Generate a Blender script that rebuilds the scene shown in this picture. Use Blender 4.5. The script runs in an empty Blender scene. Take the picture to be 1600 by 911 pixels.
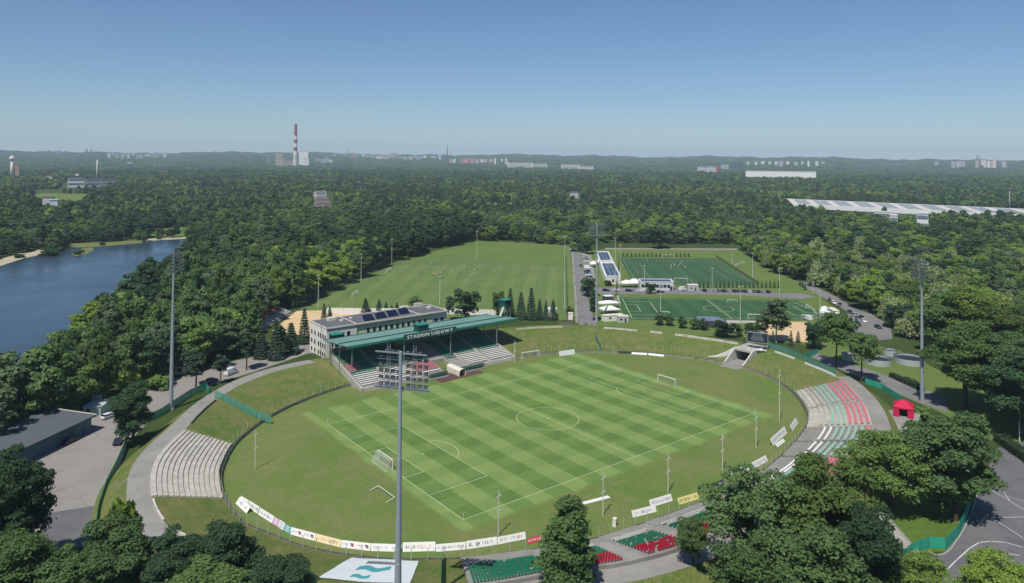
import bpy, bmesh, math, random
import numpy as np
from mathutils import Vector, Matrix

random.seed(7); rng = np.random.default_rng(7)
SC = bpy.context.scene
COL = SC.collection
PI = math.pi

# ------------------------------------------------------------------ camera
FPX, PITCH, ROLL, YAW = 1128.2288577, -0.02318913, 0.00847742, 0.66022246
CAM = np.array([-142.44449, -160.508478, 76.7117373])
PPX, PPY, IW, IH = 784.602137, 218.978649, 1600.0, 911.0
_F = np.array([math.sin(YAW)*math.cos(PITCH), math.cos(YAW)*math.cos(PITCH), -math.sin(PITCH)])
_R0 = np.array([math.cos(YAW), -math.sin(YAW), 0.0]); _U0 = np.cross(_R0, _F)
_R = _R0*math.cos(ROLL) + _U0*math.sin(ROLL); _U = -_R0*math.sin(ROLL) + _U0*math.cos(ROLL)
cam_data = bpy.data.cameras.new('camera'); cam = bpy.data.objects.new('camera', cam_data); COL.objects.link(cam)
cam.matrix_world = Matrix(((_R[0], _U[0], -_F[0], CAM[0]), (_R[1], _U[1], -_F[1], CAM[1]), (_R[2], _U[2], -_F[2], CAM[2]), (0, 0, 0, 1)))
cam_data.sensor_fit = 'HORIZONTAL'; cam_data.sensor_width = 36.0
cam_data.lens = 36.0*FPX/IW
cam_data.shift_x = (IW/2 - PPX)/IW
cam_data.shift_y = (PPY - IH/2)/IW
cam_data.clip_start = 1.0; cam_data.clip_end = 60000.0
SC.camera = cam

# ------------------------------------------------------------------ sky and sun
SUN_AZ = math.radians(27.2)      # direction in which shadows fall, from +x towards +y
SUN_EL = math.radians(58.5)
W = bpy.data.worlds.new('World'); SC.world = W; W.use_nodes = True
nt = W.node_tree; nt.nodes.clear()
sky = nt.nodes.new('ShaderNodeTexSky'); sky.sky_type = 'NISHITA'; sky.sun_disc = False
sky.sun_elevation = SUN_EL
sx, sy = -math.cos(SUN_AZ), -math.sin(SUN_AZ)          # towards the sun
sky.sun_rotation = math.atan2(sx, sy)
sky.altitude = 250; sky.air_density = 1.0; sky.dust_density = 0.1; sky.ozone_density = 4.0
bg = nt.nodes.new('ShaderNodeBackground'); bg.inputs[1].default_value = 0.075
out = nt.nodes.new('ShaderNodeOutputWorld')
wb = nt.nodes.new('ShaderNodeMix'); wb.data_type = 'RGBA'; wb.blend_type = 'MULTIPLY'; wb.inputs[0].default_value = 1.0; wb.inputs[7].default_value = (0.79, 0.92, 1.06, 1)   # the camera's cool white balance
nt.links.new(sky.outputs[0], wb.inputs[6]); nt.links.new(wb.outputs[2], bg.inputs[0]); nt.links.new(bg.outputs[0], out.inputs[0])
sun_d = bpy.data.lights.new('sun', 'SUN'); sun_d.energy = 4.6; sun_d.angle = math.radians(0.53); sun_d.color = (1.0, 0.95, 0.87)
sun = bpy.data.objects.new('sun', sun_d); COL.objects.link(sun)
dv = Vector((sx*math.cos(SUN_EL), sy*math.cos(SUN_EL), math.sin(SUN_EL)))
sun.rotation_euler = dv.to_track_quat('Z', 'Y').to_euler()
SC.view_settings.view_transform = 'Standard'; SC.view_settings.look = 'None'
SC.view_settings.exposure = 0.15; SC.view_settings.gamma = 1.0; SC.view_settings.use_curve_mapping = False
SC.render.engine = 'CYCLES'
SC.cycles.use_denoising = True
SC.cycles.max_bounces = 5; SC.cycles.diffuse_bounces = 2; SC.cycles.glossy_bounces = 2
SC.cycles.transmission_bounces = 2; SC.cycles.transparent_max_bounces = 12; SC.cycles.volume_bounces = 1
SC.cycles.caustics_reflective = False; SC.cycles.caustics_refractive = False

# ------------------------------------------------------------------ photo pixel -> place
def ray(px, py): return _F*FPX + _R*(px-PPX) + _U*(PPY-py)
def P(px, py, z=0.0):
    d = ray(px, py); t = (z-CAM[2])/d[2]; return CAM + d*t
def G(px, py): return P(px, py, 0.0)
def hgt(px, py, q):
    d = ray(px, py); dh = math.hypot(d[0], d[1]); D = math.hypot(q[0]-CAM[0], q[1]-CAM[1]); return CAM[2] + d[2]/dh*D
def dist(q): return math.hypot(q[0]-CAM[0], q[1]-CAM[1])
def proj(q):
    d = np.asarray(q, float)-CAM; z = d@_F
    return PPX+FPX*(d@_R)/z, PPY-FPX*(d@_U)/z, z
def at_dist(px, D, z=0.0):
    d = ray(px, 243); dh = math.hypot(d[0], d[1]); return np.array([CAM[0]+d[0]/dh*D, CAM[1]+d[1]/dh*D, z])

# ------------------------------------------------------------------ mesh helpers
class MB:
    def __init__(s): s.v = []; s.f = []; s.m = []
    def add(s, vs, fs, mi=0):
        b = len(s.v); s.v += [tuple(map(float, v)) for v in vs]; s.f += [tuple(i+b for i in f) for f in fs]; s.m += [mi]*len(fs)
    def obox(s, c, a, b, d, mi=0):
        c = np.array(c, float); a = np.array(a, float); b = np.array(b, float); d = np.array(d, float)
        s.add([c-a-b-d, c+a-b-d, c+a+b-d, c-a+b-d, c-a-b+d, c+a-b+d, c+a+b+d, c-a+b+d],
              [(0,3,2,1), (4,5,6,7), (0,1,5,4), (1,2,6,5), (2,3,7,6), (3,0,4,7)], mi)
    def box(s, c, sz, rz=0.0, mi=0):
        ca, sa = math.cos(rz), math.sin(rz)
        s.obox(c, (ca*sz[0]/2, sa*sz[0]/2, 0), (-sa*sz[1]/2, ca*sz[1]/2, 0), (0, 0, sz[2]/2), mi)
    def beam(s, p, q, w, h, mi=0):
        p = np.array(p, float); q = np.array(q, float); d = q-p; L = np.linalg.norm(d); d = d/max(L, 1e-6)
        up = np.array([0, 0, 1.0]) if abs(d[2]) < .95 else np.array([1.0, 0, 0])
        sd = np.cross(d, up); sd /= np.linalg.norm(sd); up = np.cross(sd, d)
        s.obox((p+q)/2, d*L/2, sd*w/2, up*h/2, mi)
    def tube(s, p, q, r0, r1=None, n=8, mi=0, cap=True):
        r1 = r0 if r1 is None else r1
        p = np.array(p, float); q = np.array(q, float); d = q-p; d = d/max(np.linalg.norm(d), 1e-6)
        up = np.array([0, 0, 1.0]) if abs(d[2]) < .95 else np.array([1.0, 0, 0])
        a = np.cross(d, up); a /= np.linalg.norm(a); b = np.cross(d, a)
        vs = [p + (a*math.cos(2*PI*i/n)+b*math.sin(2*PI*i/n))*r0 for i in range(n)] + [q + (a*math.cos(2*PI*i/n)+b*math.sin(2*PI*i/n))*r1 for i in range(n)]
        fs = [(i, i+n, (i+1) % n+n, (i+1) % n) for i in range(n)]
        if cap: fs += [tuple(range(n)), tuple(range(2*n-1, n-1, -1))]
        s.add(vs, fs, mi)
    def prism(s, pts, z0, z1, mi=0, bottom=True):
        n = len(pts); ar = sum(pts[i][0]*pts[(i+1) % n][1]-pts[(i+1) % n][0]*pts[i][1] for i in range(n))
        if ar < 0: pts = pts[::-1]
        vs = [(p[0], p[1], z0) for p in pts] + [(p[0], p[1], z1) for p in pts]
        fs = [(i, (i+1) % n, (i+1) % n+n, i+n) for i in range(n)] + [tuple(range(n, 2*n))]
        if bottom: fs.append(tuple(range(n-1, -1, -1)))
        s.add(vs, fs, mi)
    def quad(s, a, b, c, d, mi=0): s.add([a, b, c, d], [(0, 1, 2, 3)], mi)
    def mesh(s, name, mats, smooth=False):
        me = bpy.data.meshes.new(name); me.from_pydata(s.v, [], s.f)
        for m in (mats if isinstance(mats, (list, tuple)) else [mats]): me.materials.append(m)
        if any(s.m): me.polygons.foreach_set('material_index', s.m)
        if smooth: me.polygons.foreach_set('use_smooth', [True]*len(me.polygons))
        me.update(); return me
    def build(s, name, mats, parent=None, smooth=False):
        o = bpy.data.objects.new(name, s.mesh(name, mats, smooth)); COL.objects.link(o)
        if parent is not None: o.parent = parent
        return o
def inst(name, me, parent=None, loc=None, rz=0.0, scale=None):
    o = bpy.data.objects.new(name, me); COL.objects.link(o)
    if parent is not None: o.parent = parent
    if loc is not None: o.location = loc
    o.rotation_euler = (0, 0, rz)
    if scale is not None: o.scale = scale
    return o
def empty(name, loc=(0, 0, 0), rz=0.0, scale=None):
    o = bpy.data.objects.new(name, None); COL.objects.link(o); o.location = loc; o.rotation_euler = (0, 0, rz)
    if scale is not None: o.scale = scale
    o.empty_display_size = 0.3
    return o
def tag(o, label=None, cat=None, group=None, kind=None):
    if label: o['label'] = label
    if cat: o['category'] = cat
    if group: o['group'] = group
    if kind: o['kind'] = kind
    return o
def copy_tree(o, parent=None):
    c = o.copy(); COL.objects.link(c)
    if parent is not None: c.parent = parent
    for ch in list(o.children): copy_tree(ch, c)
    return c

# ------------------------------------------------------------------ materials
def lin(c, k=1.0):
    r = []
    for v in c[:3]:
        v /= 255.0; r.append(min(1.0, k*(v/12.92 if v <= 0.04045 else ((v+0.055)/1.055)**2.4)))
    return (*r, 1.0)
class NT:
    def __init__(s, mat):
        mat.use_nodes = True; s.t = mat.node_tree; s.t.nodes.clear()
        s.out = s.t.nodes.new('ShaderNodeOutputMaterial')
        s.geo = s.t.nodes.new('ShaderNodeNewGeometry'); s.pos = s.geo.outputs['Position']
    def n(s, ty, **kw):
        nd = s.t.nodes.new(ty)
        for k, v in kw.items(): setattr(nd, k, v)
        return nd
    def put(s, sock, v):
        if isinstance(v, bpy.types.NodeSocket): s.t.links.new(v, sock)
        elif isinstance(v, (tuple, list)): sock.default_value = v
        else: sock.default_value = v
    def math(s, op, a, b=0.0, clamp=False):
        nd = s.n('ShaderNodeMath', operation=op, use_clamp=clamp); s.put(nd.inputs[0], a); s.put(nd.inputs[1], b); return nd.outputs[0]
    def noise(s, scale, detail=3.0, vec=None, rough=0.55):
        nd = s.n('ShaderNodeTexNoise'); s.put(nd.inputs['Vector'], vec if vec is not None else s.pos)
        nd.inputs['Scale'].default_value = scale; nd.inputs['Detail'].default_value = detail; nd.inputs['Roughness'].default_value = rough
        return nd.outputs['Fac']
    def ramp(s, f, a=0.35, b=0.65):
        nd = s.n('ShaderNodeMapRange', clamp=True); s.put(nd.inputs[0], f); nd.inputs[1].default_value = a; nd.inputs[2].default_value = b
        return nd.outputs[0]
    def mix(s, f, a, b):
        nd = s.n('ShaderNodeMix', data_type='RGBA'); s.put(nd.inputs[0], f); s.put(nd.inputs[6], a); s.put(nd.inputs[7], b); return nd.outputs[2]
    def sep(s, v):
        nd = s.n('ShaderNodeSeparateXYZ'); s.put(nd.inputs[0], v); return nd.outputs
    def bump(s, h, strength=0.3, dist=0.1):
        nd = s.n('ShaderNodeBump'); nd.inputs['Strength'].default_value = strength; nd.inputs['Distance'].default_value = dist; s.put(nd.inputs['Height'], h); return nd.outputs[0]
    def bsdf(s, col, rough=0.85, metal=0.0, spec=0.25, normal=None, alpha=None, trans=None):
        b = s.n('ShaderNodeBsdfPrincipled'); s.put(b.inputs['Base Color'], col); s.put(b.inputs['Roughness'], rough)
        b.inputs['Metallic'].default_value = metal; b.inputs['Specular IOR Level'].default_value = spec
        if normal is not None: s.put(b.inputs['Normal'], normal)
        if alpha is not None: s.put(b.inputs['Alpha'], alpha)
        s.t.links.new(b.outputs[0], s.out.inputs[0]); return b
MATS = {}
KA = 0.86
def M(name, rgb, rough=0.8, var=0.12, scale=0.6, metal=0.0, spec=0.25, bump=0.0, alpha=None, dirt=None, k=None):
    if name in MATS: return MATS[name]
    m = bpy.data.materials.new(name); t = NT(m); c = lin(rgb, KA if k is None else k)
    if var > 0:
        f = t.ramp(t.noise(scale, 4.0), 0.3, 0.7); f2 = t.ramp(t.noise(scale*7.3, 2.0), 0.3, 0.7)
        f = t.math('ADD', t.math('MULTIPLY', f, 0.6), t.math('MULTIPLY', f2, 0.4))
        lo = tuple(x*(1-var) for x in c[:3])+(1,); hi = tuple(min(1, x*(1+var)) for x in c[:3])+(1,)
        col = t.mix(f, lo, hi)
        if dirt: col = t.mix(t.ramp(t.noise(scale*0.45, 5.0), 0.52, 0.72), col, lin(dirt, KA))
    else: col = c
    nrm = t.bump(t.noise(scale*12, 2.0), bump, 0.05) if bump else None
    t.bsdf(col, rough, metal, spec, nrm, alpha)
    MATS[name] = m; return m
KG = 0.66
def grass(name, a, b, c, s1=0.05, s2=0.4, amt=0.5, stripe=None):
    """a and b mixed in broad patches, c in worn spots"""
    m = bpy.data.materials.new(name); t = NT(m)
    col = t.mix(t.ramp(t.noise(s1, 6.0, rough=0.65), 0.36, 0.64), lin(a, KG), lin(b, KG))
    col = t.mix(t.math('MULTIPLY', t.ramp(t.noise(s2, 6.0, rough=0.7), 0.45, 0.70), amt), col, lin(c, KG))
    col = t.mix(t.math('MULTIPLY', t.ramp(t.noise(0.9, 5.0, rough=0.75), 0.50, 0.66), 0.45), col, lin((a[0]*.80, a[1]*.84, a[2]*.74), KG))
    if stripe:
        ang, w_, k_ = stripe; x_, y_, _z = t.sep(t.pos)
        q_ = t.math('ADD', t.math('MULTIPLY', x_, math.cos(ang)), t.math('MULTIPLY', y_, math.sin(ang)))
        st_ = t.math('ADD', t.math('MULTIPLY', t.math('SINE', t.math('MULTIPLY', q_, PI/w_)), 5.0), 0.5, True)
        col = t.mix(t.math('MULTIPLY', st_, k_), col, lin((a[0]*.82, a[1]*.88, a[2]*.8), KG))
    f = t.ramp(t.noise(2.2, 4.0, rough=0.75), 0.28, 0.72)
    v = t.n('ShaderNodeHueSaturation'); t.put(v.inputs['Color'], col); t.put(v.inputs['Value'], t.math('ADD', t.math('MULTIPLY', f, 0.62), 0.70))
    t.bsdf(v.outputs[0], 0.95, 0, 0.1, t.bump(t.noise(4.0, 4.0), 0.9, 0.25))
    MATS[name] = m; return m
def rough_ground(name, base, c2, c3, s1=0.08):
    m = bpy.data.materials.new(name); t = NT(m)
    col = t.mix(t.ramp(t.noise(s1, 6.0, rough=0.65), 0.38, 0.62), lin(base, KA), lin(c2, KA))
    col = t.mix(t.math('MULTIPLY', t.ramp(t.noise(0.9, 5.0, rough=0.7), 0.55, 0.75), 0.6), col, lin(c3, KA))
    col = t.mix(t.math('MULTIPLY', t.ramp(t.noise(0.17, 6.0, rough=0.75), 0.54, 0.62), 0.4), col, lin(tuple(x*.84 for x in base), KA))
    v = t.n('ShaderNodeHueSaturation'); t.put(v.inputs['Color'], col)
    t.put(v.inputs['Value'], t.math('ADD', t.math('MULTIPLY', t.noise(6.0, 3.0), 0.3), 0.85))
    # tar lines and cracks
    vo = t.n('ShaderNodeTexVoronoi', feature='DISTANCE_TO_EDGE'); vo.inputs['Scale'].default_value = 0.11; t.put(vo.inputs['Vector'], t.pos)
    cr = t.math('LESS_THAN', vo.outputs['Distance'], 0.006)
    cr = t.math('MULTIPLY', cr, t.ramp(t.noise(0.06, 2.0), 0.45, 0.6))
    col = t.mix(t.math('MULTIPLY', cr, 0.5), v.outputs[0], lin((60, 60, 62)))
    t.bsdf(col, 0.9, 0, 0.2, t.bump(t.noise(8.0, 3.0), 0.25, 0.05))
    MATS[name] = m; return m

asphalt = rough_ground('asphalt', (118, 118, 118), (132, 130, 128), (104, 104, 106))
asphalt_dark = rough_ground('asphalt_dark', (100, 101, 104), (112, 112, 113), (88, 90, 93))
concrete = rough_ground('concrete', (150, 148, 142), (136, 134, 128), (168, 165, 156), 0.15)
concrete_lt = rough_ground('concrete_light', (182, 180, 172), (168, 164, 152), (150, 146, 134), 0.25)
yard = rough_ground('yard', (148, 144, 138), (138, 134, 128), (126, 122, 116), 0.05)
sand = rough_ground('sand', (214, 188, 148), (204, 176, 136), (222, 200, 164), 0.1)
G_bank = grass('grass_bank', (96, 126, 56), (130, 134, 80), (156, 144, 100), 0.045, 0.3, 0.7)
G_lawn = grass('grass_lawn', (104, 134, 66), (120, 140, 78), (138, 138, 84), 0.03, 0.25, 0.5)
G_lush = grass('grass_lush', (92, 124, 50), (108, 138, 60), (126, 136, 74), 0.06, 0.35, 0.5)
G_train = grass('grass_training', (108, 138, 76), (126, 146, 88), (148, 148, 100), 0.03, 0.2, 0.6, stripe=(math.radians(-43), 6.5, 0.26))
G_forest = grass('forest_floor', (62, 88, 42), (80, 98, 52), (96, 100, 60), 0.02, 0.1, 0.5)
white = M('white_paint', (226, 226, 222), 0.6, 0.06)
white_dirty = M('white_dirty', (205, 202, 194), 0.7, 0.12, 1.2, dirt=(160, 156, 146))
off_white = M('off_white', (216, 212, 196), 0.7, 0.08)
grey = M('grey_metal', (158, 166, 172), 0.45, 0.08, metal=0.35, spec=0.5)
dark_grey = M('dark_grey', (70, 74, 80), 0.6, 0.12)
black = M('black_rubber', (26, 27, 29), 0.7, 0.0)
glass = M('dark_glass', (34, 42, 50), 0.12, 0.0, spec=0.6)
teal = M('teal_paint', (40, 128, 112), 0.6, 0.12)
teal_dark = M('teal_dark', (24, 84, 78), 0.6, 0.12)
seat_green = M('seat_green', (44, 132, 100), 0.5, 0.18, 2.0)
seat_red = M('seat_red', (186, 34, 62), 0.5, 0.15, 2.0)
seat_pink = M('seat_faded_red', (200, 116, 126), 0.7, 0.18, 2.0)
seat_fgreen = M('seat_faded_green', (146, 176, 160), 0.7, 0.18, 2.0)
seat_white = M('seat_white', (226, 224, 218), 0.6, 0.08, 2.0)
roof_felt = M('roof_felt', (98, 99, 104), 0.9, 0.12, 0.4, dirt=(120, 120, 122))
solar = M('solar_panel', (22, 30, 52), 0.2, 0.1, 1.0, spec=0.6)
timber = M('timber', (120, 96, 70), 0.8, 0.15)
bark = M('bark', (78, 68, 56), 0.95, 0.25, 1.5)
netting = M('net', (214, 218, 212), 0.8, 0.0, alpha=0.16)

# ================================================================== ground, bowl and field
OV = [(90.6,-6),(88.8,6),(83.8,18.1),(74.8,31),(56,46.5),(36,54),(0,57.5),(-30,61),(-41,59.2),(-53.2,54.8),(-62.8,49.4),(-71.3,42.5),(-79,34),(-84.8,24),(-88.4,15),(-90.8,3),(-90.9,-8),(-88.5,-15.5),(-84.5,-25),(-78,-34),(-70.8,-40.7),(-60.7,-47.5),(-47.7,-53),(-38.5,-56.3),(-20,-58.8),(-4,-59.8),(12.3,-59.2),(26,-57.2),(45.5,-52.3),(58,-47.4),(68.8,-40.4),(80.5,-29),(87.6,-17.5)]
NR = 360
def _spline(pts, n):
    p = np.array(pts, float); k = len(p); o = []
    for i in range(k):
        a, b, c, d = p[i-1], p[i], p[(i+1) % k], p[(i+2) % k]
        for t in np.linspace(0, 1, 24, endpoint=False):
            o.append(0.5*(2*b+(c-a)*t+(2*a-5*b+4*c-d)*t*t+(3*b-a-3*c+d)*t**3))
    o = np.array(o); s = np.r_[0, np.cumsum(np.linalg.norm(np.diff(np.vstack([o, o[:1]]), axis=0), axis=1))]
    u = np.linspace(0, s[-1], n, endpoint=False); oo = np.vstack([o, o[:1]])
    return np.stack([np.interp(u, s, oo[:, 0]), np.interp(u, s, oo[:, 1])], 1), s[-1]/n
RING, RSTEP = _spline(OV, NR)
tg = np.roll(RING, -3, 0)-np.roll(RING, 3, 0); tg /= np.linalg.norm(tg, axis=1)[:, None]
RN = np.stack([tg[:, 1], -tg[:, 0]], 1)
for _ in range(4):
    RN = (np.roll(RN, 4, 0)+np.roll(RN, -4, 0)+RN*2); RN /= np.linalg.norm(RN, axis=1)[:, None]
def ridx(q):            # nearest place on the ring (float index not needed)
    return int(np.argmin(np.hypot(RING[:, 0]-q[0], RING[:, 1]-q[1])))
def _interp(A, i):
    i = i % NR; a = int(math.floor(i)); f = i-a; return A[a % NR]*(1-f)+A[(a+1) % NR]*f
def RP(i, d, z=0.0):
    p = _interp(RING, i)+_interp(RN, i)*d; return np.array([p[0], p[1], z])
RIMZ = 4.5
rp = [(-105.7,7.3),(-103.5,18),(-97.2,32.6),(-90,40.3),(-106.7,-4.9),(-106.1,-10),(81.1,55.3),(94.2,33.6),(103.4,8.1),(51.3,78.1),(68.9,70.3),(94,-38.8),(77.6,-54.1),(63.3,-63.3),(52.4,-69.6),(-60.7,-65.3),(-46,-71.6),(-32.7,-75.1),(-73.4,-60.7),(0,74),(-25,76),(-97,-32), (0,-77)]
rp += [tuple(P(395, 592, 4.5)[:2]), tuple(P(450, 575, 4.5)[:2]), tuple(P(1250, 566, 4.5)[:2]), tuple(P(1210, 549, 4.5)[:2])]
_ri = np.array([ridx(q) for q in rp]); _rd = np.array([np.min(np.hypot(RING[:, 0]-q[0], RING[:, 1]-q[1])) for q in rp])
_o = np.argsort(_ri); RIM = np.interp(np.arange(NR), _ri[_o], _rd[_o], period=NR)
RIM = np.clip(RIM, 10, 24)
for _ in range(6): RIM = (np.roll(RIM, 2)+np.roll(RIM, -2)+2*RIM)/4
WALK, OUTS = 4.6, 6.5
def rim(i): return float(_interp(RIM, i))
def bankz(i, d):
    r = rim(i)
    if d <= 0.8: return 0.0
    if d <= r: return 0.7+(RIMZ-0.7)*(d-0.8)/(r-0.8)
    if d <= r+WALK: return RIMZ
    return max(0.0, RIMZ*(1-(d-r-WALK)/OUTS))
def zat(q):
    i = ridx(q); d = (np.array(q[:2])-RING[i])@RN[i]
    return 0.0 if d < 0 else bankz(i, d)
def on_bank(px, py):
    z = 0.0
    for _ in range(14):
        q = P(px, py, z); z = 0.5*z+0.5*zat(q)
    return P(px, py, z)
def strip(mb, i0, i1, prof, step=1.0, mi=0, close=False):
    """prof(i) -> list of (d, z); swept along the ring from i0 to i1"""
    n = max(1, int(round((i1-i0)/step))); rows = [[RP(i, d, z) for d, z in prof(i)] for i in np.linspace(i0, i1, n+1)]
    k = len(rows[0]); vs = [p for r in rows for p in r]; fs = []
    for a in range(n):
        for b in range(k-1):
            fs.append((a*k+b, a*k+b+1, (a+1)*k+b+1, (a+1)*k+b))
        if close: fs.append((a*k+k-1, a*k, (a+1)*k, (a+1)*k+k-1))
    if close: fs += [tuple(range(k)), tuple(n*k+j for j in range(k-1, -1, -1))]
    mb.add(vs, fs, mi)

# tunnel place on the ring
TUN = ridx(G(1150, 569)); TW = 3.4/RSTEP
# --- ground: a sheet from the foot of the outer bank to the horizon
dl = [0.0]; d = 3.0
while dl[-1] < 24000: dl.append(dl[-1]+d); d *= 1.16
mb = MB(); NG = 180; vs = []; fs = []
for k, dd in enumerate(dl):
    for j in range(NG):
        i = j*NR/NG; q = RP(i, rim(i)+WALK+OUTS-0.3); c_ = _interp(RING, i)*np.array([0.75, 1.0]); c_ = c_/np.linalg.norm(c_)
        vs.append((q[0]+c_[0]*dd, q[1]+c_[1]*dd, 0.0))
for k in range(len(dl)-1):
    for j in range(NG):
        a = k*NG+j; b = k*NG+(j+1) % NG; fs.append((a, a+NG, b+NG, b))
mb.add(vs, fs); tag(mb.build('ground', G_forest), 'dark green rough ground below the woods reaching to the horizon', 'ground', kind='structure')

# --- field with its mown pattern
KF = 0.70
fm = bpy.data.materials.new('field_grass'); t = NT(fm); MATS['field'] = fm
x, y, z = t.sep(t.pos)
wob = t.math('MULTIPLY', t.math('SUBTRACT', t.noise(0.35, 2.0), 0.5), 0.5)
PW = 5.55
sxv = t.math('SINE', t.math('MULTIPLY', t.math('ADD', t.math('ADD', x, 53.7+0.0), wob), PI/PW))
syv = t.math('SINE', t.math('MULTIPLY', t.math('ADD', t.math('ADD', y, 34.0), wob), PI/5.0))
def sq(v): return t.math('ADD', t.math('MULTIPLY', v, 6.0), 0.5, True)
sX, sY = sq(sxv), sq(syv)
ed = t.math('MULTIPLY', t.math('SUBTRACT', t.noise(0.12, 4.0), 0.5), 3.5)
ix = t.math('SUBTRACT', 1.0, t.ramp(t.math('ADD', t.math('ABSOLUTE', x), ed), 55.6, 56.9))
iy = t.math('SUBTRACT', 1.0, t.ramp(t.math('ADD', t.math('ABSOLUTE', t.math('SUBTRACT', y, 4.0)), ed), 41.4, 43.0))
iy2 = t.math('SUBTRACT', 1.0, t.ramp(t.math('ABSOLUTE', y), 34.5, 36.5))
ins = t.math('MULTIPLY', ix, iy)
pat = t.math('ADD', t.math('MULTIPLY', sX, 0.70), t.math('MULTIPLY', t.math('MULTIPLY', sY, 0.30), t.math('ADD', t.math('MULTIPLY', iy2, 0.8), 0.2)))
pat = t.math('ADD', t.math('MULTIPLY', pat, 0.9), t.math('MULTIPLY', t.math('SUBTRACT', t.noise(0.25, 4.0), 0.5), 0.35), True)
mown = t.mix(pat, lin((134, 160, 92), KF), lin((96, 129, 64), KF))
mown = t.mix(t.math('MULTIPLY', t.ramp(t.noise(0.16, 5.0), 0.55, 0.75), 0.35), mown, lin((160, 166, 96), KF))
worn = t.mix(t.ramp(t.noise(0.045, 6.0, rough=0.6), 0.38, 0.62), lin((106, 132, 66), KF), lin((127, 136, 80), KF))
worn = t.mix(t.math('MULTIPLY', t.ramp(t.noise(0.3, 5.0), 0.5, 0.75), 0.55), worn, lin((142, 140, 92), KF))
worn = t.mix(t.math('MULTIPLY', t.ramp(t.noise(0.8, 5.0, rough=0.75), 0.5, 0.66), 0.4), worn, lin((88, 112, 54), KF))
col = t.mix(ins, worn, mown)
gm = t.math('ADD', t.math('MULTIPLY', t.math('POWER', t.math('SUBTRACT', t.math('ABSOLUTE', x), 51.5), 2.0), 0.10), t.math('MULTIPLY', t.math('POWER', y, 2.0), 0.035))
gm = t.math('SUBTRACT', 1.0, t.ramp(t.math('ADD', gm, t.math('MULTIPLY', t.math('SUBTRACT', t.noise(0.5, 5.0), 0.5), 2.2)), 0.2, 1.1))
col = t.mix(t.math('MULTIPLY', gm, 0.45), col, lin((150, 142, 96), KF))
hs = t.n('ShaderNodeHueSaturation'); t.put(hs.inputs['Color'], col)
t.put(hs.inputs['Value'], t.math('ADD', t.math('MULTIPLY', t.ramp(t.noise(1.9, 5.0, rough=0.8), .3, .7), 0.34), 0.83))
t.bsdf(hs.outputs[0], 0.95, 0, 0.1, t.bump(t.noise(7.0, 2.0), 0.4, 0.08))
mb = MB(); n = NR; mb.add([(p[0]+nn[0]*0.5, p[1]+nn[1]*0.5, 0) for p, nn in zip(RING, RN)], [tuple(range(n))])
field = tag(mb.build('field', fm), 'striped mown football field inside the oval bowl', 'field', kind='structure')
# white lines, each laid 12 mm over the grass
line = M('line_white', (206, 216, 176), 0.9, 0.15, 3.0)
HL, HW, LW = 53.68, 33.93, 0.11
def seg(mb, x0, y0, x1, y1, w=LW, z=0.012):
    dx, dy = x1-x0, y1-y0; L = math.hypot(dx, dy); nx, ny = -dy/L*w/2, dx/L*w/2; ex, ey = dx/L*w/2, dy/L*w/2
    mb.quad((x0+nx-ex, y0+ny-ey, z), (x0-nx-ex, y0-ny-ey, z), (x1-nx+ex, y1-ny+ey, z), (x1+nx+ex, y1+ny+ey, z))
def arc(mb, cx, cy, r, a0, a1, n=48, w=LW, z=0.013):
    for k in range(n):
        b0 = a0+(a1-a0)*k/n; b1 = a0+(a1-a0)*(k+1)/n
        mb.quad(*[(cx+rr*math.cos(b), cy+rr*math.sin(b), z) for rr, b in ((r-w/2, b0), (r+w/2, b0), (r+w/2, b1), (r-w/2, b1))])
def line_obj(fn, nm):
    m_ = MB(); fn(m_); return m_.build(nm, line, field)
for yy in (-HW, HW): line_obj(lambda m_: seg(m_, -HL, yy, HL, yy), 'touchline')
for sgn in (-1, 1):
    line_obj(lambda m_: seg(m_, sgn*HL, -HW, sgn*HL, HW, z=0.016), 'goal_line')
    line_obj(lambda m_: (seg(m_, sgn*HL, -20.16, sgn*(HL-16.5), -20.16), seg(m_, sgn*HL, 20.16, sgn*(HL-16.5), 20.16), seg(m_, sgn*(HL-16.5), -20.16, sgn*(HL-16.5), 20.16, z=0.02)), 'penalty_area_line')
    line_obj(lambda m_: (seg(m_, sgn*HL, -9.16, sgn*(HL-5.5), -9.16), seg(m_, sgn*HL, 9.16, sgn*(HL-5.5), 9.16), seg(m_, sgn*(HL-5.5), -9.16, sgn*(HL-5.5), 9.16, z=0.02)), 'goal_area_line')
    a = math.acos(5.5/9.15)
    line_obj(lambda m_: arc(m_, sgn*(HL-11), 0, 9.15, (0 if sgn < 0 else PI)-a, (0 if sgn < 0 else PI)+a, 24), 'penalty_arc')
    line_obj(lambda m_: arc(m_, sgn*(HL-11), 0, 0.12, 0, 2*PI, 12, 0.24, 0.014), 'penalty_spot')
line_obj(lambda m_: seg(m_, 0, -HW, 0, HW, z=0.02), 'halfway_line')
line_obj(lambda m_: arc(m_, 0, 0, 9.15, 0, 2*PI, 72), 'centre_circle')
line_obj(lambda m_: arc(m_, 0, 0, 0.15, 0, 2*PI, 12, 0.3, 0.024), 'centre_spot')

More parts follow.
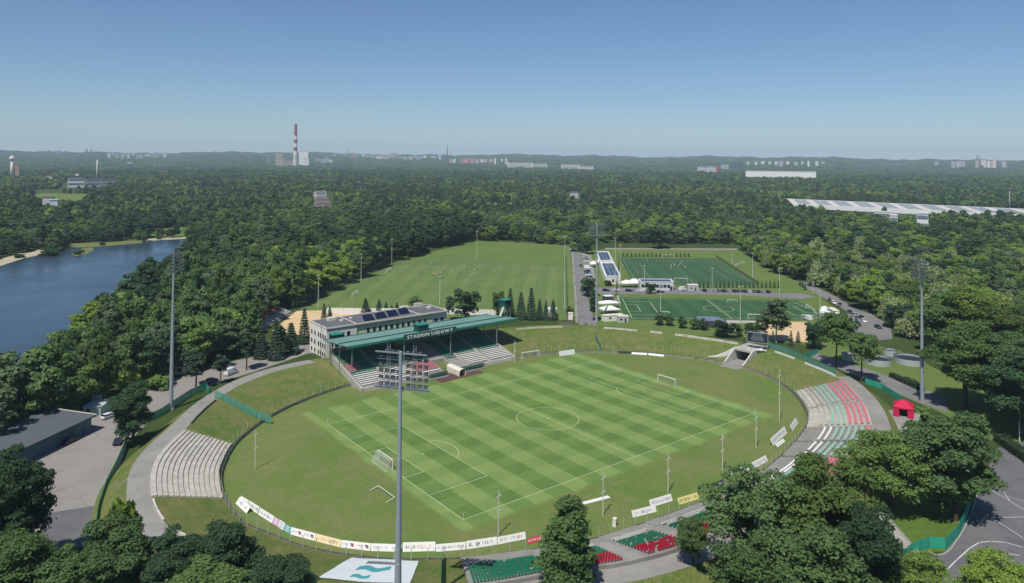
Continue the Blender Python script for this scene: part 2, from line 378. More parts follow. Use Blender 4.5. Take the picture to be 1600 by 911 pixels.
# --- grass bank round the field (with the tunnel left open), walkway and outer slope
mb = MB()
def bank_prof(i):
    r = rim(i); o = [(0.5, -0.05), (0.8, 0.7)]
    for f in (0.15, 0.3, 0.45, 0.6, 0.75, 0.9, 1.0): o.append((0.8+(r-0.8)*f, 0.7+(RIMZ-0.7)*f))
    o.append((r+WALK, RIMZ))
    for f in (0.25, 0.5, 0.75, 1.0): o.append((r+WALK+OUTS*f, RIMZ*(1-f)-0.02*f))
    return o
strip(mb, TUN+TW, TUN+NR-TW, bank_prof)
tag(mb.build('embankment', G_bank), 'grassy earth bank ringing the oval field', 'embankment', kind='structure')
def walkway(i0, i1, label):
    m_ = MB(); strip(m_, i0, i1, lambda i: [(rim(i)-0.1, RIMZ+0.03), (rim(i)+WALK, RIMZ+0.03)])
    tag(m_.build('path', concrete), label, 'path', kind='structure')
def I(px, py, z=0.0): return ridx(P(px, py, z))
wl0, wl1 = I(480, 560, 4.5), I(262, 830, 4.5)
walkway(wl0, wl1+5, 'cracked concrete walkway along the top of the bank beside the car park')
wr0 = I(1310, 590, 4.5); wn0 = I(700, 911, 4.5)
walkway(wn0, wr0, 'concrete walkway along the top of the terraces nearest the road')
# --- low concrete wall round the field, panel by panel
wall_m = M('wall_concrete', (150, 146, 136), 0.9, 0.25, 0.8, dirt=(96, 92, 84))
wall_d = M('wall_dark', (92, 92, 88), 0.9, 0.2, 0.8)
pw = empty('perimeter_wall', RP(0, 0.6)); pw.location = (0, 0, 0)
tag(pw, 'low weathered concrete panel wall around the oval field', 'wall')
gs0, gs1 = ridx((29, 56)), ridx((-33, 60))       # grandstand stretch
i = TUN+TW+0.5
while i < TUN+NR-TW-1.2:
    L = 3.0/RSTEP
    if not (gs0-1 < i % NR < gs1): 
        m_ = MB(); h = 0.75+random.uniform(-.06, .05); o = random.uniform(-.03, .03)
        strip(m_, i, i+L*0.985, lambda k: [(0.32+o, -.05), (0.32+o, h), (0.52+o, h), (0.52+o, -.05)], 1.0, close=True)
        strip(m_, i, i+L*0.985, lambda k: [(0.30+o, h-.02), (0.30+o, h+.06), (0.54+o, h+.06), (0.54+o, h-.02)], 1.0, 1, close=True)
        m_.build('panel', [wall_m, wall_d], pw)
    i += L
# --- wire fence posts behind the wall
pf = empty('perimeter_fence'); tag(pf, 'thin post and wire fence standing behind the low field wall', 'fence')
pm = MB(); pm.tube((0, 0, 0), (0, 0, 2.5), 0.075, 0.075, 5); post_me = pm.mesh('post', M('post_grey', (176, 182, 164), 0.6, 0.1))
i = TUN+TW+1
wires = []
while i < TUN+NR-TW-1:
    if not (gs0-2 < i % NR < gs1+1):
        q = RP(i, 1.0, 0.6); inst('post', post_me, pf, q); wires.append(q)
    else: wires.append(None)
    i += 3.1/RSTEP
mw = MB()
for a, b in zip(wires, wires[1:]):
    if a is not None and b is not None:
        for h in (0.9, 1.7, 2.42): mw.tube(a+np.array([0, 0, h]), b+np.array([0, 0, h]), 0.012, n=3, cap=False)
mw.build('wire', M('wire', (120, 126, 120), 0.5, 0), pf)['kind'] = 'stuff'

# --- white rim walls
def rim_wall(name, px0, px1, z, h, label, m, off=0.0, th=0.35, piece=4.0):
    i0, i1 = I(*px0, RIMZ), I(*px1, RIMZ)
    if i0 > i1: i0, i1 = i1, i0
    if i1-i0 > NR/2: i0, i1 = i1, i0+NR
    e = empty(name); tag(e, label, 'wall'); L = piece/RSTEP; i = i0
    while i < i1:
        if random.random() < 0.93:
            m_ = MB(); k1 = min(i+L*0.97, i1); hh = h+random.uniform(-.12, .08)*h
            strip(m_, i, k1, lambda k: [(rim(k)+off-th, z), (rim(k)+off-th, z+hh), (rim(k)+off, z+hh), (rim(k)+off, z)], 1.0, close=True)
            m_.build('panel', m, e)
        i += L
rim_wall('retaining_wall', (945, 513), (1150, 538), RIMZ-.5, 1.1, 'broken whitewashed retaining wall on top of the far bank', white_dirty)
rim_wall('retaining_wall', (800, 512), (868, 502), RIMZ-.5, 1.0, 'pale stone retaining wall above the bank beside the grandstand', M('stone_pale', (196, 190, 172), .9, .15, 1.0))
rim_wall('retaining_wall', (1213, 549), (1307, 590), RIMZ-.4, 0.9, 'long white wall edging the bank below the green fence', white)
rim_wall('retaining_wall', (300, 660), (345, 628), RIMZ-.3, 0.7, 'dark kerb wall at the top of the terraces by the walkway', wall_d)
rim_wall('retaining_wall', (237, 778), (285, 850), RIMZ-.3, 0.7, 'crumbling pale kerb wall edging the curved walkway', white_dirty)

# ================================================================== terraces cut into the bank
def terrace(name, i0, i1, n, label, benches, m, z0=0.75, z1=RIMZ+0.1, lift=0.12, d0=1.0, dend=None, seats=None, aisle=None):
    """concrete steps with a bench (or single seats) on each; benches(row) -> material or None"""
    e = empty(name); tag(e, label, 'terrace')
    for r in range(n):
        def pr(k, r=r):
            D = rim(k) if dend is None else dend
            a = d0+(D-d0)*r/n; b = d0+(D-d0)*(r+1)/n; zz = z0+lift+(z1-z0)*(r+1)/n; zb = z0-0.9+(z1-z0)*r/n
            return [(a, zb), (a, zz), (b+0.05, zz), (b+0.05, zb)]
        m_ = MB(); strip(m_, i0, i1, pr, 1.0, close=True); st = m_.build('terrace_step', m, e)
        bm_ = benches(r)
        if bm_ is None: continue
        D = rim((i0+i1)/2) if dend is None else dend
        zz = z0+lift+(z1-z0)*(r+1)/n
        if seats and seats(r):
            m_ = MB(); k = i0+0.6
            w = 0.5/RSTEP
            while k < i1-0.6:
                if random.random() < 0.90:
                    D2 = rim(k) if dend is None else dend; a = d0+(D2-d0)*(r+0.30)/n
                    c = RP(k, a); nv = _interp(RN, k); tv = np.array([-nv[1], nv[0]])
                    A = np.array([tv[0], tv[1], 0])*0.21; B = np.array([nv[0], nv[1], 0])*0.20
                    m_.obox((c[0], c[1], zz+0.36), A, B, (0, 0, 0.03)); m_.obox((c[0]+nv[0]*.20, c[1]+nv[1]*.20, zz+0.56), A, B*0.15, (0, 0, 0.18))
                    m_.obox((c[0], c[1], zz+0.16), A*0.15, B*0.3, (0, 0, 0.17))
                k += w
            m_.build('seat_row', bm_, e)['kind'] = 'stuff'
        else:
            m_ = MB()
            def pb(k, r=r):
                D2 = rim(k) if dend is None else dend
                a = d0+(D2-d0)*(r+0.18)/n; bw_ = .74 if bm_ is not seat_white else .55; return [(a, zz+.22), (a, zz+.32), (a+bw_, zz+.32), (a+bw_, zz+.22)]
            strip(m_, i0+.2, i1-.2, pb, 1.0, close=True)
            for k in np.arange(i0+.5, i1-.3, 1.6):
                p_ = RP(k, pb(k)[0][0]+.2); m_.box((p_[0], p_[1], zz+.15), (.15, .3, .32), math.atan2(*_interp(RN, k)[::-1]))
            m_.build('bench_row', bm_, e)
    return e
terr_m = rough_ground('terrace_concrete', (188, 185, 176), (170, 166, 154), (142, 136, 124), 0.5)
terr_g = rough_ground('terrace_grey', (146, 144, 138), (132, 129, 122), (116, 112, 104), 0.5)
a0, a1 = I(374, 693, .8), I(357, 778, .8)
terrace('concrete_terrace', a0, a1, 13, 'bare pale concrete terrace of curved steps opposite the car park', lambda r: None, terr_m)
# right-hand terraces: faded seats, one block after another
b1, b2, b3, b4, b5 = I(1243, 612, .8), I(1262, 640, .8), I(1255, 668, .8), I(1238, 690, .8), I(1216, 712, .8)
def cols(r, n=11):
    return seat_pink if r >= n-4 else (seat_fgreen if r >= n-7 else (terr_m if r > 1 else None))
def cols2(r): return (seat_pink if r == 10 else (seat_fgreen if r >= 5 else (seat_white if r >= 3 else None)))
terrace('seating_terrace', b2+.5, b1, 11, 'curved terrace block of faded red and green benches below the far bank', cols, terr_m)
terrace('seating_terrace', b3+.6, b2-.4, 11, 'terrace block of faded red and green benches facing the red tent', cols, terr_m)
terrace('seating_terrace', b4+.6, b3-.4, 11, 'grey terrace block of pale green benches beside the red tent ramp', cols2, terr_g)
terrace('seating_terrace', b5+.6, b4-.4, 11, 'grey terrace block with white and green benches half hidden by trees', cols2, terr_g)
# near terraces with single seats
def ncol_f(r): return None if r < 4 else (seat_white if r < 6 else (seat_fgreen if r < 11 else seat_pink))
def ncol(r): return None if r < 4 else (seat_white if r < 6 else (seat_green if r < 11 else seat_red))
blocks = [(905, 838, 968, 868), (975, 832, 1060, 845), (1062, 800, 1130, 800)]
e0 = I(838, 868, .8); e1 = I(900, 852, .8); e2 = I(905, 850, .8); e3 = I(968, 834, .8); e4 = I(975, 832, .8); e5 = I(1050, 806, .8); e6 = I(1054, 804, .8); e7 = b5
nl = ['near seating block of white, green and red seats behind the tall poplar',
      'near seating block with rows of green then bright red seats beside the concrete stairs',
      'near seating block of green and red seats partly under the locust trees']
nb0, nb1, nb2, nb3 = I(838, 852, .8), I(921, 842, .8), I(1000, 818, .8), I(1090, 782, .8)
for lb, (k0, k1) in zip(nl, ((nb0, nb1), (nb1, nb2), (nb2, nb3))):
    terrace('seating_terrace', k0+1.0, k1-1.0, 16, lb, ncol, terr_g, seats=lambda r: r >= 4, z1=RIMZ+.6)
terrace('seating_terrace', nb3+1.0, b5-.6, 16, 'near terrace block mostly hidden beneath the locust trees', ncol_f, terr_g, z1=RIMZ+.6)
nbm = I(702, 868, .8)
def gcol(r): return seat_green if r >= 6 else None
terrace('seating_terrace', nbm+1.5, nb0-1.5, 16, 'green seat block at the left end of the near terraces', gcol, terr_g, seats=lambda r: r >= 6, z1=RIMZ+.6)
# aisles between near blocks
for k in (nb0, nb1, nb2, nb3):
    m_ = MB(); n = 26
    for r in range(n):
        D = rim(k); a = 1+(D-1)*r/n; b = 1+(D-1)*(r+1)/n; zz = .8+(RIMZ-.1)*(r+1)/n
        c0, c1 = RP(k-1.45, a), RP(k+1.45, a); c2, c3 = RP(k+1.45, b+.02), RP(k-1.45, b+.02)
        m_.prism([c0, c1, c2, c3], zz-1.1, zz)
    tag(m_.build('stair', concrete), {nb0: 'concrete stair beside the green seat block', nb1: 'concrete stair between poplar and the bright red seats', nb2: 'concrete stair running between two near red and green seat blocks', nb3: 'concrete stair in the shade of the locust trees'}[k], 'stair')

# ================================================================== tunnel and scoreboard
tn = _interp(RN, TUN); tt = np.array([-tn[1], tn[0]]); trz = math.atan2(tn[1], tn[0])
tun = empty('player_tunnel'); tag(tun, 'concrete tunnel cut into the bank with white wing walls', 'tunnel')
def tp(d, s, z): p = RING[TUN % NR]+tn*d+tt*s; return np.array([p[0], p[1], z])
rT = rim(TUN); W2 = 3.45
for s_, nm in ((1, 'wing_wall'), (-1, 'wing_wall')):
    m_ = MB(); pts = [tp(-1.5 if s_ > 0 else 0, s_*(W2+.25)+(1.2*s_ if s_ > 0 else 0), 0)]
    top = [(0.2, .5), (2, 1.3), (5, 2.9), (8.5, 4.7), (rT+WALK, 4.7)]
    for (da, za), (db, zb) in zip(top, top[1:]):
        o1, o2 = s_*(W2-.02), s_*(W2+.42)
        m_.add([tp(da, o1, -.1), tp(db, o1, -.1), tp(db, o2, -.1), tp(da, o2, -.1), tp(da, o1, za), tp(db, o1, zb), tp(db, o2, zb), tp(da, o2, za)],
               [(0,3,2,1), (4,5,6,7), (0,1,5,4), (1,2,6,5), (2,3,7,6), (3,0,4,7)])
    m_.build(nm, white_dirty, tun)
m_ = MB(); fl_ = [(8.6, W2, 4.9), (6.6, W2+.5, 4.4), (4.4, W2+1.8, 3.3), (2.4, W2+4.0, 2.1), (.9, W2+7.0, 1.2), (.2, W2+11.0, .85)]
for (da, sa_, za), (db, sb_, zb_) in zip(fl_, fl_[1:]): m_.add([tp(da, sa_, -.1), tp(db, sb_, -.1), tp(db+.3, sb_+.25, -.1), tp(da+.3, sa_+.25, -.1), tp(da, sa_, za), tp(db, sb_, zb_), tp(db+.3, sb_+.25, zb_), tp(da+.3, sa_+.25, za)], [(0,3,2,1), (4,5,6,7), (0,1,5,4), (1,2,6,5), (2,3,7,6), (3,0,4,7)])
m_.build('curved_wing_wall', white, tun)
m_ = MB(); m_.quad(tp(-3, -W2, .03), tp(rT+WALK+7, -W2, .03), tp(rT+WALK+7, W2, .03), tp(-3, W2, .03)); m_.build('tunnel_floor', concrete, tun)
m_ = MB(); m_.obox(tp((8.2+rT+WALK)/2, 0, 4.2), (tn[0]*(rT+WALK-8.2)/2, tn[1]*(rT+WALK-8.2)/2, 0), (tt[0]*W2, tt[1]*W2, 0), (0, 0, .32)); m_.build('tunnel_deck', concrete_lt, tun)
m_ = MB()
m_.obox(tp(8.4, 0, 4.6), (tn[0]*.12, tn[1]*.12, 0), (tt[0]*W2, tt[1]*W2, 0), (0, 0, .3)); m_.build('parapet', white_dirty, tun)
m_ = MB(); m_.obox(tp(rT+WALK-.2, 0, 1.9), (tn[0]*.1, tn[1]*.1, 0), (tt[0]*W2, tt[1]*W2, 0), (0, 0, 1.95)); m_.build('gate', dark_grey, tun)
for s_ in (-1, 1):
    m_ = MB(); strip(m_, TUN+s_*TW-(.6 if s_ > 0 else .2), TUN+s_*TW+(.2 if s_ > 0 else .6), lambda i: [(rim(i)+WALK, RIMZ-.02), (rim(i)+WALK+OUTS, -.02)]); m_.build('side_slope', G_bank, tun)
sbq = P(1183, 542, RIMZ)
sb = empty('scoreboard'); tag(sb, 'dark electronic scoreboard on steel legs above the tunnel', 'scoreboard')
i_s = ridx(sbq); nb_ = _interp(RN, TUN); u = np.array([-nb_[1], nb_[0], 0]); nv = np.array([nb_[0], nb_[1], 0])
L0 = P(1167.5, 543, RIMZ); R0 = P(1200, 547, RIMZ); u = R0-L0; u /= np.linalg.norm(u); nv = np.array([-u[1], u[0], 0]); wid = np.linalg.norm(R0-L0)
mid = (L0+R0)/2; zt = hgt(1168, 518, L0); zb = zt-3.7
m_ = MB(); m_.obox((mid[0], mid[1], (zt+zb)/2), u*wid/2, nv*.25, (0, 0, (zt-zb)/2)); m_.build('display', M('scoreboard_face', (40, 46, 54), .5, .1), sb)
m_ = MB(); fr = -nv*.3
for a in (-1, 1): m_.obox(mid+np.array([0, 0, (zt+zb)/2])-np.array([0, 0, mid[2]])+u*a*wid/2, u*.12, nv*.32, (0, 0, (zt-zb)/2+.12))
for zz in (zt, zb): m_.obox((mid[0], mid[1], zz), u*wid/2, nv*.32, (0, 0, .12))
m_.build('frame', grey, sb)
m_ = MB()
for r_, ww in ((.82, .5), (.6, .6), (.42, .72), (.25, .72)):
    c = np.array([mid[0], mid[1], zb+(zt-zb)*r_])-nv*.27; m_.obox(c, u*wid/2*ww*.9, nv*.015, (0, 0, .28))
m_.build('display_rows', M('score_rows', (92, 102, 112), .5, .2, 3.0), sb)
for a in (-.95, -.4, .4, .95):
    m_ = MB(); c = mid+u*a*wid/2; m_.tube((c[0], c[1], RIMZ-.3), (c[0], c[1], zb), .12, n=6); m_.build('leg', grey, sb)
ds = empty('debris_pile', mid-nv*2+np.array([0, 0, 0.0])); tag(ds, 'white rubble and sheets lying under the scoreboard', 'rubble')
for k in range(14):
    m_ = MB(); m_.box((0, 0, 0), (random.uniform(.5, 1.4), random.uniform(.4, 1.2), random.uniform(.15, .5)), random.uniform(0, 3)); o = m_.build('slab', white, ds); o.location = tuple(u*random.uniform(-wid/2, wid/2)+nv*random.uniform(-1.4, 1.2)+np.array([0, 0, .25]))

# ================================================================== grandstand
gs = empty('grandstand'); tag(gs, 'covered grandstand with long green roof on slim columns', 'grandstand')
GX0, GX1, GY0, GN, GD, GH, GZ = -32.5, 31.0, 54.0, 20, 1.2, 0.285, 0.7
secs = [(-32.0, -22.3), (-21.0, -11.6), (-10.3, -1.5), (5.0, 9.2), (10.8, 19.0), (20.6, 30.2)]
def gz(r): return GZ+GH*(r+1)
stand_conc = rough_ground('stand_concrete', (168, 166, 160), (154, 150, 142), (138, 134, 126), 0.3)  # same mottled grey concrete for every grandstand step
for r in range(GN):
    m_ = MB(); y0 = GY0+GD*r
    xs = [(GX0, GX1)] if r >= 7 else [(GX0, -0.6), (4.2, GX1)]
    for xa, xb in xs: m_.prism([(xa, y0), (xb, y0), (xb, y0+GD+.03), (xa, y0+GD+.03)], max(0, gz(r)-2.2), gz(r))
    m_.build('terrace_step', stand_conc, gs)
def grow(r, si):
    if r < 1: return None
    if si == 0 and 9 <= r <= 12: return seat_pink
    if si == 3: return None if r < 6 else seat_green
    if si == 2 and r in (2, 3, 4, 5, 6) : return seat_pink
    if r < 7: return seat_white
    if r == 7: return seat_fgreen
    return seat_green
for si, (xa, xb) in enumerate(secs):
    for r in range(GN):
        mt = grow(r, si)
        if mt is None: continue
        if si == 0 and mt is seat_pink:
            m2 = MB(); xx = xa+5.2
            while xx < xb-.2: m2.box((xx, GY0+GD*r+.55, gz(r)+.36), (.42, .40, .06)); m2.box((xx, GY0+GD*r+.78, gz(r)+.56), (.42, .05, .36)); m2.box((xx, GY0+GD*r+.6, gz(r)+.15), (.08, .1, .36)); xx += .55
            m2.build('seat_row', seat_green, gs)['kind'] = 'stuff'; xb_ = xb; xb = xa+5.0
        y0 = GY0+GD*r; z0 = gz(r); m_ = MB()
        if r < 9 and mt is not seat_pink:
            m_.box(((xa+xb)/2, y0+.55, z0+.30), (xb-xa, .66, .08)); 
            for xx in np.arange(xa+.6, xb, 1.8): m_.box((xx, y0+.55, z0+.14), (.12, .3, .30))
            m_.build('bench_row', mt, gs)
        else:
            xx = xa+.3
            while xx < xb-.2:
                m_.box((xx, y0+.55, z0+.36), (.42, .40, .06)); m_.box((xx, y0+.78, z0+.56), (.42, .05, .36)); m_.box((xx, y0+.6, z0+.15), (.08, .1, .36)); xx += .55
            m_.build('seat_row', mt, gs)['kind'] = 'stuff'
        xb = secs[si][1]
# aisle stairs, kept as proud half-steps
for xa in (-21.65, -10.95, 10.0, 19.8):
    m_ = MB()
    for r in range(GN*2): m_.box((xa, GY0+GD*r/2+.3, GZ+GH*(r+1)/2+.1), (1.0, .6, .36))
    m_.build('aisle_stair', concrete_lt, gs)
m_ = MB()
for xx in (GX0-.2, GX1+.2):
    m_.add([(xx-.25, GY0-.3, 0), (xx+.25, GY0-.3, 0), (xx+.25, GY0+GN*GD, 0), (xx-.25, GY0+GN*GD, 0), (xx-.25, GY0-.3, 1.0), (xx+.25, GY0-.3, 1.0), (xx+.25, GY0+GN*GD, gz(GN)+.25), (xx-.25, GY0+GN*GD, gz(GN)+.25)], [(0,3,2,1), (4,5,6,7), (0,1,5,4), (1,2,6,5), (2,3,7,6), (3,0,4,7)])
m_.build('side_wall', concrete_lt, gs)
m_ = MB(); m_.box(((GX0+GX1)/2, GY0+GN*GD+.4, gz(GN)/2+.9), (GX1-GX0+.6, .4, gz(GN)+1.8)); m_.build('back_wall', M('stand_back_wall', (120, 118, 112), .9, .1), gs)
m_ = MB(); m_.box((-16.5, GY0-.35, .55), (31.5, .18, 1.1)); m_.box((17.7, GY0-.35, .55), (26.6, .18, 1.1)); m_.build('front_wall', white_dirty, gs)
# roof
RX0, RX1, RY0, RY1, RZ0, RZ1 = -34.0, 39.0, 62.5, 81.5, 12.9, 11.1
roof_green = bpy.data.materials.new('roof_green'); t = NT(roof_green)
xx_ = t.sep(t.pos)[0]; co = t.math('SINE', t.math('MULTIPLY', xx_, 2*PI/0.6))
col = t.mix(t.ramp(t.noise(0.15, 4.0), .35, .65), lin((104, 142, 130), KA), lin((118, 154, 143), KA)); col = t.mix(t.math('MULTIPLY', t.ramp(t.noise(.5, 5.0), .55, .7), .5), col, lin((128, 152, 142), KA))
t.bsdf(col, .55, 0, .35, t.bump(co, .5, .06))
def rz(y): return RZ0+(RZ1-RZ0)*(y-RY0)/(RY1-RY0)
m_ = MB(); nseg = 18
for k in range(nseg):
    xa = RX0+(RX1-RX0)*k/nseg; xb = RX0+(RX1-RX0)*(k+1)/nseg-.03
    m2 = MB(); m2.add([(xa, RY0, RZ0-.1), (xb, RY0, RZ0-.1), (xb, RY1, RZ1-.1), (xa, RY1, RZ1-.1), (xa, RY0, RZ0+.06), (xb, RY0, RZ0+.06), (xb, RY1, RZ1+.06), (xa, RY1, RZ1+.06)], [(0,3,2,1), (4,5,6,7), (0,1,5,4), (1,2,6,5), (2,3,7,6), (3,0,4,7)])
    m2.build('roof_panel', roof_green, gs)
m_ = MB(); m_.box(((RX0+RX1)/2, RY0-.08, RZ0-.25), (RX1-RX0, .14, .75)); m_.build('fascia', teal, gs)
m_ = MB(); m_.box(((RX0+RX1)/2, 69.5, rz(69.5)+.2), (RX1-RX0, .25, .34)); m_.box(((RX0+RX1)/2, RY1+.1, RZ1+.05), (RX1-RX0, .3, .4)); m_.build('roof_ridge', teal_dark, gs)
m_ = MB(); steel = M('steel_dark', (96, 104, 104), .6, .1)
for yy, dz in ((RY0+.6, 1.0), (75.5, .9)):
    for k in range(37):
        xa = RX0+.5+(RX1-RX0-1)*k/37; xb = RX0+.5+(RX1-RX0-1)*(k+1)/37; zt = rz(yy)-.25
        m_.beam((xa, yy, zt-dz), (xb, yy, zt-dz), .12, .12); m_.beam((xa, yy, zt), (xb, yy, zt), .12, .12)
        m_.beam((xa, yy, zt-dz), ((xa+xb)/2, yy, zt), .07, .07); m_.beam(((xa+xb)/2, yy, zt), (xb, yy, zt-dz), .07, .07)
for k in range(13):
    xa = RX0+.6+(RX1-RX0-1.2)*k/12; m_.beam((xa, RY0+.3, RZ0-.35), (xa, RY1-.2, RZ1-.35), .12, .2); m_.beam((xa, RY0+.3, RZ0-1.2), (xa, 75.5, rz(75.5)-1.1), .09, .09)
m_.build('roof_truss', steel, gs)
for xx in (-31.9, -11.8, 7.9, 29.4):
    m_ = MB(); m_.tube((xx, RY0+.7, gz(int((RY0-GY0)/GD))-.2), (xx, RY0+.7, RZ0-1.0), .2, n=10); m_.build('column', M('column_grey', (116, 128, 130), .5, .08), gs)
for xx in (-33, -20, -6, 8, 22, 33):
    m_ = MB(); m_.tube((xx, 76.5, 4), (xx, 76.5, rz(76.5)-.4), .16, n=8); m_.build('column', steel, gs)
# sign
sx0, sx1, sy = -12.6, 9.6, RY0-.35
m_ = MB(); m_.box(((sx0+sx1)/2, sy, 12.75), (sx1-sx0, .3, 2.1)); sign = m_.build('sign_board', teal_dark, gs)
def text_mesh(body, size, extr=0.04):
    cu = bpy.data.curves.new('lettering', 'FONT'); cu.body = body; cu.size = size; cu.extrude = extr; cu.resolution_u = 2; cu.space_character = 1.12
    cu.offset = 0.025*size
    o = bpy.data.objects.new('lettering_tmp', cu); COL.objects.link(o); dg = bpy.context.evaluated_depsgraph_get()
    me = bpy.data.meshes.new_from_object(o.evaluated_get(dg)); bpy.data.objects.remove(o); bpy.data.curves.remove(cu); return me
def letters(body, size, width, mat_, parent, M_world, z_gap=0.0):
    """one child per letter, spread over the given width"""
    x = 0.0; items = []
    for ch in body:
        if ch == ' ': x += size*.4; continue
        me = text_mesh(ch, size); xs = [v.co.x for v in me.vertices]; w = max(xs)-min(xs)
        items.append((me, x-min(xs))); x += w+size*.13
    k = width/x
    for me, xo in items:
        me.materials.clear(); me.materials.append(mat_); o = bpy.data.objects.new('letter', me); COL.objects.link(o); o.parent = parent
        o.matrix_local = M_world @ Matrix.Translation((xo*k, 0, 0)) @ Matrix.Diagonal((k, 1, 1, 1))
letters('STADION LUDOWY', 1.6, 19.6, M('letter_white', (232, 232, 222), .6, .05), sign, Matrix.Translation((sx0+1.3, sy-.2, 12.2)) @ Matrix.Rotation(PI/2, 4, 'X'))
# commentary cabins on the roof and at the end
def cabin(parent, x, y, z, w, dpt, h, nm):
    m_ = MB(); m_.box((x, y, z+h/2), (w, dpt, h)); o = m_.build(nm, teal_dark, parent)
    m_ = MB(); m_.box((x, y-.05, z+h+.1), (w+.7, dpt+.7, .2)); m_.build('cabin_roof', teal, o)
    m_ = MB(); m_.box((x, y-dpt/2-.03, z+h*.55), (w*.86, .05, h*.5)); m_.box((x-w/2-.03, y, z+h*.55), (.05, dpt*.7, h*.5)); m_.build('cabin_window', glass, o)
cabin(gs, -1.3, 69.0, rz(69)+.1, 4.4, 3.2, 2.4, 'camera_cabin')
# press window band under the roof
m_ = MB(); m_.box((-2.5, 70.6, 9.4), (18, .3, 2.6)); pb_ = m_.build('press_box', M('press_box_wall', (70, 82, 80), .7, .1), gs)
for xx in np.arange(-10.5, 6, 2.2):
    m_ = MB(); m_.box((xx, 70.42, 9.5), (1.7, .08, 1.7)); m_.build('window', glass, pb_)
for (xx, yy) in ((4.6, 66.2), (6.3, 66.2), (8.0, 66.2)):
    m_ = MB(); m_.add([(xx-.45, yy, 10.2), (xx+.45, yy, 10.2), (xx+.3, yy+.4, 11.3), (xx-.3, yy+.4, 11.3), (xx-.45, yy-.5, 10.2), (xx+.45, yy-.5, 10.2)], [(0, 1, 2, 3), (4, 3, 2, 5), (0, 4, 5, 1), (0, 3, 4), (1, 5, 2)]); m_.build('loudspeaker', white, gs)
m_ = MB()
for a, b in (((-34.2, 79.5, 1), (-34.2, 79.5, 11.2)), ((-34.2, 75, 1), (-34.2, 75, 11.6)), ((-34.2, 68, 3), (-34.2, 68, 12.2))): m_.tube(a, b, .12, n=6)
m_.build('end_frame', steel, gs)
# end cabin beside the club building
ec = empty('watch_cabin'); tag(ec, 'dark green lookout cabin at the left end of the grandstand roof', 'cabin')
q0 = P(527, 531, 8.0); ecx, ecy = -28.2, 83.6
cabin(ec, ecx, ecy, 9.0, 4.0, 3.0, 3.2, 'cabin_body')
m_ = MB()
for a in (-1, 1):
    for b in (-1, 1): m_.tube((ecx+a*1.8, ecy+b*1.3, 0), (ecx+a*1.8, ecy+b*1.3, 9.0), .1, n=6)
m_.build('stilts', steel, ec)
# red people and tunnel canopy, dugouts
can_m = M('canopy_cream', (222, 216, 198), .6, .06)
pc = empty('tunnel_canopy'); tag(pc, 'cream hooped canopy over the walkway from the grandstand to the field', 'canopy')
m_ = MB(); n = 8; x0, x1 = 1.8, 4.4
for k in range(n):
    a0 = PI*k/n; a1 = PI*(k+1)/n; f = lambda a, yy: ((x0+x1)/2-(x1-x0)/2*math.cos(a), yy, 1.75+.75*math.sin(a))
    m_.quad(f(a0, 48.2), f(a1, 48.2), f(a1, 56.5), f(a0, 56.5))
for xx in (x0, x1): m_.quad((xx, 48.2, 0), (xx, 56.5, 0), (xx, 56.5, 1.75), (xx, 48.2, 1.75))
m_.build('fabric', can_m, pc)
m_ = MB()
for yy in (48.2, 50.9, 53.7, 56.4):
    for xx in (x0-.05, x1+.05): m_.tube((xx, yy, 0), (xx, yy, 1.78), .05, n=5)
m_.build('hoops', grey, pc)
tag(MB().build('x', white) if False else (lambda m_: (m_.prism([(-7, 46.4), (11.5, 47.4), (11.5, 53.2), (-7, 53.2)], -.05, .05), m_.build('paved_apron', M('red_paving', (96, 66, 66), .9, .15)))[1])(MB()), 'dark red paved apron in front of the grandstand tunnel', 'apron', kind='structure')
def dugout(cx, cy, w, label):
    e = empty('dugout', (cx, cy, 0)); tag(e, label, 'dugout')
    m_ = MB(); m_.box((0, .2, .15), (w, 2.0, .3)); m_.box((0, -.95, .35), (w+.6, .25, .5)); m_.build('base', concrete_lt, e)
    m_ = MB(); pts = [(-.9, 2.15), (.3, 2.05), (.85, 1.4), (.95, .3)]
    for (ya, za), (yb, zb) in zip(pts, pts[1:]): m_.quad((-w/2, ya, za), (w/2, ya, za), (w/2, yb, zb), (-w/2, yb, zb))
    for s_ in (-1, 1): m_.add([(s_*w/2, y_, z_) for y_, z_ in pts]+[(s_*w/2, -.6, .3)], [(0, 1, 2, 3, 4)])
    m_.build('shell', M('dugout_shell', (70, 110, 100), .2, .1, spec=.6, alpha=.75), e)
    for k in range(int(w/.6)):
        m_ = MB(); x_ = -w/2+.5+k*.6; m_.box((x_, .3, .55), (.45, .45, .07)); m_.box((x_, .55, .85), (.45, .06, .55)); m_.build('seat', seat_green, e)
dugout(9.2, 51.6, 10.5, 'long shallow team dugout with curved shell right of the tunnel canopy')
dugout(-5.0, 51.4, 7.0, 'team dugout left of the tunnel canopy behind the floodlight')

# ================================================================== club building
cb = empty('club_building'); tag(cb, 'pale yellow three storey club building with flat grey roof', 'building')
cream = M('wall_cream', (226, 222, 196), .9, .05, .3); wgreen = M('wall_pale_green', (212, 220, 176), .9, .05, .3); wwhite = M('wall_white', (230, 227, 218), .9, .06, .3)
BX0, BX1, BX2, BX3, BY0, BY1, BH = -26.5, -14.0, 20.5, 28.0, 95.5, 111.0, 11.0
def wallbox(x0, x1, y0, y1, z0, z1, m, nm):
    m_ = MB(); m_.prism([(x0, y0), (x1, y0), (x1, y1), (x0, y1)], z0, z1); return m_.build(nm, m, cb)
w0 = wallbox(BX0, BX1, BY0, BY1, 0, BH, wwhite, 'wall'); w1 = wallbox(BX1+.01, BX2, BY0+.4, BY1, 0, BH, wgreen, 'wall'); w2 = wallbox(BX2+.01, BX3, BY0+.6, BY1, 0, BH+.4, wwhite, 'wall')
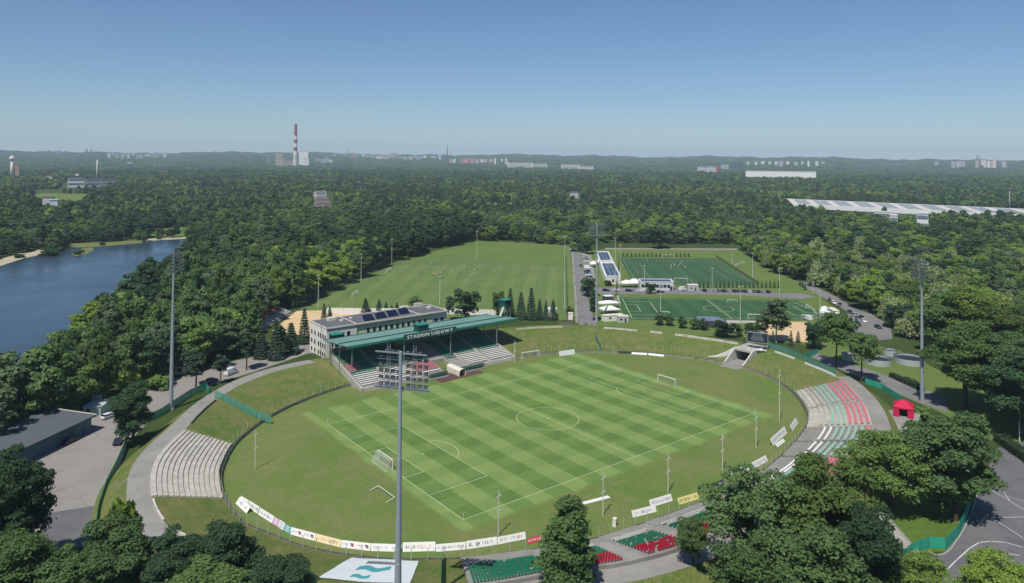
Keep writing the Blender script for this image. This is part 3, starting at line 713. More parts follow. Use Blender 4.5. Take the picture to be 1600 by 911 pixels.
rf = wallbox(BX0+.3, BX3-.3, BY0+.8, BY1-.3, BH+.45, BH+.62, roof_felt, 'roof')
m_ = MB()
for a, b in (((BX0, BY0+.15), (BX3, BY0+.15)), ((BX0, BY1-.1), (BX3, BY1-.1)), ((BX0+.1, BY0), (BX0+.1, BY1)), ((BX3-.1, BY0), (BX3-.1, BY1)), ((BX1, BY0), (BX1, BY1)), ((BX2-6, BY0), (BX2-6, BY1))):
    m_.beam((*a, BH+.5), (*b, BH+.5), .36, .5)
m_.build('parapet', off_white, cb)
m_ = MB(); m_.box(((BX0+BX3)/2, BY0-.12, BH+.12), (BX3-BX0+.4, .3, .22)); m_.build('cornice', dark_grey, cb)
def window(x, z, w, h, yf, par, side=False):
    m_ = MB()
    if side: m_.box((yf-.03, x, z), (.06, w, h))
    else: m_.box((x, yf-.03, z), (w, .06, h))
    o = m_.build('window', white, par)
    m_ = MB()
    if side: m_.box((yf-.07, x, z), (.05, w-.2, h-.2))
    else: m_.box((x, yf-.07, z), (w-.2, .05, h-.2))
    m_.build('pane', glass, o)
for z in (8.4, 5.0, 1.8):
    for x in (-22.4, -20.0, -17.6): window(x, z, 1.5, 2.2, BY0, w0)
    for x in np.arange(-9.0, 19, 2.6): window(x, z, 1.4, 2.2, BY0+.4, w1)
    for x in (22.5, 25.5): window(x, z, 1.8, 1.4, BY0+.6, w2)
    for y in (96.6, 98.6, 100.6, 102.6, 106, 109): window(y, z-.4, 1.3, 1.9, BX0, w0, True)
for x, y in ((-7.5, 99.0), (-1.6, 99.8), (4.2, 100.6), (10.0, 101.5)):
    m_ = MB(); m_.add([(x-2.2, y-1.6, BH+.9), (x+2.2, y-1.6, BH+.9), (x+2.2, y+1.2, BH+2.6), (x-2.2, y+1.2, BH+2.6)], [(0, 1, 2, 3)]); m_.obox((x, y-.2, BH+1.68), (2.2, 0, 0), (0, 1.4, .85), (0, -.03, .05))
    o = m_.build('solar_panel', solar, cb); m_ = MB(); m_.box((x-1.5, y+1.0, BH+1.5), (.1, .1, 1.9)); m_.box((x+1.5, y+1.0, BH+1.5), (.1, .1, 1.9)); m_.build('support', grey, o)
for x, y, w, d_, h in ((-19.5, 107, 3, 2, 1.2), (-17, 103, 1.2, 1, .7), (13.5, 108, 2, 1.5, 1.5), (15, 109.5, 3.5, 2, 1.0), (24, 104, 1.5, 1.5, .8), (22, 109.5, 4, .8, 1.6), (-12, 105, 1, 1, .6), (1, 108, 1.1, 1.1, .8)):
    m_ = MB(); m_.box((x, y, BH+.6+h/2), (w, d_, h)); m_.build('roof_unit', off_white, cb)
m_ = MB(); m_.tube((-27.8, 97.5, 0), (-27.8, 97.5, 13.2), .14, .1, 8); dp = m_.build('pole', dark_grey); tag(dp, 'dark slim flagpole in front of the white end wall of the club building', 'pole')

# ================================================================== floodlight masts
mast_col = M('mast_steel', (168, 178, 186), .45, .08, .3, metal=.3, spec=.5)
lamp_me = None
def lamp_mesh():
    m_ = MB(); m_.box((0, .05, 0), (.62, .3, .5), mi=0); m_.add([(-.36, .22, -.32), (.36, .22, -.32), (.36, .22, .32), (-.36, .22, .32), (-.25, 0, -.2), (.25, 0, -.2), (.25, 0, .2), (-.25, 0, .2)], [(0, 1, 2, 3), (0, 4, 5, 1), (1, 5, 6, 2), (2, 6, 7, 3), (3, 7, 4, 0)], 0)
    m_.quad((-.33, .235, -.29), (.33, .235, -.29), (.33, .235, .29), (-.33, .235, .29), 1); m_.box((0, -.15, 0), (.1, .3, .1), mi=0)
    return m_.mesh('floodlight', [M('lamp_body', (62, 68, 76), .5, .1), M('lamp_glass', (196, 204, 210), .15, 0, spec=.6)])
lamp_me = lamp_mesh()
def mast(q, H, label, face, zb=0.0):
    e = empty('floodlight_mast', (q[0], q[1], zb)); tag(e, label, 'floodlight mast', 'stadium floodlight masts'); H -= zb
    m_ = MB(); n = 14; lv = [(0, .62), (H*.33, .5), (H*.33+.02, .47), (H*.66, .36), (H*.66+.02, .33), (H, .26)]
    for (z0, r0), (z1, r1) in zip(lv, lv[1:]): m_.tube((0, 0, z0), (0, 0, z1), r0, r1, n, cap=False)
    m_.tube((0, 0, H-.01), (0, 0, H+.1), .3, .2, n); m_.build('column', mast_col, e, smooth=True)
    m_ = MB(); m_.tube((0, 0, -.3), (0, 0, .5), 1.1, 1.0, 12); m_.build('footing', concrete, e)
    f = np.array([face[0]-q[0], face[1]-q[1], 0.0]); f /= np.linalg.norm(f); u = np.array([f[1], -f[0], 0]); hb = H-5.6
    Wd = 4.4; up = np.array([0, 0, 1.0]); m_ = MB()
    for zz in (0.0,): 
        m_.obox(f*.7+up*hb, u*Wd, f*.35, up*.06)
        m_.beam(-u*Wd+f*.45+up*(hb-.12), u*Wd+f*.45+up*(hb-.12), .2, .3)
    m_.build('catwalk', grey, e)
    m_ = MB()
    for zz in (.55, 1.1): m_.beam(-u*Wd+f*.35*0+up*(hb+zz), u*Wd+up*(hb+zz), .04, .04); 
    for a in np.linspace(-1, 1, 9): m_.beam(u*Wd*a+up*hb, u*Wd*a+up*(hb+1.1), .04, .04)
    m_.build('railing', grey, e)
    m_ = MB()
    for r in range(6): m_.beam(-u*4.1+f*.55+up*(hb+.2+r*1.0), u*4.1+f*.55+up*(hb+.2+r*1.0), .05, .05)
    for a in (-.52, .52): 
        for s_ in (-.22, .22): m_.beam(u*(4.1*a+s_)+f*.45+up*hb, u*(4.1*a+s_)+f*.45+up*(hb+6.6), .07, .07)
        for k in range(8): m_.beam(u*(4.1*a-.22)+f*.45+up*(hb+k*.8), u*(4.1*a+.22)+f*.45+up*(hb+(k+1)*.8), .05, .05)
    m_.beam(-u*4.2+f*.1+up*(H-.2), u*4.2+f*.1+up*(H-.2), .14, .2)
    m_.build('lamp_frame', grey, e)
    rzz = math.atan2(f[1], f[0])-PI/2
    for r in range(6):
        for c in (-3.7, -2.7, -1.7, -.8, .8, 1.7, 2.7, 3.7):
            if r == 5 and abs(c) > 2.8: continue
            o = inst('floodlight', lamp_me, e, tuple(u*c+f*.95+up*(hb+.35+r*1.0)), scale=(.92, .92, .92)); o.rotation_euler = (-.5, 0, rzz)
    return e
mast((-86.8, -64.2), 47.0, 'near floodlight mast rising in front of the striped field', (0, 0), 0.0)
ql = G(267, 640); mast(ql, hgt(272, 395, ql), 'floodlight mast beside the left car park fence, before the lake', (0, 0))
qr = G(1441, 630); mast(qr, hgt(1440, 407, qr), 'floodlight mast at the right edge of the stadium by the red tent', (0, 0))
qf = G(932, 503); mast(qf, hgt(935, 349, qf), 'floodlight mast at the far gate beside the straight road', (0, 0))

# slim poles round the field with two small lamps each
ppm = M('pole_white', (206, 208, 200), .5, .06)
def field_pole(px, py, H, label, arms=True):
    q = G(px, py); e = empty('floodlight_pole', (q[0], q[1], 0)); tag(e, label, 'pole', 'slim poles around the field')
    m_ = MB(); m_.tube((0, 0, 0), (0, 0, H), .12, .07, 8); m_.build('pole', ppm, e)
    if arms:
        for z in (H*.55, H*.88):
            m_ = MB(); m_.beam((-.35, 0, z), (.35, 0, z), .06, .06); m_.box((.42, 0, z+.02), (.26, .3, .26)); m_.box((-.3, .1, z-.3), (.16, .16, .3)); m_.build('lamp_bracket', ppm, e)
for a in ((398.5, 733, 9.6, 'slim white pole at the left end of the field'), (778.6, 837, 9.1, 'slim white pole on the near touchline behind the left corner flag'),
          (942.2, 805.3, 9.1, 'slim white pole on the near side beside the tall poplar'), (1044, 770.5, 8.9, 'slim white pole on the near side above the yellow board'),
          (1128.8, 735, 9.0, 'second slim white pole from the right on the near side'), (1181.5, 700, 9.1, 'slim white pole beside the near right corner flag')): field_pole(*a)
field_pole(1218, 660, 15.4, 'tall lattice pole inside the wall near the red and green benches')
field_pole(804, 566, 8.0, 'cream pole beside the far training goal', True)

# ================================================================== goals, corner flags
def goal(cx, cy, rz, label, w=7.32, h=2.44, dp=1.8, tilt=0.0, m=white, group='football goals', nm='goal'):
    e = empty(nm, (cx, cy, 0), rz); tag(e, label, 'goal', group)
    if tilt: e.rotation_euler = (tilt, 0, rz); e.location = (cx, cy, .1)
    r = .1
    for s_ in (-1, 1): 
        m_ = MB(); m_.tube((s_*w/2, 0, 0), (s_*w/2, 0, h), r, n=8); m_.build('post', m, e)
    m_ = MB(); m_.tube((-w/2, 0, h), (w/2, 0, h), r, n=8); m_.build('crossbar', m, e)
    m_ = MB()
    for s_ in (-1, 1): m_.tube((s_*w/2, 0, h), (s_*w/2, .7, h), .025, n=5); m_.tube((s_*w/2, .7, h), (s_*w/2, dp, 0), .025, n=5); m_.tube((s_*w/2, 0, .05), (s_*w/2, dp, .05), .03, n=5)
    m_.tube((-w/2, .7, h), (w/2, .7, h), .025, n=5); m_.tube((-w/2, dp, .05), (w/2, dp, .05), .03, n=5)
    m_.build('net_frame', m, e)
    m_ = MB(); q_ = lambda *p: m_.quad(*p)
    q_((-w/2, .02, h), (w/2, .02, h), (w/2, .7, h), (-w/2, .7, h)); q_((-w/2, .7, h), (w/2, .7, h), (w/2, dp, 0), (-w/2, dp, 0))
    for s_ in (-1, 1): m_.add([(s_*w/2, .02, 0), (s_*w/2, dp, 0), (s_*w/2, .7, h), (s_*w/2, .02, h)], [(0, 1, 2, 3)])
    m_.build('net', netting, e); return e
goal(-HL, 0, PI/2, 'white goal on the goal line nearest the floodlight mast')
goal(HL, 0, -PI/2, 'white goal on the far right goal line')
q = (G(573, 764)+G(608, 790))/2; dq = G(608, 790)-G(573, 764)
goal(q[0], q[1], math.atan2(dq[1], dq[0]), 'spare goal tipped on its face left of the field', 7.3, 2.3, 1.4, tilt=-1.35, m=M('goal_grey', (196, 200, 192), .6, .08))
q = (G(814, 561)+G(844, 557))/2; dq = G(844, 557)-G(814, 561)
goal(q[0], q[1], math.atan2(dq[1], dq[0]), 'spare goal standing by the far fence near the grandstand', 7.3, 2.3, 1.3)
for x_, y_, lb in ((-HL, -HW, 'corner flag at the near left corner of the field'), (-HL, HW, 'corner flag at the far left corner of the field'), (HL, -HW, 'corner flag at the near right corner of the field'), (HL, HW, 'corner flag at the far right corner of the field')):
    e = empty('corner_flag', (x_, y_, 0)); tag(e, lb, 'corner flag', 'corner flags'); m_ = MB(); m_.tube((0, 0, 0), (0, 0, 1.6), .035, n=6); m_.build('pole', white, e); m_ = MB(); m_.box((.2, 0, 1.42), (.4, .02, .3)); m_.build('flag', M('flag_yellow', (214, 206, 120), .8, .05), e)

# ================================================================== advertising boards
ink_k = M('ink_black', (40, 44, 50), .7, .1); ink_b = M('ink_blue', (58, 76, 140), .7, .1); ink_r = M('ink_red', (190, 60, 70), .7, .1); ink_o = M('ink_orange', (222, 160, 80), .7, .1); ink_t = M('ink_teal', (70, 160, 160), .7, .1); ink_p = M('ink_pink', (196, 120, 180), .7, .1); ink_g = M('ink_grey', (140, 144, 150), .7, .1); ink_v = M('ink_violet', (96, 70, 140), .7, .1)
bd_white = M('board_white', (228, 228, 224), .6, .06, 1.5); bd_cream = M('board_cream', (226, 212, 172), .6, .06); bd_yel = M('board_yellow', (222, 214, 140), .6, .06); bd_teal = M('board_teal', (70, 160, 158), .6, .06); bd_pink = M('board_pink', (206, 150, 196), .6, .06); bd_red = M('board_red', (196, 66, 84), .6, .06); bd_dark = M('board_dark', (52, 58, 62), .6, .1)
def board(p0, p1, label, h=1.05, m=bd_white, ink=(ink_k,), lean=0.45, marks=None, z=.06, flat=False):
    a, b = G(*p0), G(*p1); u = b-a; L = np.linalg.norm(u); u /= L; n_ = np.array([u[1], -u[0], 0.0])      # n_ towards the camera
    e = empty('advertising_board', ((a+b)/2)); tag(e, label, 'board', 'advertising boards round the field')
    h *= 1.25
    up = np.array([0, 0, 1.0])*math.cos(lean)-n_*math.sin(lean)
    if flat: up = -n_
    fr = np.cross(u, up); c = up*h/2+np.array([0, 0, z])
    m_ = MB(); m_.obox(c, u*L/2, up*h/2, fr*.035); m_.build('panel', m, e)
    if marks is None: marks = 'text'
    rr = random.Random(hash(label) % 9999); face = c+fr*.045; sgn = 1 if fr@n_ > 0 else -1; face = c+fr*.042*sgn
    pm_ = {}
    def put(cx, cy, w, hh, k): pm_.setdefault(k, MB()).obox(face+u*cx+up*cy, u*w/2, up*hh/2, fr*.006)
    if marks == 'text':
        x_ = -L*.40
        while x_ < L*.40:
            if rr.random() < .82:
                w = rr.choice((.16, .24, .3, .3)); hh = h*rr.choice((.34, .42, .42)); k = rr.randrange(len(ink))
                put(x_, rr.uniform(-.03, .03), w*.35, hh, k)
                if rr.random() < .7: put(x_+w*.4, hh*rr.choice((-.38, 0, .38)), w*.6, hh*.22, k)
                if rr.random() < .5: put(x_+w*.8, 0, w*.3, hh*rr.choice((1, .6)), k)
            x_ += .46
    elif marks == 'logo':
        for s_ in (-.12, .38):
            for k, (oy, ox) in enumerate(((.16, -.1), (-.12, .08))):
                for j in range(7):
                    yy = -.2+.4*j/6; w = .8*math.sqrt(max(0, 1-(yy/.24)**2)); put(L*s_+ox, oy+yy*.5, w*.8+.06, .06, k)
            for j in range(4): put(L*(s_-.3)+j*.32, .05, .14, .25, 2 % len(ink))
    elif marks == 'bars':
        for j in range(3): put(0, (-.28+.28*j)*h, L*.66, h*.1, 0)
    for k, mm in pm_.items(): mm.build('print', ink[k], e)['kind'] = 'stuff'
    m_ = MB()
    for a_ in (-.42, .42): m_.beam(u*L*a_-fr*sgn*.04+np.array([0, 0, z]), u*L*a_-fr*sgn*.04+up*h*.95, .06, .05)
    m_.build('brace', grey, e)
board((368, 787), (385, 803), 'white board lying against the low wall at the left bend', 1.2, ink=(ink_g,), lean=.7)
board((373, 785), (386, 793), 'first white board with green print at the left bend', ink=(ink_k, ink_t))
board((387, 793), (402, 803), 'white board with black lettering at the left bend', ink=(ink_k,))
board((403, 804), (425, 818), 'white board with blue and violet print', ink=(ink_b, ink_v, ink_b))
board((425.5, 818.3), (433, 823), 'small pink board with stripes', m=bd_pink, ink=(bd_white,), marks='bars')
board((433.5, 823.3), (442, 829), 'small white board between the pink and teal boards', ink=(ink_g,), marks='bars')
board((442.5, 829.3), (452, 835), 'small teal board with pale lines', m=bd_teal, ink=(bd_white,), marks='bars')
board((452.5, 835.2), (491, 845.5), 'white board with two red and blue ball emblems beside the teal board', ink=(ink_b, ink_r, ink_g), marks='logo')
board((491.5, 845.7), (531, 856), 'cream board with orange and black print', m=bd_cream, ink=(ink_o, ink_k, ink_o))
board((532, 856), (578, 861.5), 'white board with two red and blue ball emblems right of the cream board', ink=(ink_b, ink_r, ink_g), marks='logo')
board((579, 861.5), (627, 863), 'white board with faint grey lettering behind the floodlight mast', ink=(ink_g,))
board((629, 863), (680, 861.5), 'white board with black and yellow print right of the floodlight mast', 1.3, ink=(ink_k, ink_o, ink_k))
board((681, 863), (727.5, 859), 'white board with thin dark letters above the green fence', ink=(ink_k, ink_g))
board((729, 859), (777, 851.7), 'white board with heavy black block letters', 1.15, ink=(ink_k,))
board((778, 851.5), (822, 842.5), 'white board with small red lettering', ink=(ink_r, ink_g))
board((825, 850.5), (846, 845.5), 'low red board left of the poplar', .8, m=bd_red, ink=(bd_white,))
board((906, 790.5), (954, 778), 'long white board lying flat on the grass by the poplar', .9, ink=(ink_g, ink_o), flat=True)
board((989, 809.5), (1026, 800), 'white board with blue lettering on the near side', 1.1, ink=(ink_b,))
board((1017, 793.5), (1051, 783), 'white board with pale violet lettering on the near side', 1.2, ink=(ink_v, ink_g))
board((1061, 789.5), (1092, 780), 'yellow board with black letters', 1.1, m=bd_yel, ink=(ink_k,))
board((1108, 767), (1133, 757), 'dark board leaning at the wall above the locust trees', .9, m=bd_dark, ink=(bd_white,))
board((1145, 746), (1171, 734), 'white board with black lettering left of two broken boards', 1.2, ink=(ink_k,))
board((1178, 733), (1200, 721), 'battered white board with grey marks near the end of the terraces', 1.2, ink=(ink_g,))
board((1208, 697), (1230, 677), 'tall white board leaning below the grey terrace block', 1.5, ink=(ink_g,))
board((1215, 699), (1227, 690), 'small white board fallen by the terraces wall', .7, ink=(ink_g,), lean=.9)
board((1238, 674), (1247, 661), 'white board at the foot of the green benches', 1.2, ink=(ink_g,))
board((874, 557), (898, 553.5), 'white board standing alone by the far bank', 1.5, ink=(ink_k,), marks='none', lean=.2)
board((966, 552), (986, 553), 'dark low board at the foot of the far bank', .7, m=bd_dark, marks='none', lean=.3)
board((987, 553.5), (1011, 555), 'low white board at the foot of the far bank beside the dark one', .6, marks='none', lean=.6)
board((1013, 555), (1037, 557.5), 'low white board nearest the tunnel on the far side', .6, marks='none', lean=.6)
q = G(960.5, 822); e = empty('portable_cabinet', (q[0], q[1], 0), .5); tag(e, 'small white box standing on the grass by the near wall', 'cabinet'); m_ = MB(); m_.box((0, 0, .75), (.9, .7, 1.5)); m_.build('body', white, e); m_ = MB(); m_.box((0, 0, 1.56), (1.0, .8, .1)); m_.build('lid', off_white, e)
# banner sheet on the near bank
bnr = empty('banner_sheet'); tag(bnr, 'large white banner sheet with blue lettering spread on the near bank', 'banner')
c4 = [on_bank(497, 905), on_bank(660, 911), on_bank(657, 879), on_bank(557, 871)]
c4 = [on_bank(498, 904), on_bank(640, 914), on_bank(656, 878), on_bank(556, 872)]
m_ = MB(); nu, nv_ = 14, 8; vs = []
for j in range(nv_+1):
    for i_ in range(nu+1):
        a, b = i_/nu, j/nv_; p_ = (c4[0]*(1-a)+c4[1]*a)*(1-b)+(c4[3]*(1-a)+c4[2]*a)*b
        p_ = p_+np.array([0, 0, 0]); zz = zat(p_)+.16+.05*math.sin(9*a+4*b)+.04*math.sin(13*b-5*a); vs.append((p_[0], p_[1], zz))
m_.add(vs, [(j*(nu+1)+i_, j*(nu+1)+i_+1, (j+1)*(nu+1)+i_+1, (j+1)*(nu+1)+i_) for j in range(nv_) for i_ in range(nu)]); m_.build('sheet', M('banner_cloth', (214, 220, 222), .8, .06), bnr, smooth=True)
def bpt(a, b): 
    p_ = (c4[0]*(1-a)+c4[1]*a)*(1-b)+(c4[3]*(1-a)+c4[2]*a)*b; return np.array([p_[0], p_[1], zat(p_)+.16+.05*math.sin(9*a+4*b)+.04*math.sin(13*b-5*a)+.03])
def bquad(m_, a0, b0, a1, b1):
    m_.quad(bpt(a0, b0), bpt(a1, b0), bpt(a1, b1), bpt(a0, b1))
m_ = MB()
for k in range(16):
    a = .26+.026*k; bquad(m_, a, .40+.05*math.sin(k*.5), a+.0265, .56+.05*math.sin(k*.5))
for k in range(8): bquad(m_, .30+.026*k, .12+.02*math.sin(k), .3+.026*(k+1.02), .22+.03*math.sin(k))
m_.build('emblem', ink_t, bnr)
m_ = MB()
for k in range(15):
    a = .30+.026*k
    bquad(m_, a, .66, a+.008, .78)
    if k % 2: bquad(m_, a+.006, .70, a+.022, .73)
    else: bquad(m_, a+.012, .66, a+.020, .76)
for k in range(12): bquad(m_, .38+.018*k, .90, .38+.018*k+.01, .94)
m_.build('print', ink_k, bnr)

# ================================================================== green mesh fences
gf_mat = bpy.data.materials.new('green_mesh'); t = NT(gf_mat); b_ = t.bsdf(lin((52, 176, 148), KA), .7, 0, .2, None, .74); MATS['gf'] = gf_mat
gf_light = bpy.data.materials.new('green_mesh_light'); t = NT(gf_light); b_ = t.bsdf(lin((96, 158, 138), KA), .7, 0, .2, None, .6)
def fence(pts, label, h=2.3, m=gf_mat, cat='fence', group=None, step=3.0, post_m=None):
    e = empty('mesh_fence'); tag(e, label, cat, group)
    for a, b in zip(pts, pts[1:]):
        L = np.linalg.norm(b-a); n = max(1, int(round(L/step)))
        for k in range(n):
            p0 = a+(b-a)*k/n; p1 = a+(b-a)*(k+1)/n; u = (p1-p0)/np.linalg.norm(p1-p0); s_ = np.array([u[1], -u[0], 0])*.02
            m_ = MB(); z = np.array([0, 0, 1.0]); m_.add([p0+z*.05-s_, p1+z*.05-s_, p1+z*h-s_, p0+z*h-s_, p0+z*.05+s_, p1+z*.05+s_, p1+z*h+s_, p0+z*h+s_], [(0, 1, 2, 3), (7, 6, 5, 4), (3, 2, 6, 7), (0, 4, 5, 1), (0, 3, 7, 4), (1, 5, 6, 2)])
            m_.build('fence_panel', m, e)
            m_ = MB(); m_.tube(p0, p0+z*(h+.1), .05, n=5); m_.build('post', post_m or teal_dark, e)
    return e
def onb(L): return [on_bank(*p) for p in L]
fence([G(*p) for p in ((150, 830), (153, 806), (166, 765), (181, 735), (199, 694))], 'green mesh fence between the car park and the left bank')
fence([G(*p) for p in ((232, 660), (252, 650), (297, 620), (322, 609), (327, 620))], 'green mesh fence behind the left floodlight mast')
fence(onb(((336, 622), (360, 632), (390, 648), (424, 663))), 'green mesh fence running down the left bank to the field', m=gf_light)
fence(onb(((924, 513), (931, 532), (939, 547))), 'pale green mesh fence running down the far bank', 2.4, m=gf_light)
fence([RP(nbm-1.2, d_, bankz(nbm-1.2, d_)) for d_ in (1.2, 8, 14, rim(nbm-1.2)+3)], 'green mesh fence at the left end of the near seat blocks', 2.4)
fence([P(1200, 543, RIMZ), P(1230, 552, RIMZ), P(1262, 566, RIMZ), P(1306, 586, RIMZ)], 'long green mesh fence along the top of the right bank', 2.0, m=gf_light)
fence([G(*p) for p in ((1352, 600), (1378, 608), (1410, 630), (1440, 652))], 'green mesh fence beside the drive behind the red tent', 2.0)
fence([G(*p) for p in ((1396, 893), (1425, 866), (1452, 856), (1478, 858), (1497, 838), (1508, 815), (1516, 793))], 'bright green mesh fence curving beside the road', 2.2)
fence([G(*p) for p in ((1246, 566), (1262, 560), (1278, 552))], 'short green mesh fence by the dark round tree', 2.0)

# ================================================================== surroundings: flat surfaces
def sheet(name, px, z, m, label, cat=None, raw=False):
    pts = [p if raw else G(*p) for p in px]; m_ = MB()
    n = len(pts); ar = sum(pts[i][0]*pts[(i+1) % n][1]-pts[(i+1) % n][0]*pts[i][1] for i in range(n))
    if ar < 0: pts = pts[::-1]
    m_.add([(p[0], p[1], z) for p in pts], [tuple(range(n))])
    return tag(m_.build(name, m), label, cat or name, kind='structure')
sheet('lawn', ((440, 512), (470, 482), (560, 436), (640, 404), (745, 377), (800, 378), (890, 384), (903, 500), (800, 500), (700, 500), (560, 508)), .02, G_train, 'training ground grass behind the club building')
sheet('meadow', ((611, 412), (655, 398), (745, 377), (800, 378), (889, 386), (882, 415), (745, 411)), .04, G_lawn, 'dry meadow beyond the training pitch fence')
sheet('sand_court', ((425, 517), (463, 486), (600, 483), (600, 500), (490, 527)), .06, sand, 'pale sand court behind the club building')
sheet('car_park', ((40, 900), (150, 835), (200, 692), (240, 652), (300, 618), (330, 602), (400, 580), (482, 552), (508, 552), (500, 530), (430, 552), (370, 563), (300, 585), (240, 600), (175, 625), (120, 655), (0, 735), (0, 870)), .03, yard, 'worn grey car park beside the workshop')
sheet('asphalt_patch', ((60, 880), (70, 803), (150, 790), (152, 826), (140, 850)), .05, asphalt_dark, 'dark asphalt patch in the left corner of the car park')
sheet('road', ((896.5, 394), (907.5, 394), (919.5, 470), (934, 512), (905, 512), (902.6, 470)), .03, asphalt, 'straight grey road leading from the far gate to the woods')
sheet('pavement', ((892.5, 394), (896, 394), (902.2, 470), (904, 505), (899, 505), (898, 470)), .12, concrete, 'pale pavement beside the straight road')
sheet('parking_bay', ((909, 396), (923, 396), (932.5, 444), (917, 450)), .05, concrete, 'strip of parking bays beside the straight road')
sheet('lawn', ((905, 394), (960, 388), (1150, 388), (1200, 420), (1260, 446), (1300, 478), (1330, 520), (1300, 545), (1180, 528), (1000, 520), (930, 512)), .015, G_lawn, 'grass around the two artificial pitches')
sheet('road', ((919, 449.5), (1060, 450), (1160, 453), (1215, 458), (1250, 458), (1275, 464), (1250, 467.5), (1160, 461.5), (1060, 460), (920, 459.5)), .05, asphalt, 'access road between the two artificial pitches')
sheet('path', ((945, 387.5), (1150, 388.5), (1160, 390.5), (945, 389.5)), .05, concrete, 'pale path behind the far artificial pitch')
turf_m = grass('turf_artificial', (70, 110, 72), (78, 118, 78), (88, 122, 84), .03, .2, .4, stripe=(math.radians(-38), 5.0, .5))
turf2_m = grass('turf_artificial_far', (72, 108, 76), (82, 116, 84), (92, 122, 92), .03, .2, .4, stripe=(math.radians(-38), 6.0, .35))
far_c = [G(968, 403.5), G(1119, 403.5), G(1183, 445), G(990, 445)]
near_c = [G(963, 464.5), G(1243, 469), G(1312, 500), G(979, 500)]
sheet('artificial_pitch', far_c, .05, turf2_m, 'dark green artificial pitch with players behind the white pavilions', raw=True)
sheet('artificial_pitch', near_c, .05, turf_m, 'artificial training pitch with white lines beside the far bank', raw=True)
def bil(c, a, b): return (c[3]*(1-a)+c[2]*a)*(1-b)+(c[0]*(1-a)+c[1]*a)*b     # a along near edge, b depth
def pitch_lines(c, z, w=.16, circ=True):
    m_ = MB()
    def sg(a0, b0, a1, b1):
        p, q = bil(c, a0, b0), bil(c, a1, b1); seg(m_, p[0], p[1], q[0], q[1], w, z)
    sg(.03, .05, .97, .05); sg(.03, .95, .97, .95); sg(.03, .05, .03, .95); sg(.97, .05, .97, .95); sg(.5, .05, .5, .95)
    for s0, s1, b0, b1 in ((.03, .17, .2, .8), (.97, .83, .2, .8), (.03, .09, .35, .65), (.97, .91, .35, .65)): sg(s0, b0, s1, b0); sg(s0, b1, s1, b1); sg(s1, b0, s1, b1)
    if circ:
        p = bil(c, .5, .5); arc(m_, p[0], p[1], 7.5, 0, 2*PI, 40, w, z)
    return m_
o = pitch_lines(near_c, .075, .22).build('field_lines', line); tag(o, 'white line markings of the near artificial pitch', 'pitch lines', kind='structure')
o = pitch_lines(far_c, .075, .13, False).build('field_lines', M('line_faint', (170, 186, 140), .9, .2)); tag(o, 'white line markings of the far artificial pitch', 'pitch lines', kind='structure')
tr_c = [G(617, 415), G(874, 419), G(864, 478), G(545, 478)]
o = pitch_lines(tr_c, .05, .14).build('field_lines', M('line_fainter', (138, 164, 104), .9, .2)); tag(o, 'faint line markings of the grass training pitch', 'pitch lines', kind='structure')
sheet('sand_court', ((1185, 503), (1262, 503), (1262, 535), (1190, 530)), .05, sand, 'sand court behind the birch tree')
sheet('path', ((1135, 500), (1190, 502), (1190, 505), (1140, 505), (1150, 518), (1135, 518)), .06, concrete_lt, 'pale path around the blue roofed shelter')
sheet('road', ((1244, 439), (1261, 441), (1295, 458), (1313, 467), (1335, 482), (1359, 490), (1391, 508), (1395, 530), (1370, 532), (1336, 518), (1322, 486), (1297, 471), (1272, 458)), .06, asphalt, 'car park road curving along the wood on the right')
sheet('lawn', ((1270, 548), (1330, 535), (1400, 545), (1480, 585), (1600, 640), (1640, 700), (1600, 720), (1535, 680), (1470, 645), (1380, 606), (1310, 570)), .02, G_lawn, 'sunny lawn around the round tanks')
sheet('road', ((1270, 550), (1310, 563), (1360, 578), (1437, 606), (1480, 622), (1480, 645), (1437, 630), (1371, 600), (1330, 585), (1262, 556)), .05, asphalt, 'narrow drive between the lawn and the right bank')
sheet('road', ((1680, 690), (1600, 690), (1560, 700), (1535, 745), (1520, 790), (1483, 855), (1430, 900), (1390, 960), (1380, 1040), (1800, 1100)), .03, asphalt_dark, 'asphalt road junction in the lower right corner')
sheet('lawn', ((1230, 990), (1330, 950), (1400, 900), (1455, 862), (1480, 862), (1518, 790), (1535, 740), (1480, 690), (1400, 690), (1290, 780)), .02, G_lush, 'lush grass slope inside the green fence')
mk = M('road_marking', (206, 206, 200), .8, .2, 3.0)
m_ = MB()
def poly_line(pts, w=.22, z=.045):
    q = [G(*p) for p in pts]
    for a, b in zip(q, q[1:]): seg(m_, a[0], a[1], b[0], b[1], w, z)
poly_line(((1470, 900), (1495, 875), (1515, 857), (1530, 848), (1548, 846), (1572, 848), (1600, 856), (1640, 868)))
poly_line(((1496, 911), (1520, 890), (1540, 872), (1556, 866), (1575, 865), (1592, 868)))
poly_line(((1550, 809), (1600, 808), (1650, 808)), .15); poly_line(((1550, 809), (1600, 842), (1640, 870)), .15)
poly_line(((1551, 767), (1575, 781), (1600, 797)), .15); poly_line(((1570, 775), (1600, 783)), .12); poly_line(((1565, 765), (1580, 785)), .12)
tag(m_.build('road_markings', mk), 'white lines painted on the road junction', 'road marking', kind='structure')
def kerb(pts, label, w=.18, h=.14):
    q = [G(*p) for p in pts]; m_ = MB()
    for a, b in zip(q, q[1:]): m_.beam(a+np.array([0, 0, h/2]), b+np.array([0, 0, h/2]), w, h)
    tag(m_.build('kerb', concrete_lt), label, 'kerb', kind='structure')
kerb(((1452, 862), (1462, 868), (1476, 866), (1486, 858), (1505, 830), (1520, 797), (1528, 770)), 'pale kerb along the road below the green fence')

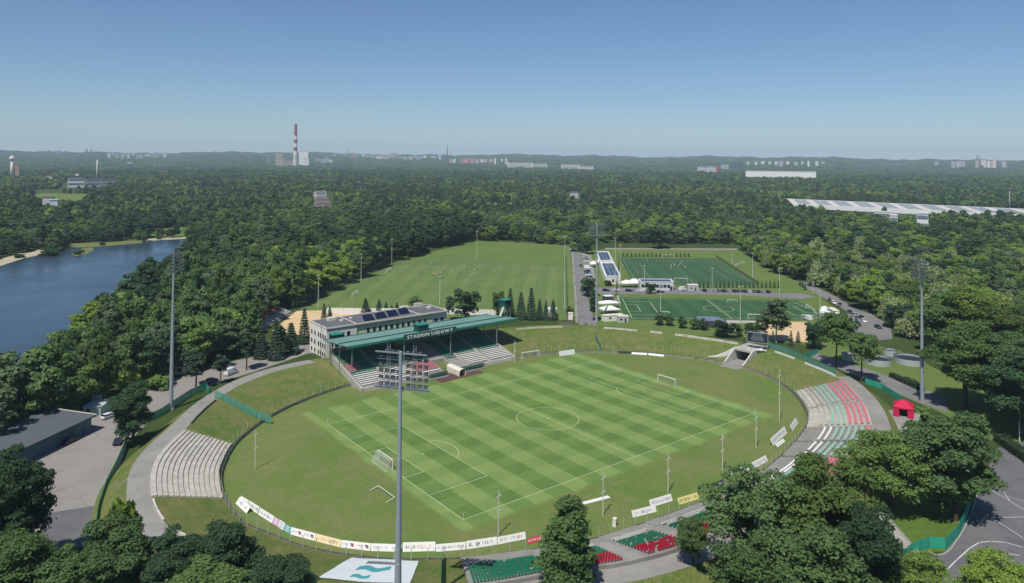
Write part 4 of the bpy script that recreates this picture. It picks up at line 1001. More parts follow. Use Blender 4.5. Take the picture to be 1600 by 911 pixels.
# lake, beach and reeds
lake_px_far = [(-260, 430), (-60, 425), (0, 413), (40, 402), (75, 396), (110, 388), (150, 384), (200, 380), (245, 375), (296, 371)]
near_sh = [P(305, 374, 10), P(262, 394, 17), P(215, 412, 18), P(170, 443, 19), P(120, 480, 19), P(80, 520, 19), P(20, 570, 16), P(-80, 620, 12), P(-300, 650, 8)]
LAKE = [G(*p) for p in lake_px_far]+near_sh
wm = bpy.data.materials.new('water'); t = NT(wm)
b_ = t.bsdf(t.mix(t.ramp(t.noise(.01, 3.0), .35, .65), lin((42, 58, 70)), lin((52, 70, 82))), t.math('ADD', t.math('MULTIPLY', t.ramp(t.noise(.018, 4.0, rough=.6), .35, .65), .16), .13), 0, .5, t.bump(t.noise(.5, 4.0), .35, .25))
sheet('lake', LAKE, .06, wm, 'calm blue lake with wooded shores', raw=True)
sand_p = rough_ground('sand_pale', (186, 178, 150), (170, 164, 134), (150, 152, 112), .06)
sheet('beach', [G(*p) for p in ((-260, 432), (-60, 427), (0, 416), (38, 403.5), (70, 397), (74, 393), (60, 390), (30, 396), (0, 405), (-60, 414), (-260, 420))], .10, sand_p, 'pale sandy beach on the far left shore', raw=True)
reed_m = grass('reeds', (132, 138, 84), (118, 128, 76), (150, 146, 100), .1, .6, .6)
sheet('beach', [G(*p) for p in ((228, 377.6), (240, 376), (296, 372.6), (296, 370.3), (240, 372.6), (228, 374.2))], .10, sand_p, 'narrow sandy beach at the far end of the lake', raw=True)
sheet('reed_bank', [G(*p) for p in ((98, 388), (150, 386), (222, 380), (222, 375), (150, 379.5), (98, 381))], .12, reed_m, 'pale green reed belt along the far shore', raw=True)
sheet('islet', [G(*p) for p in ((112, 397.5), (118, 401), (135, 397), (147, 391), (145, 387), (130, 388), (118, 393))], .12, reed_m, 'small reedy islet near the far shore', raw=True)
sheet('clearing', ((225, 369.5), (240, 361), (275, 354), (298, 357), (298, 368.5), (240, 371)), .05, G_lawn, 'sunlit clearing above the far end of the lake')
sheet('clearing', ((30, 307), (68, 302), (140, 303), (150, 316), (118, 326), (66, 322), (45, 312)), .05, G_lawn, 'grassy clearing with houses beyond the lake')
sheet('clearing', ((700, 318), (790, 316), (830, 320), (795, 328), (745, 330)), .05, G_lawn, 'bright meadow gap in the woods beyond the training pitch')
sheet('clearing', ((1335, 263), (1420, 263), (1420, 266.5), (1335, 266.5)), .05, G_lawn, 'pale field far beyond the long warehouse')
sheet('clearing', ((1450, 277), (1515, 277), (1515, 283), (1450, 282)), .05, G_lawn, 'pale meadow far right behind the warehouse')

# ================================================================== vehicles
car_cols = {'white': (224, 225, 226), 'silver': (176, 180, 184), 'grey': (112, 116, 120), 'black': (36, 38, 42), 'dark blue': (34, 44, 70), 'blue': (60, 90, 130), 'red': (150, 30, 34), 'dark green': (34, 54, 50)}
tyre = M('tyre', (24, 24, 26), .8, 0); tail_m = M('tail_light', (150, 20, 20), .3, 0); head_m = M('head_light', (220, 222, 224), .2, 0)
def car_meshes(kind):
    L, Wd, H = {'car': (4.3, 1.78, 1.45), 'van': (5.2, 2.0, 2.3)}[kind]
    m_ = MB()
    prof = [(-L/2, .35), (-L/2, .82), (-L/2+.08, .95), (-L*.24, 1.0) if False else (-L/2+.35, 1.0), (L*.2, .98), (L/2-.12, .78), (L/2, .62), (L/2, .35)] if kind == 'car' else [(-L/2, .35), (-L/2, 1.2), (L*.3, 1.2), (L/2-.1, .95), (L/2, .7), (L/2, .35)]
    n = len(prof); w = Wd/2
    vs = [(x, -w, z) for x, z in prof]+[(x, w, z) for x, z in prof]
    fs = [tuple(range(n)), tuple(range(2*n-1, n-1, -1))]+[(i, i+n, (i+1) % n+n, (i+1) % n) for i in range(n)]; m_.add(vs, fs)
    if kind == 'car': cab = [(-L*.46, .98), (-L*.36, H-.06), (-L*.05, H), (L*.06, H-.04), (L*.22, .97)]
    else: cab = [(-L/2+.02, 1.19), (-L/2+.05, H-.05), (L*.12, H), (L*.2, H-.1), (L*.34, 1.19)]
    k = len(cab); wi, wo = w-.2, w-.04
    ww = [wo, wi, wi, wi, wo]
    vs = [(x, -a, z) for (x, z), a in zip(cab, ww)]+[(x, a, z) for (x, z), a in zip(cab, ww)]
    fs = [tuple(range(k)), tuple(range(2*k-1, k-1, -1))]+[(i, i+k, i+1+k, i+1) for i in range(k-1)]
    body = m_; gl = MB()
    roof_fs = []
    for i, f in enumerate(fs):
        tgt = body if (i in (3, 4) or (kind == 'van' and i in (0, 1, 2))) else gl
        tgt.add(vs, [f])
    if kind == 'car':
        body.add([(cab[1][0]-.02, -wi-.02, H-.07), (cab[3][0]+.02, -wi-.02, H-.05), (cab[3][0]+.02, wi+.02, H-.05), (cab[1][0]-.02, wi+.02, H-.07), (cab[1][0], -wi, H+.015), (cab[3][0], -wi, H), (cab[3][0], wi, H), (cab[1][0], wi, H+.015)], [(4, 5, 6, 7), (0, 1, 5, 4), (1, 2, 6, 5), (2, 3, 7, 6), (3, 0, 4, 7)])
    else:
        gl.box((L*.27, 0, 1.55), (.06, Wd-.3, .6)); 
        for s_ in (-1, 1): gl.box((L*.16, s_*(w-.1), 1.55), (.8, .06, .5))
    wh = MB(); wh.tube((0, -.11, 0), (0, .11, 0), .33, n=12)
    return L, Wd, body, gl, wh
CARM = {}
for kd in ('car', 'van'):
    L, Wd, body, gl, wh = car_meshes(kd)
    CARM[kd] = (L, Wd, {c: body.mesh('body', M('car_paint_'+c.replace(' ', '_'), v, .3, .03, spec=.5)) for c, v in car_cols.items()}, gl.mesh('windows', glass), wh.mesh('wheel', tyre))
hl = MB(); hl.box((0, 0, 0), (.08, .34, .16)); HLM = hl.mesh('headlight', head_m); tl = MB(); tl.box((0, 0, 0), (.06, .3, .18)); TLM = tl.mesh('tail_light', tail_m)
def car(q, rz, colr, label, kind='car', group=None, nm=None):
    L, Wd, bodies, g_, w_ = CARM[kind]; e = empty(nm or ('parked_car' if kind == 'car' else 'parked_van'), (q[0], q[1], max(.06, q[2] if len(q) > 2 else 0)), rz)
    tag(e, label, kind, group); inst('body', bodies[colr], e); inst('windows', g_, e)
    for a in (-1, 1):
        for b in (-1, 1): inst('wheel', w_, e, (a*L*.31, b*(Wd/2-.12), .33))
        inst('headlight', HLM, e, (L/2-.03, a*(Wd/2-.3), .68)); inst('tail_light', TLM, e, (-L/2+.0, a*(Wd/2-.25), .78))
    return e
def hd(p0, p1): a, b = G(*p0), G(*p1); return math.atan2(b[1]-a[1], b[0]-a[0])
rd = hd((902, 394), (912, 490)); cl = ['white', 'silver', 'black', 'white', 'grey', 'white']
order = ['white', 'silver', 'grey', 'white', 'silver', 'black', 'blue', 'white', 'dark blue', 'white', 'silver', 'white', 'red']
pos = [(914, 399.5), (914.5, 402.8), (915.2, 406), (915.8, 409), (916, 412.2), (917.5, 424.6), (918.6, 427.6), (919.3, 431), (920.2, 434.2), (921.3, 437.6), (922, 441), (923, 444.2), (924.5, 447.6)]
ordn = ['first', 'second', 'third', 'fourth', 'fifth', 'sixth', 'seventh', 'eighth', 'ninth', 'tenth', 'eleventh', 'twelfth', 'last']
for k, ((px, py), c) in enumerate(zip(pos, order)):
    car(G(px, py), rd+PI/2+(PI if k % 3 else 0), c, '%s car, %s from the wood in the row beside the straight road' % (c, ordn[k]), group='cars in the bays beside the straight road')
car(G(919, 420), rd+PI/2, 'white', 'white van in the bays beside the straight road', 'van', 'cars in the bays beside the straight road')
car(G(907.5, 416.5), rd, 'black', 'dark car driving on the straight road'); car(G(913, 441.5), rd, 'white', 'white car standing on the straight road opposite the bays')
car(G(894.5, 390.5), rd+1.2, 'white', 'white car at the wood end of the straight road'); car(G(903.5, 390), rd, 'silver', 'silver car emerging from the wood on the straight road')
cr = hd((920, 454.5), (1060, 455))
for px, py, c, lb in ((947, 455, 'black', 'black car on the access road before the solar roof building'), (963, 454.5, 'white', 'white car on the access road before the bushes'), (983, 455.6, 'black', 'black car on the access road before the cafe tents'), (999, 456, 'white', 'white car on the access road beside the dark tree'), (1032, 457.5, 'dark blue', 'dark blue car on the access road right of the tree'), (1037, 451.6, 'grey', 'grey car parked at the low white pavilion'), (1049, 452.2, 'black', 'black car parked at the right end of the low white pavilion')): car(G(px, py), cr, c, lb)
car(G(1067, 454), cr+.6, 'white', 'white van standing right of the low white pavilion', 'van')
rc = ['black', 'silver', 'grey', 'black', 'silver', 'dark blue', 'dark blue', 'dark blue', 'white', 'grey', 'black', 'silver', 'dark blue']
rx = [1100.5, 1116, 1123, 1130.5, 1138, 1147, 1155, 1163, 1171, 1177.5, 1184, 1192, 1199.5]
rn = ['first', 'second', 'third', 'fourth', 'fifth', 'sixth', 'seventh', 'eighth', 'ninth', 'tenth', 'eleventh', 'twelfth', 'last']
for px, c, nn in zip(rx, rc, rn): car(G(px, 455.3+(px-1100)*.022), cr+PI/2+random.uniform(-.06, .06), c, '%s car, %s from the left in the row behind the artificial pitch' % (c, nn), group='row of cars behind the near artificial pitch')
rr_ = hd((1261, 441), (1391, 510))
for px, py, c, lb in ((1303, 474.5, 'white', 'white car by the trailers on the right car park'), (1312, 478, 'black', 'black car next to the white car by the trailers'), (1328, 489.5, 'black', 'black car half hidden by conifers on the right car park'), (1337, 494, 'silver', 'silver car between conifers on the right car park'), (1346, 498, 'dark green', 'dark green car parked beside a white car on the right'), (1350, 503.5, 'white', 'white car parked beside the dark green car on the right'), (1341, 508.5, 'black', 'black car behind the white car on the right'), (1372, 513, 'dark green', 'dark car alone on the right car park')): car(G(px, py), rr_+random.uniform(-.5, .2), c, lb)
car(G(109, 692), hd((80, 710), (140, 680)), 'black', 'black car with white roof parked by the dark workshop'); car(G(184, 693), hd((170, 720), (190, 680)), 'dark blue', 'dark car by the green fence in the left car park')
car(G(361, 585), hd((340, 590), (380, 575)), 'white', 'white van near the pines behind the left bank', 'van'); car(G(331, 597), .4, 'grey', 'grey car under the pines beside the left fence')
car(G(170, 653), .5, 'white', 'white car beside the light green container')
car(G(31.0*0+1262, 500), 1.0, 'white', 'white van beside the sand court on the right', 'van')

# ================================================================== small buildings, tents, tanks
def quad_building(nm, f_l, f_r, b_l, b_r, h, wall_m, roof_m, label, par=.35, z0=0.0, windows=None, door=None):
    """f_l etc are ground points (front left, front right, back left, back right)"""
    e = empty(nm); tag(e, label, 'building')
    m_ = MB(); m_.prism([f_l, f_r, b_r, b_l], z0-.1, h); w_ = m_.build('wall', wall_m, e)
    c = (f_l+f_r+b_l+b_r)/4
    ins = [c+(p-c)*.97 for p in (f_l, f_r, b_r, b_l)]
    m_ = MB(); m_.prism(ins, h-.05, h+.12); rf_ = m_.build('roof', roof_m, e)
    if par:
        m_ = MB(); L = [f_l, f_r, b_r, b_l]
        for a, b in zip(L, L[1:]+L[:1]): m_.beam(np.array([a[0], a[1], h+par/2-.02]), np.array([b[0], b[1], h+par/2-.02]), .3, par)
        m_.build('parapet', wall_m, e)
    u = f_r-f_l; Lf = np.linalg.norm(u); u = u/Lf; n_ = np.array([u[1], -u[0], 0])
    for s_, w, zz, hh in (windows or []):
        m_ = MB(); m_.obox(f_l+u*Lf*s_+n_*.04+np.array([0, 0, zz]), u*w/2, n_*.05, (0, 0, hh/2)); m_.build('window', glass, w_)
    for s_, w, hh in (door or []):
        m_ = MB(); m_.obox(f_l+u*Lf*s_+n_*.04+np.array([0, 0, hh/2]), u*w/2, n_*.06, (0, 0, hh/2)); m_.build('door', dark_grey, w_)
    return e
def on_roof(e, pts, h, m, nm):
    m_ = MB(); m_.prism(pts, h, h+.12); return m_.build(nm, m, e)
h1 = 4.6; fl, fr_ = G(946, 444.5), G(970, 444); bl, br = P(931.5, 393.5, h1), P(950.5, 393.5, h1); bl[2] = br[2] = 0
e = quad_building('pavilion', fl, fr_, bl, br, h1, wwhite, M('membrane_white', (214, 216, 216), .7, .06), 'long white pavilion with rows of dark solar panels on its roof', .4, windows=[(.5, 1.2, 2.2, 1.6)])
def bl_(a, b): return (fl*(1-a)+fr_*a)*(1-b)+(bl*(1-a)+br*a)*b
for b0, b1 in ((.03, .2), (.215, .33), (.35, .46), (.60, .72), (.735, .84), (.855, .96)):
    for a0, a1 in ((.1, .36), (.38, .62), (.64, .9)): on_roof(e, [bl_(a0, b0), bl_(a1, b0), bl_(a1, b1), bl_(a0, b1)], h1+.3, solar, 'solar_panel')
for a, b in ((.2, .5), (.45, .53), (.6, .5), (.8, .55)):
    m_ = MB(); p_ = bl_(a, b); m_.box((p_[0], p_[1], h1+.8), (1.8, 1.4, 1.3), .5); m_.build('roof_unit', off_white, e)
h2 = 4.8; fl, fr_ = G(1000, 453.5), G(1052.5, 454.5); bl, br = P(997, 436.5, h2), P(1049, 436.8, h2); bl[2] = br[2] = 0
e = quad_building('pavilion', fl, fr_, bl, br, h2, M('wall_pale_grey', (204, 206, 208), .8, .06), M('membrane_white', 0), 'low white pavilion with a dark solar strip beside the parked cars', .45, windows=[(.08+.11*k, 1.6, 2.6, 1.7) for k in range(8)], door=[(.93, 1.6, 2.6)])
for k in range(9): on_roof(e, [bl_(.05+.1*k, .25), bl_(.145+.1*k, .25), bl_(.145+.1*k, .8), bl_(.05+.1*k, .8)], h2+.3, solar, 'solar_panel')
def tent(q, w, d_, rz, h, label, m=white, peak=1.6, open_=True, nm='canopy_tent'):
    e = empty(nm, (q[0], q[1], 0), rz); tag(e, label, 'tent')
    m_ = MB()
    for a in (-1, 1):
        for b in (-1, 1): m_.tube((a*w/2*.95, b*d_/2*.95, 0), (a*w/2*.95, b*d_/2*.95, h), .06, n=5)
    m_.build('frame', grey, e)
    m_ = MB(); c = [(-w/2, -d_/2, h), (w/2, -d_/2, h), (w/2, d_/2, h), (-w/2, d_/2, h)]; top = [(-w*.12, -d_*.1, h+peak), (w*.12, -d_*.1, h+peak), (w*.12, d_*.1, h+peak), (-w*.12, d_*.1, h+peak)]
    lo = [(x_, y_, h-.35) for x_, y_, _ in c]
    m_.add(c+top+lo, [(0, 1, 5, 4), (1, 2, 6, 5), (2, 3, 7, 6), (3, 0, 4, 7), (4, 5, 6, 7), (8, 9, 1, 0), (9, 10, 2, 1), (10, 11, 3, 2), (11, 8, 0, 3)]); m_.build('roof_fabric', m, e)
    if not open_:
        m_ = MB()
        for a, b in ((1, 2), (2, 3), (3, 0)):
            p0, p1 = c[a], c[b]; m_.quad((p0[0], p0[1], 0), (p1[0], p1[1], 0), p1, p0)
        for x0_, x1_ in ((-w/2, -w*.2), (w*.2, w/2)): m_.quad((x0_, -d_/2, 0), (x1_, -d_/2, 0), (x1_, -d_/2, h), (x0_, -d_/2, h))
        m_.build('side_wall', m, e)
    return e
tent(G(979, 448.5), 7, 5, cr, 2.6, 'white cafe tent left of the low pavilion'); tent(G(991, 448.5), 8, 5.5, cr, 2.8, 'white peaked cafe tent touching the low pavilion', peak=2.2)
tent(G(927, 417), 6, 5, rd, 2.6, 'white tent beside the bays and the long pavilion'); tent(G(934, 414), 5, 4, rd, 2.5, 'small white tent at the long pavilion wall')
tent(G(950, 481), 11, 4.5, cr+.25, 2.8, 'wavy white canopy beside the artificial pitch corner', peak=1.0); tent(G(952, 491), 9, 6, cr+.25, 2.8, 'broad white canopy nearest the far floodlight mast', peak=1.4)
red_m = M('tent_red', (196, 34, 72), .6, .06)
q = G(1412, 655)*.4+P(1412, 646, 2)*.6; q = P(1412, 647, RIMZ-2.3); tq = P(1412, 648, 3.0)
e = tent(tq, 5.2, 5.6, hd((1400, 650), (1430, 655)), 2.7, 'bright red event tent standing on the ramp behind the terraces', red_m, 1.5, False); e.location.z = 3.0
sheet('ramp', [P(1372, 690, 3.2), P(1385, 640, 3.2), P(1440, 640, 2.4), P(1430, 690, 2.6)], 2.95, concrete, 'concrete ramp platform under the red tent', raw=True)
def box_thing(nm, q, w, d_, h, rz, label, m, roof_m, cat='building', z=0.0, door=True):
    e = empty(nm, (q[0], q[1], z), rz); tag(e, label, cat); m_ = MB(); m_.box((0, 0, h/2), (w, d_, h)); wl = m_.build('wall', m, e)
    m_ = MB(); m_.box((0, 0, h+.08), (w+.3, d_+.3, .18)); m_.build('roof', roof_m, e)
    if door:
        m_ = MB(); m_.box((w*.2, -d_/2-.03, 1.0), (.9, .08, 2.0)); m_.build('door', dark_grey, wl); m_ = MB(); m_.box((-w*.2, -d_/2-.03, 1.5), (1.0, .08, .9)); m_.build('window', glass, wl)
    return e
box_thing('kiosk', G(973, 503), 5, 3, 2.8, cr, 'grey ticket kiosk at the corner of the artificial pitch', M('kiosk_grey', (180, 182, 180), .7, .06), off_white)
box_thing('shed', G(950, 471), 4.5, 4, 3.0, cr+.2, 'dark shed with white roof edge beside the canopies', dark_grey, white)
box_thing('hut', G(957, 500.5), 10, 3.2, 2.6, cr+.3, 'flat white hut near the far floodlight mast', wwhite, off_white)
box_thing('hut', G(863, 494), 5, 4, 3.6, rd, 'small white hut beside the row of spruces', wwhite, white)
box_thing('gate_house', G(891.5, 499), 2.2, 2.2, 3, rd, 'narrow white gate pillar hut beside the straight road', wwhite, off_white, door=False)
box_thing('hut', G(1082, 453.5), 6, 4, 3.2, cr, 'grey hut with white awning behind the far pitch goal', M('kiosk_grey', 0), off_white)
fl, fr_, bl, br = G(1089, 512), G(1134, 513.5), G(1084, 505), G(1122, 506)
e = quad_building('shelter', fl, fr_, bl, br, 3.2, M('shelter_wall', (70, 74, 84), .8, .1), M('roof_bluegrey', (112, 122, 148), .6, .08), 'shelter with blue grey roof between the bank and the artificial pitch', 0)
# training goals
def px_goal(p0, p1, label, h=2.2, m=white, dp=1.6):
    a, b = G(*p0), G(*p1); c = (a+b)/2; goal(c[0], c[1], math.atan2(b[1]-a[1], b[0]-a[0]), label, np.linalg.norm(b-a), h, dp, 0, m)
px_goal((1054, 440), (1074, 440.5), 'goal of the far artificial pitch behind the grey hut'); px_goal((1035, 402.5), (1052, 402.5), 'goal at the back edge of the far artificial pitch')
px_goal((969, 480), (966, 468.5), 'goal at the left end of the near artificial pitch'); px_goal((1259, 482), (1272, 491), 'goal at the right end of the near artificial pitch')
px_goal((1033.5, 494), (1046, 494.5), 'portable goal at the front edge of the artificial pitch'); px_goal((1169, 498), (1187, 498.5), 'netted goal by the front edge right of the shelter'); px_goal((1253, 499), (1271, 500), 'portable goal before the right sand court')
px_goal((552, 464), (559, 459), 'goal on the left edge of the training pitch'); px_goal((605, 426.5), (611, 422.5), 'goal in the far left corner of the training pitch'); px_goal((1137, 472), (1152, 472.5), 'low goal lying at the back of the near artificial pitch', 1.2)
px_goal((1150, 418.5), (1163, 413), 'goal on the grass right of the far pitch')
# lookout tower beside the grandstand
q = G(789, 500); e = empty('lookout_tower', (q[0], q[1], 0), .2); tag(e, 'green timber lookout hut on stilts with stairs right of the grandstand', 'tower')
m_ = MB()
for a in (-1, 1):
    for b in (-1, 1): m_.tube((a*2, b*1.6, 0), (a*2, b*1.6, 6.5), .12, n=6)
    m_.beam((a*2, -1.6, .5), (a*2, 1.6, 6), .1, .1); m_.beam((-2, a*1.6, .5), (2, a*1.6, 6), .1, .1)
m_.build('stilts', grey, e); m_ = MB(); m_.box((0, 0, 8), (4.4, 3.6, 3)); hb_ = m_.build('hut', teal_dark, e); m_ = MB(); m_.box((0, 0, 9.6), (5.2, 4.4, .25)); m_.build('roof', teal, e); m_ = MB(); m_.box((0, -1.82, 8.2), (3.4, .06, 1.2)); m_.build('window', glass, hb_)
m_ = MB(); m_.beam((-2.4, -1, 6.5), (-6, -1, .2), 1.0, .15); m_.beam((-2.4, -1.5, 7.4), (-6, -1.5, 1.1), .06, .06); m_.build('stair', off_white, e)
# hoarding hut by the far gate
a, b = on_bank(876, 517), on_bank(897, 516); e = empty('hoarding'); tag(e, 'white hoarding with a dark flat roof behind it at the far gate', 'hoarding')
u = (b-a)/np.linalg.norm(b-a); L = np.linalg.norm(b-a)
for k in range(4):
    c = a+(b-a)*(k+.5)/4; m_ = MB(); m_.obox(c+np.array([0, 0, 1.0]), u*L/8*.97, np.array([u[1], -u[0], 0])*.06, (0, 0, 1.0)); pn = m_.build('panel', bd_white, e); m_ = MB()
    for j in range(4): m_.obox(c+np.array([0, 0, .7+.25*(j % 3)])+u*(-.8+.5*j)+np.array([u[1], -u[0], 0])*.075, u*.3, np.array([u[1], -u[0], 0])*.01, (0, 0, .1))
    m_.build('print', ink_g, pn)
m_ = MB(); c = (a+b)/2-np.array([u[1], -u[0], 0])*2.5; m_.obox(c+np.array([0, 0, 2.5]), u*L/2, np.array([u[1], -u[0], 0])*1.8, (0, 0, .12)); m_.build('roof', M('roof_brown', (96, 84, 84), .8, .1), e)
# white hoardings along the training pitch
ho = empty('training_hoarding'); tag(ho, 'line of white boards between the club building and the training pitch', 'hoarding')
pts = [G(511, 490), G(640, 491), G(700, 491), G(775, 493)]
for a, b in zip(pts, pts[1:]):
    n = int(np.linalg.norm(b-a)/2.6)
    for k in range(n):
        p0 = a+(b-a)*k/n; p1 = a+(b-a)*(k+.96)/n; m_ = MB(); m_.beam(p0+np.array([0, 0, 1.4]), p1+np.array([0, 0, 1.4]), .08, 2.8); m_.build('panel', bd_white, ho)
# bleachers by the sand court
bl0, bl1 = G(404, 520), G(457, 490); u = bl1-bl0; L = np.linalg.norm(u); u /= L; n_ = np.array([-u[1], u[0], 0]); n_ = n_ if n_[0] < 0 else -n_
e = empty('bleachers'); tag(e, 'small stepped bleachers of white, green and red seats beside the sand court', 'bleachers')
for r in range(8):
    z_ = .5+.42*r; m_ = MB(); c = (bl0+bl1)/2+n_*(r*1.0); m_.obox(c+np.array([0, 0, z_/2]), u*L/2, n_*.52, (0, 0, z_/2)); m_.build('terrace_step', terr_g, e)
    for k in range(4):
        if r in (0,): continue
        cc = bl0+u*L*(.03+.245*k+.11)+n_*(r*1.0); m_ = MB(); m_.obox(cc+np.array([0, 0, z_+.3]), u*L*.11, n_*.22, (0, 0, .06)); m_.box((cc[0], cc[1], z_+.12), (.3, .3, .3)); m_.build('bench_row', seat_white if r < 4 else (seat_green if r < 5 else seat_red), e)
# round tanks
def tank(px, py, hw, label):
    q = G(px, py); r = hw/FPX*dist(q); e = empty('round_tank', (q[0], q[1], 0)); tag(e, label, 'tank', 'round metal tanks on the lawn'); n = 36
    m_ = MB()
    for k in range(n):
        a0, a1 = 2*PI*k/n, 2*PI*(k+.97)/n; f = lambda a, rr, z: (rr*math.cos(a), rr*math.sin(a), z)
        m_.quad(f(a0, r, 0), f(a1, r, 0), f(a1, r, 2.3), f(a0, r, 2.3)); m_.quad(f(a1, r-.15, .4), f(a0, r-.15, .4), f(a0, r-.15, 2.3), f(a1, r-.15, 2.3))
    m_.build('wall', M('tank_metal', (190, 196, 200), .5, .1, metal=.3), e); m_ = MB(); arc(m_, 0, 0, r-.07, 0, 2*PI, n, .3, 2.33); m_.build('rim', dark_grey, e)
    m_ = MB(); m_.add([((r-.16)*math.cos(2*PI*k/n), (r-.16)*math.sin(2*PI*k/n), 1.5) for k in range(n)], [tuple(range(n))]); m_.build('cover', M('tank_cover', (46, 50, 54), .7, .1), e)
tank(1421, 567, 19, 'largest round tank beside the right floodlight mast'); tank(1372, 568, 17, 'round tank behind the leaning trees'); tank(1391, 555, 8.5, 'smallest round tank between the two larger ones'); tank(1327, 562, 10, 'round tank half hidden by the first leaning tree')
# trailers, igloo tent
q = G(1288, 488); e = empty('dome_tent', (q[0], q[1], 0)); tag(e, 'white inflatable dome at the right end of the artificial pitch', 'tent'); m_ = MB(); R_ = 3.2; n, k_ = 14, 6
vs = [(R_*math.cos(2*PI*i/n)*math.cos(PI/2*j/k_), R_*.7*math.sin(2*PI*i/n)*math.cos(PI/2*j/k_), 3.2*math.sin(PI/2*j/k_)) for j in range(k_) for i in range(n)]+[(0, 0, 3.2)]
m_.add(vs, [(j*n+i, j*n+(i+1) % n, (j+1)*n+(i+1) % n, (j+1)*n+i) for j in range(k_-1) for i in range(n)]+[((k_-1)*n+i, (k_-1)*n+(i+1) % n, k_*n) for i in range(n)]); m_.build('skin', white, e, True); m_ = MB(); m_.box((0, -2.1, .9), (1.1, .4, 1.8)); m_.build('entrance', dark_grey, e)
box_thing('trailer', G(1302, 492), 8, 3, 2.8, rr_, 'white trailer cabin beside the dome', white, off_white, 'trailer'); box_thing('trailer', G(1300, 497), 6, 2.6, 2.6, rr_+.8, 'dark trailer with white roof beside the dome', dark_grey, white, 'trailer')

# left yard: workshop, containers, house
h = 4.3; f_r, f_l = G(142.5, 673), G(142.5, 673)+(G(40, 723)-G(142.5, 673))*1.9
b_r = P(77, 639, h); b_r[2] = 0; dpv = b_r-f_r; b_l = f_l+dpv
e = empty('workshop'); tag(e, 'long dark workshop with grey felt roof in the left car park', 'building')
m_ = MB(); m_.prism([f_l, f_r, b_r, b_l], 0, h-.3); wl = m_.build('wall', M('workshop_wall', (92, 122, 128), .85, .12, .4), e)
u = (f_r-f_l); L = np.linalg.norm(u); u = u/L; n_ = np.array([u[1], -u[0], 0]); dn = dpv/np.linalg.norm(dpv)
m_ = MB(); ov = 1.3; m_.prism([f_l-dn*ov-u*.4, f_r-dn*ov+u*.5, b_r+dn*.4+u*.5, b_l+dn*.4-u*.4], h-.3, h+.1); m_.build('roof', M('felt_dark', (88, 94, 100), .9, .1, .3), e)
m_ = MB(); m_.beam(f_r-dn*ov+u*.5+np.array([0, 0, h+.05]), b_r+dn*.4+u*.5+np.array([0, 0, h+.05]), .25, .35); m_.build('roof_edge', off_white, e)
for s_, w, hh in ((.93, 1.1, 2.2), (.86, 3, 3), (.78, 5.5, 3.2), (.66, 5.5, 3.2), (.52, 5.5, 3.2), (.43, 1.1, 2.2), (.3, 5, 3.2)):
    m_ = MB(); m_.obox(f_l+u*L*s_+n_*.05+np.array([0, 0, hh/2]), u*w/2, n_*.06, (0, 0, hh/2)); m_.build('door', M('garage_door', (76, 104, 112), .7, .1), wl)
gc = M('container_pale', (170, 190, 178), .7, .08)
for (p0, p1), dd, hh, lb in ((((129, 650.5), (157, 650)), 6.5, 2.6, 'pale green container behind the workshop'), (((143, 634), (160, 632)), 3.5, 2.8, 'small white container stacked with boxes behind the pale green one')):
    a, b = G(*p0), G(*p1); u = (b-a)/np.linalg.norm(b-a); pn = np.array([-u[1], u[0], 0]); quad_building('container', a, b, a+pn*dd, b+pn*dd, hh, gc, M('container_roof', (186, 200, 194), .6, .06), lb, .1, door=[(.3, 1.0, 2.1)])
a, b = G(253, 585), G(287, 585); u = (b-a)/np.linalg.norm(b-a); pn = np.array([-u[1], u[0], 0]); W_ = np.linalg.norm(b-a)
e = empty('bungalow'); tag(e, 'small cream bungalow with grey roof behind the left mast', 'house'); m_ = MB(); m_.prism([a, b, b+pn*7, a+pn*7], 0, 2.9); wl = m_.build('wall', cream, e)
m_ = MB(); z3 = np.array([0, 0, 1.0]); A, B, C_, D_ = a-u*.6-pn*.8+z3*2.8, b+u*.6-pn*.8+z3*2.8, b+u*.6+pn*7.8+z3*2.8, a-u*.6+pn*7.8+z3*2.8; r0, r1 = a+pn*3.5+u*1.5+z3*4.6, b+pn*3.5-u*1.5+z3*4.6
m_.add([A, B, C_, D_, r0, r1], [(0, 1, 5, 4), (1, 2, 5), (2, 3, 4, 5), (3, 0, 4), (3, 2, 1, 0)]); rf_ = m_.build('roof', M('tiles_grey', (104, 106, 114), .8, .1), e); m_ = MB(); m_.box(tuple(r0+u*2+z3*.2), (.7, .7, 1.4)); m_.build('chimney', off_white, rf_)
for s_ in (.2, .5, .8): m_ = MB(); m_.obox(a+u*W_*s_-pn*.05+z3*1.5, u*.8, pn*.05, (0, 0, .7)); m_.build('window', glass, wl)

# ball-stop fences and tall poles
def post_fence(pts, label, h, step=4.0, alpha=.12, colr=(120, 140, 120)):
    e = empty('ball_stop_fence'); tag(e, label, 'fence'); m_n = M('stop_net_%d' % int(alpha*100), colr, .8, 0, alpha=alpha); pmh = MB(); pmh.tube((0, 0, 0), (0, 0, h), .07, n=5); me_ = pmh.mesh('post', M('post_dark', (84, 96, 90), .6, .1))
    for a, b in zip(pts, pts[1:]):
        n = max(1, int(round(np.linalg.norm(b-a)/step)))
        for k in range(n): inst('post', me_, e, tuple(a+(b-a)*k/n))
        m_ = MB(); m_.quad(a+z3*.1, b+z3*.1, b+z3*h, a+z3*h); m_.build('net', m_n, e)
    inst('post', me_, e, tuple(pts[-1]))
post_fence([G(457, 487), G(505, 466), G(560, 439), G(612, 414)], 'tall ball stop fence along the wood beside the training pitch', 6.0, 5.0)
post_fence([G(612, 414), G(745, 414), G(881, 418)], 'ball stop fence across the far end of the training pitch', 4.0, 6.0)
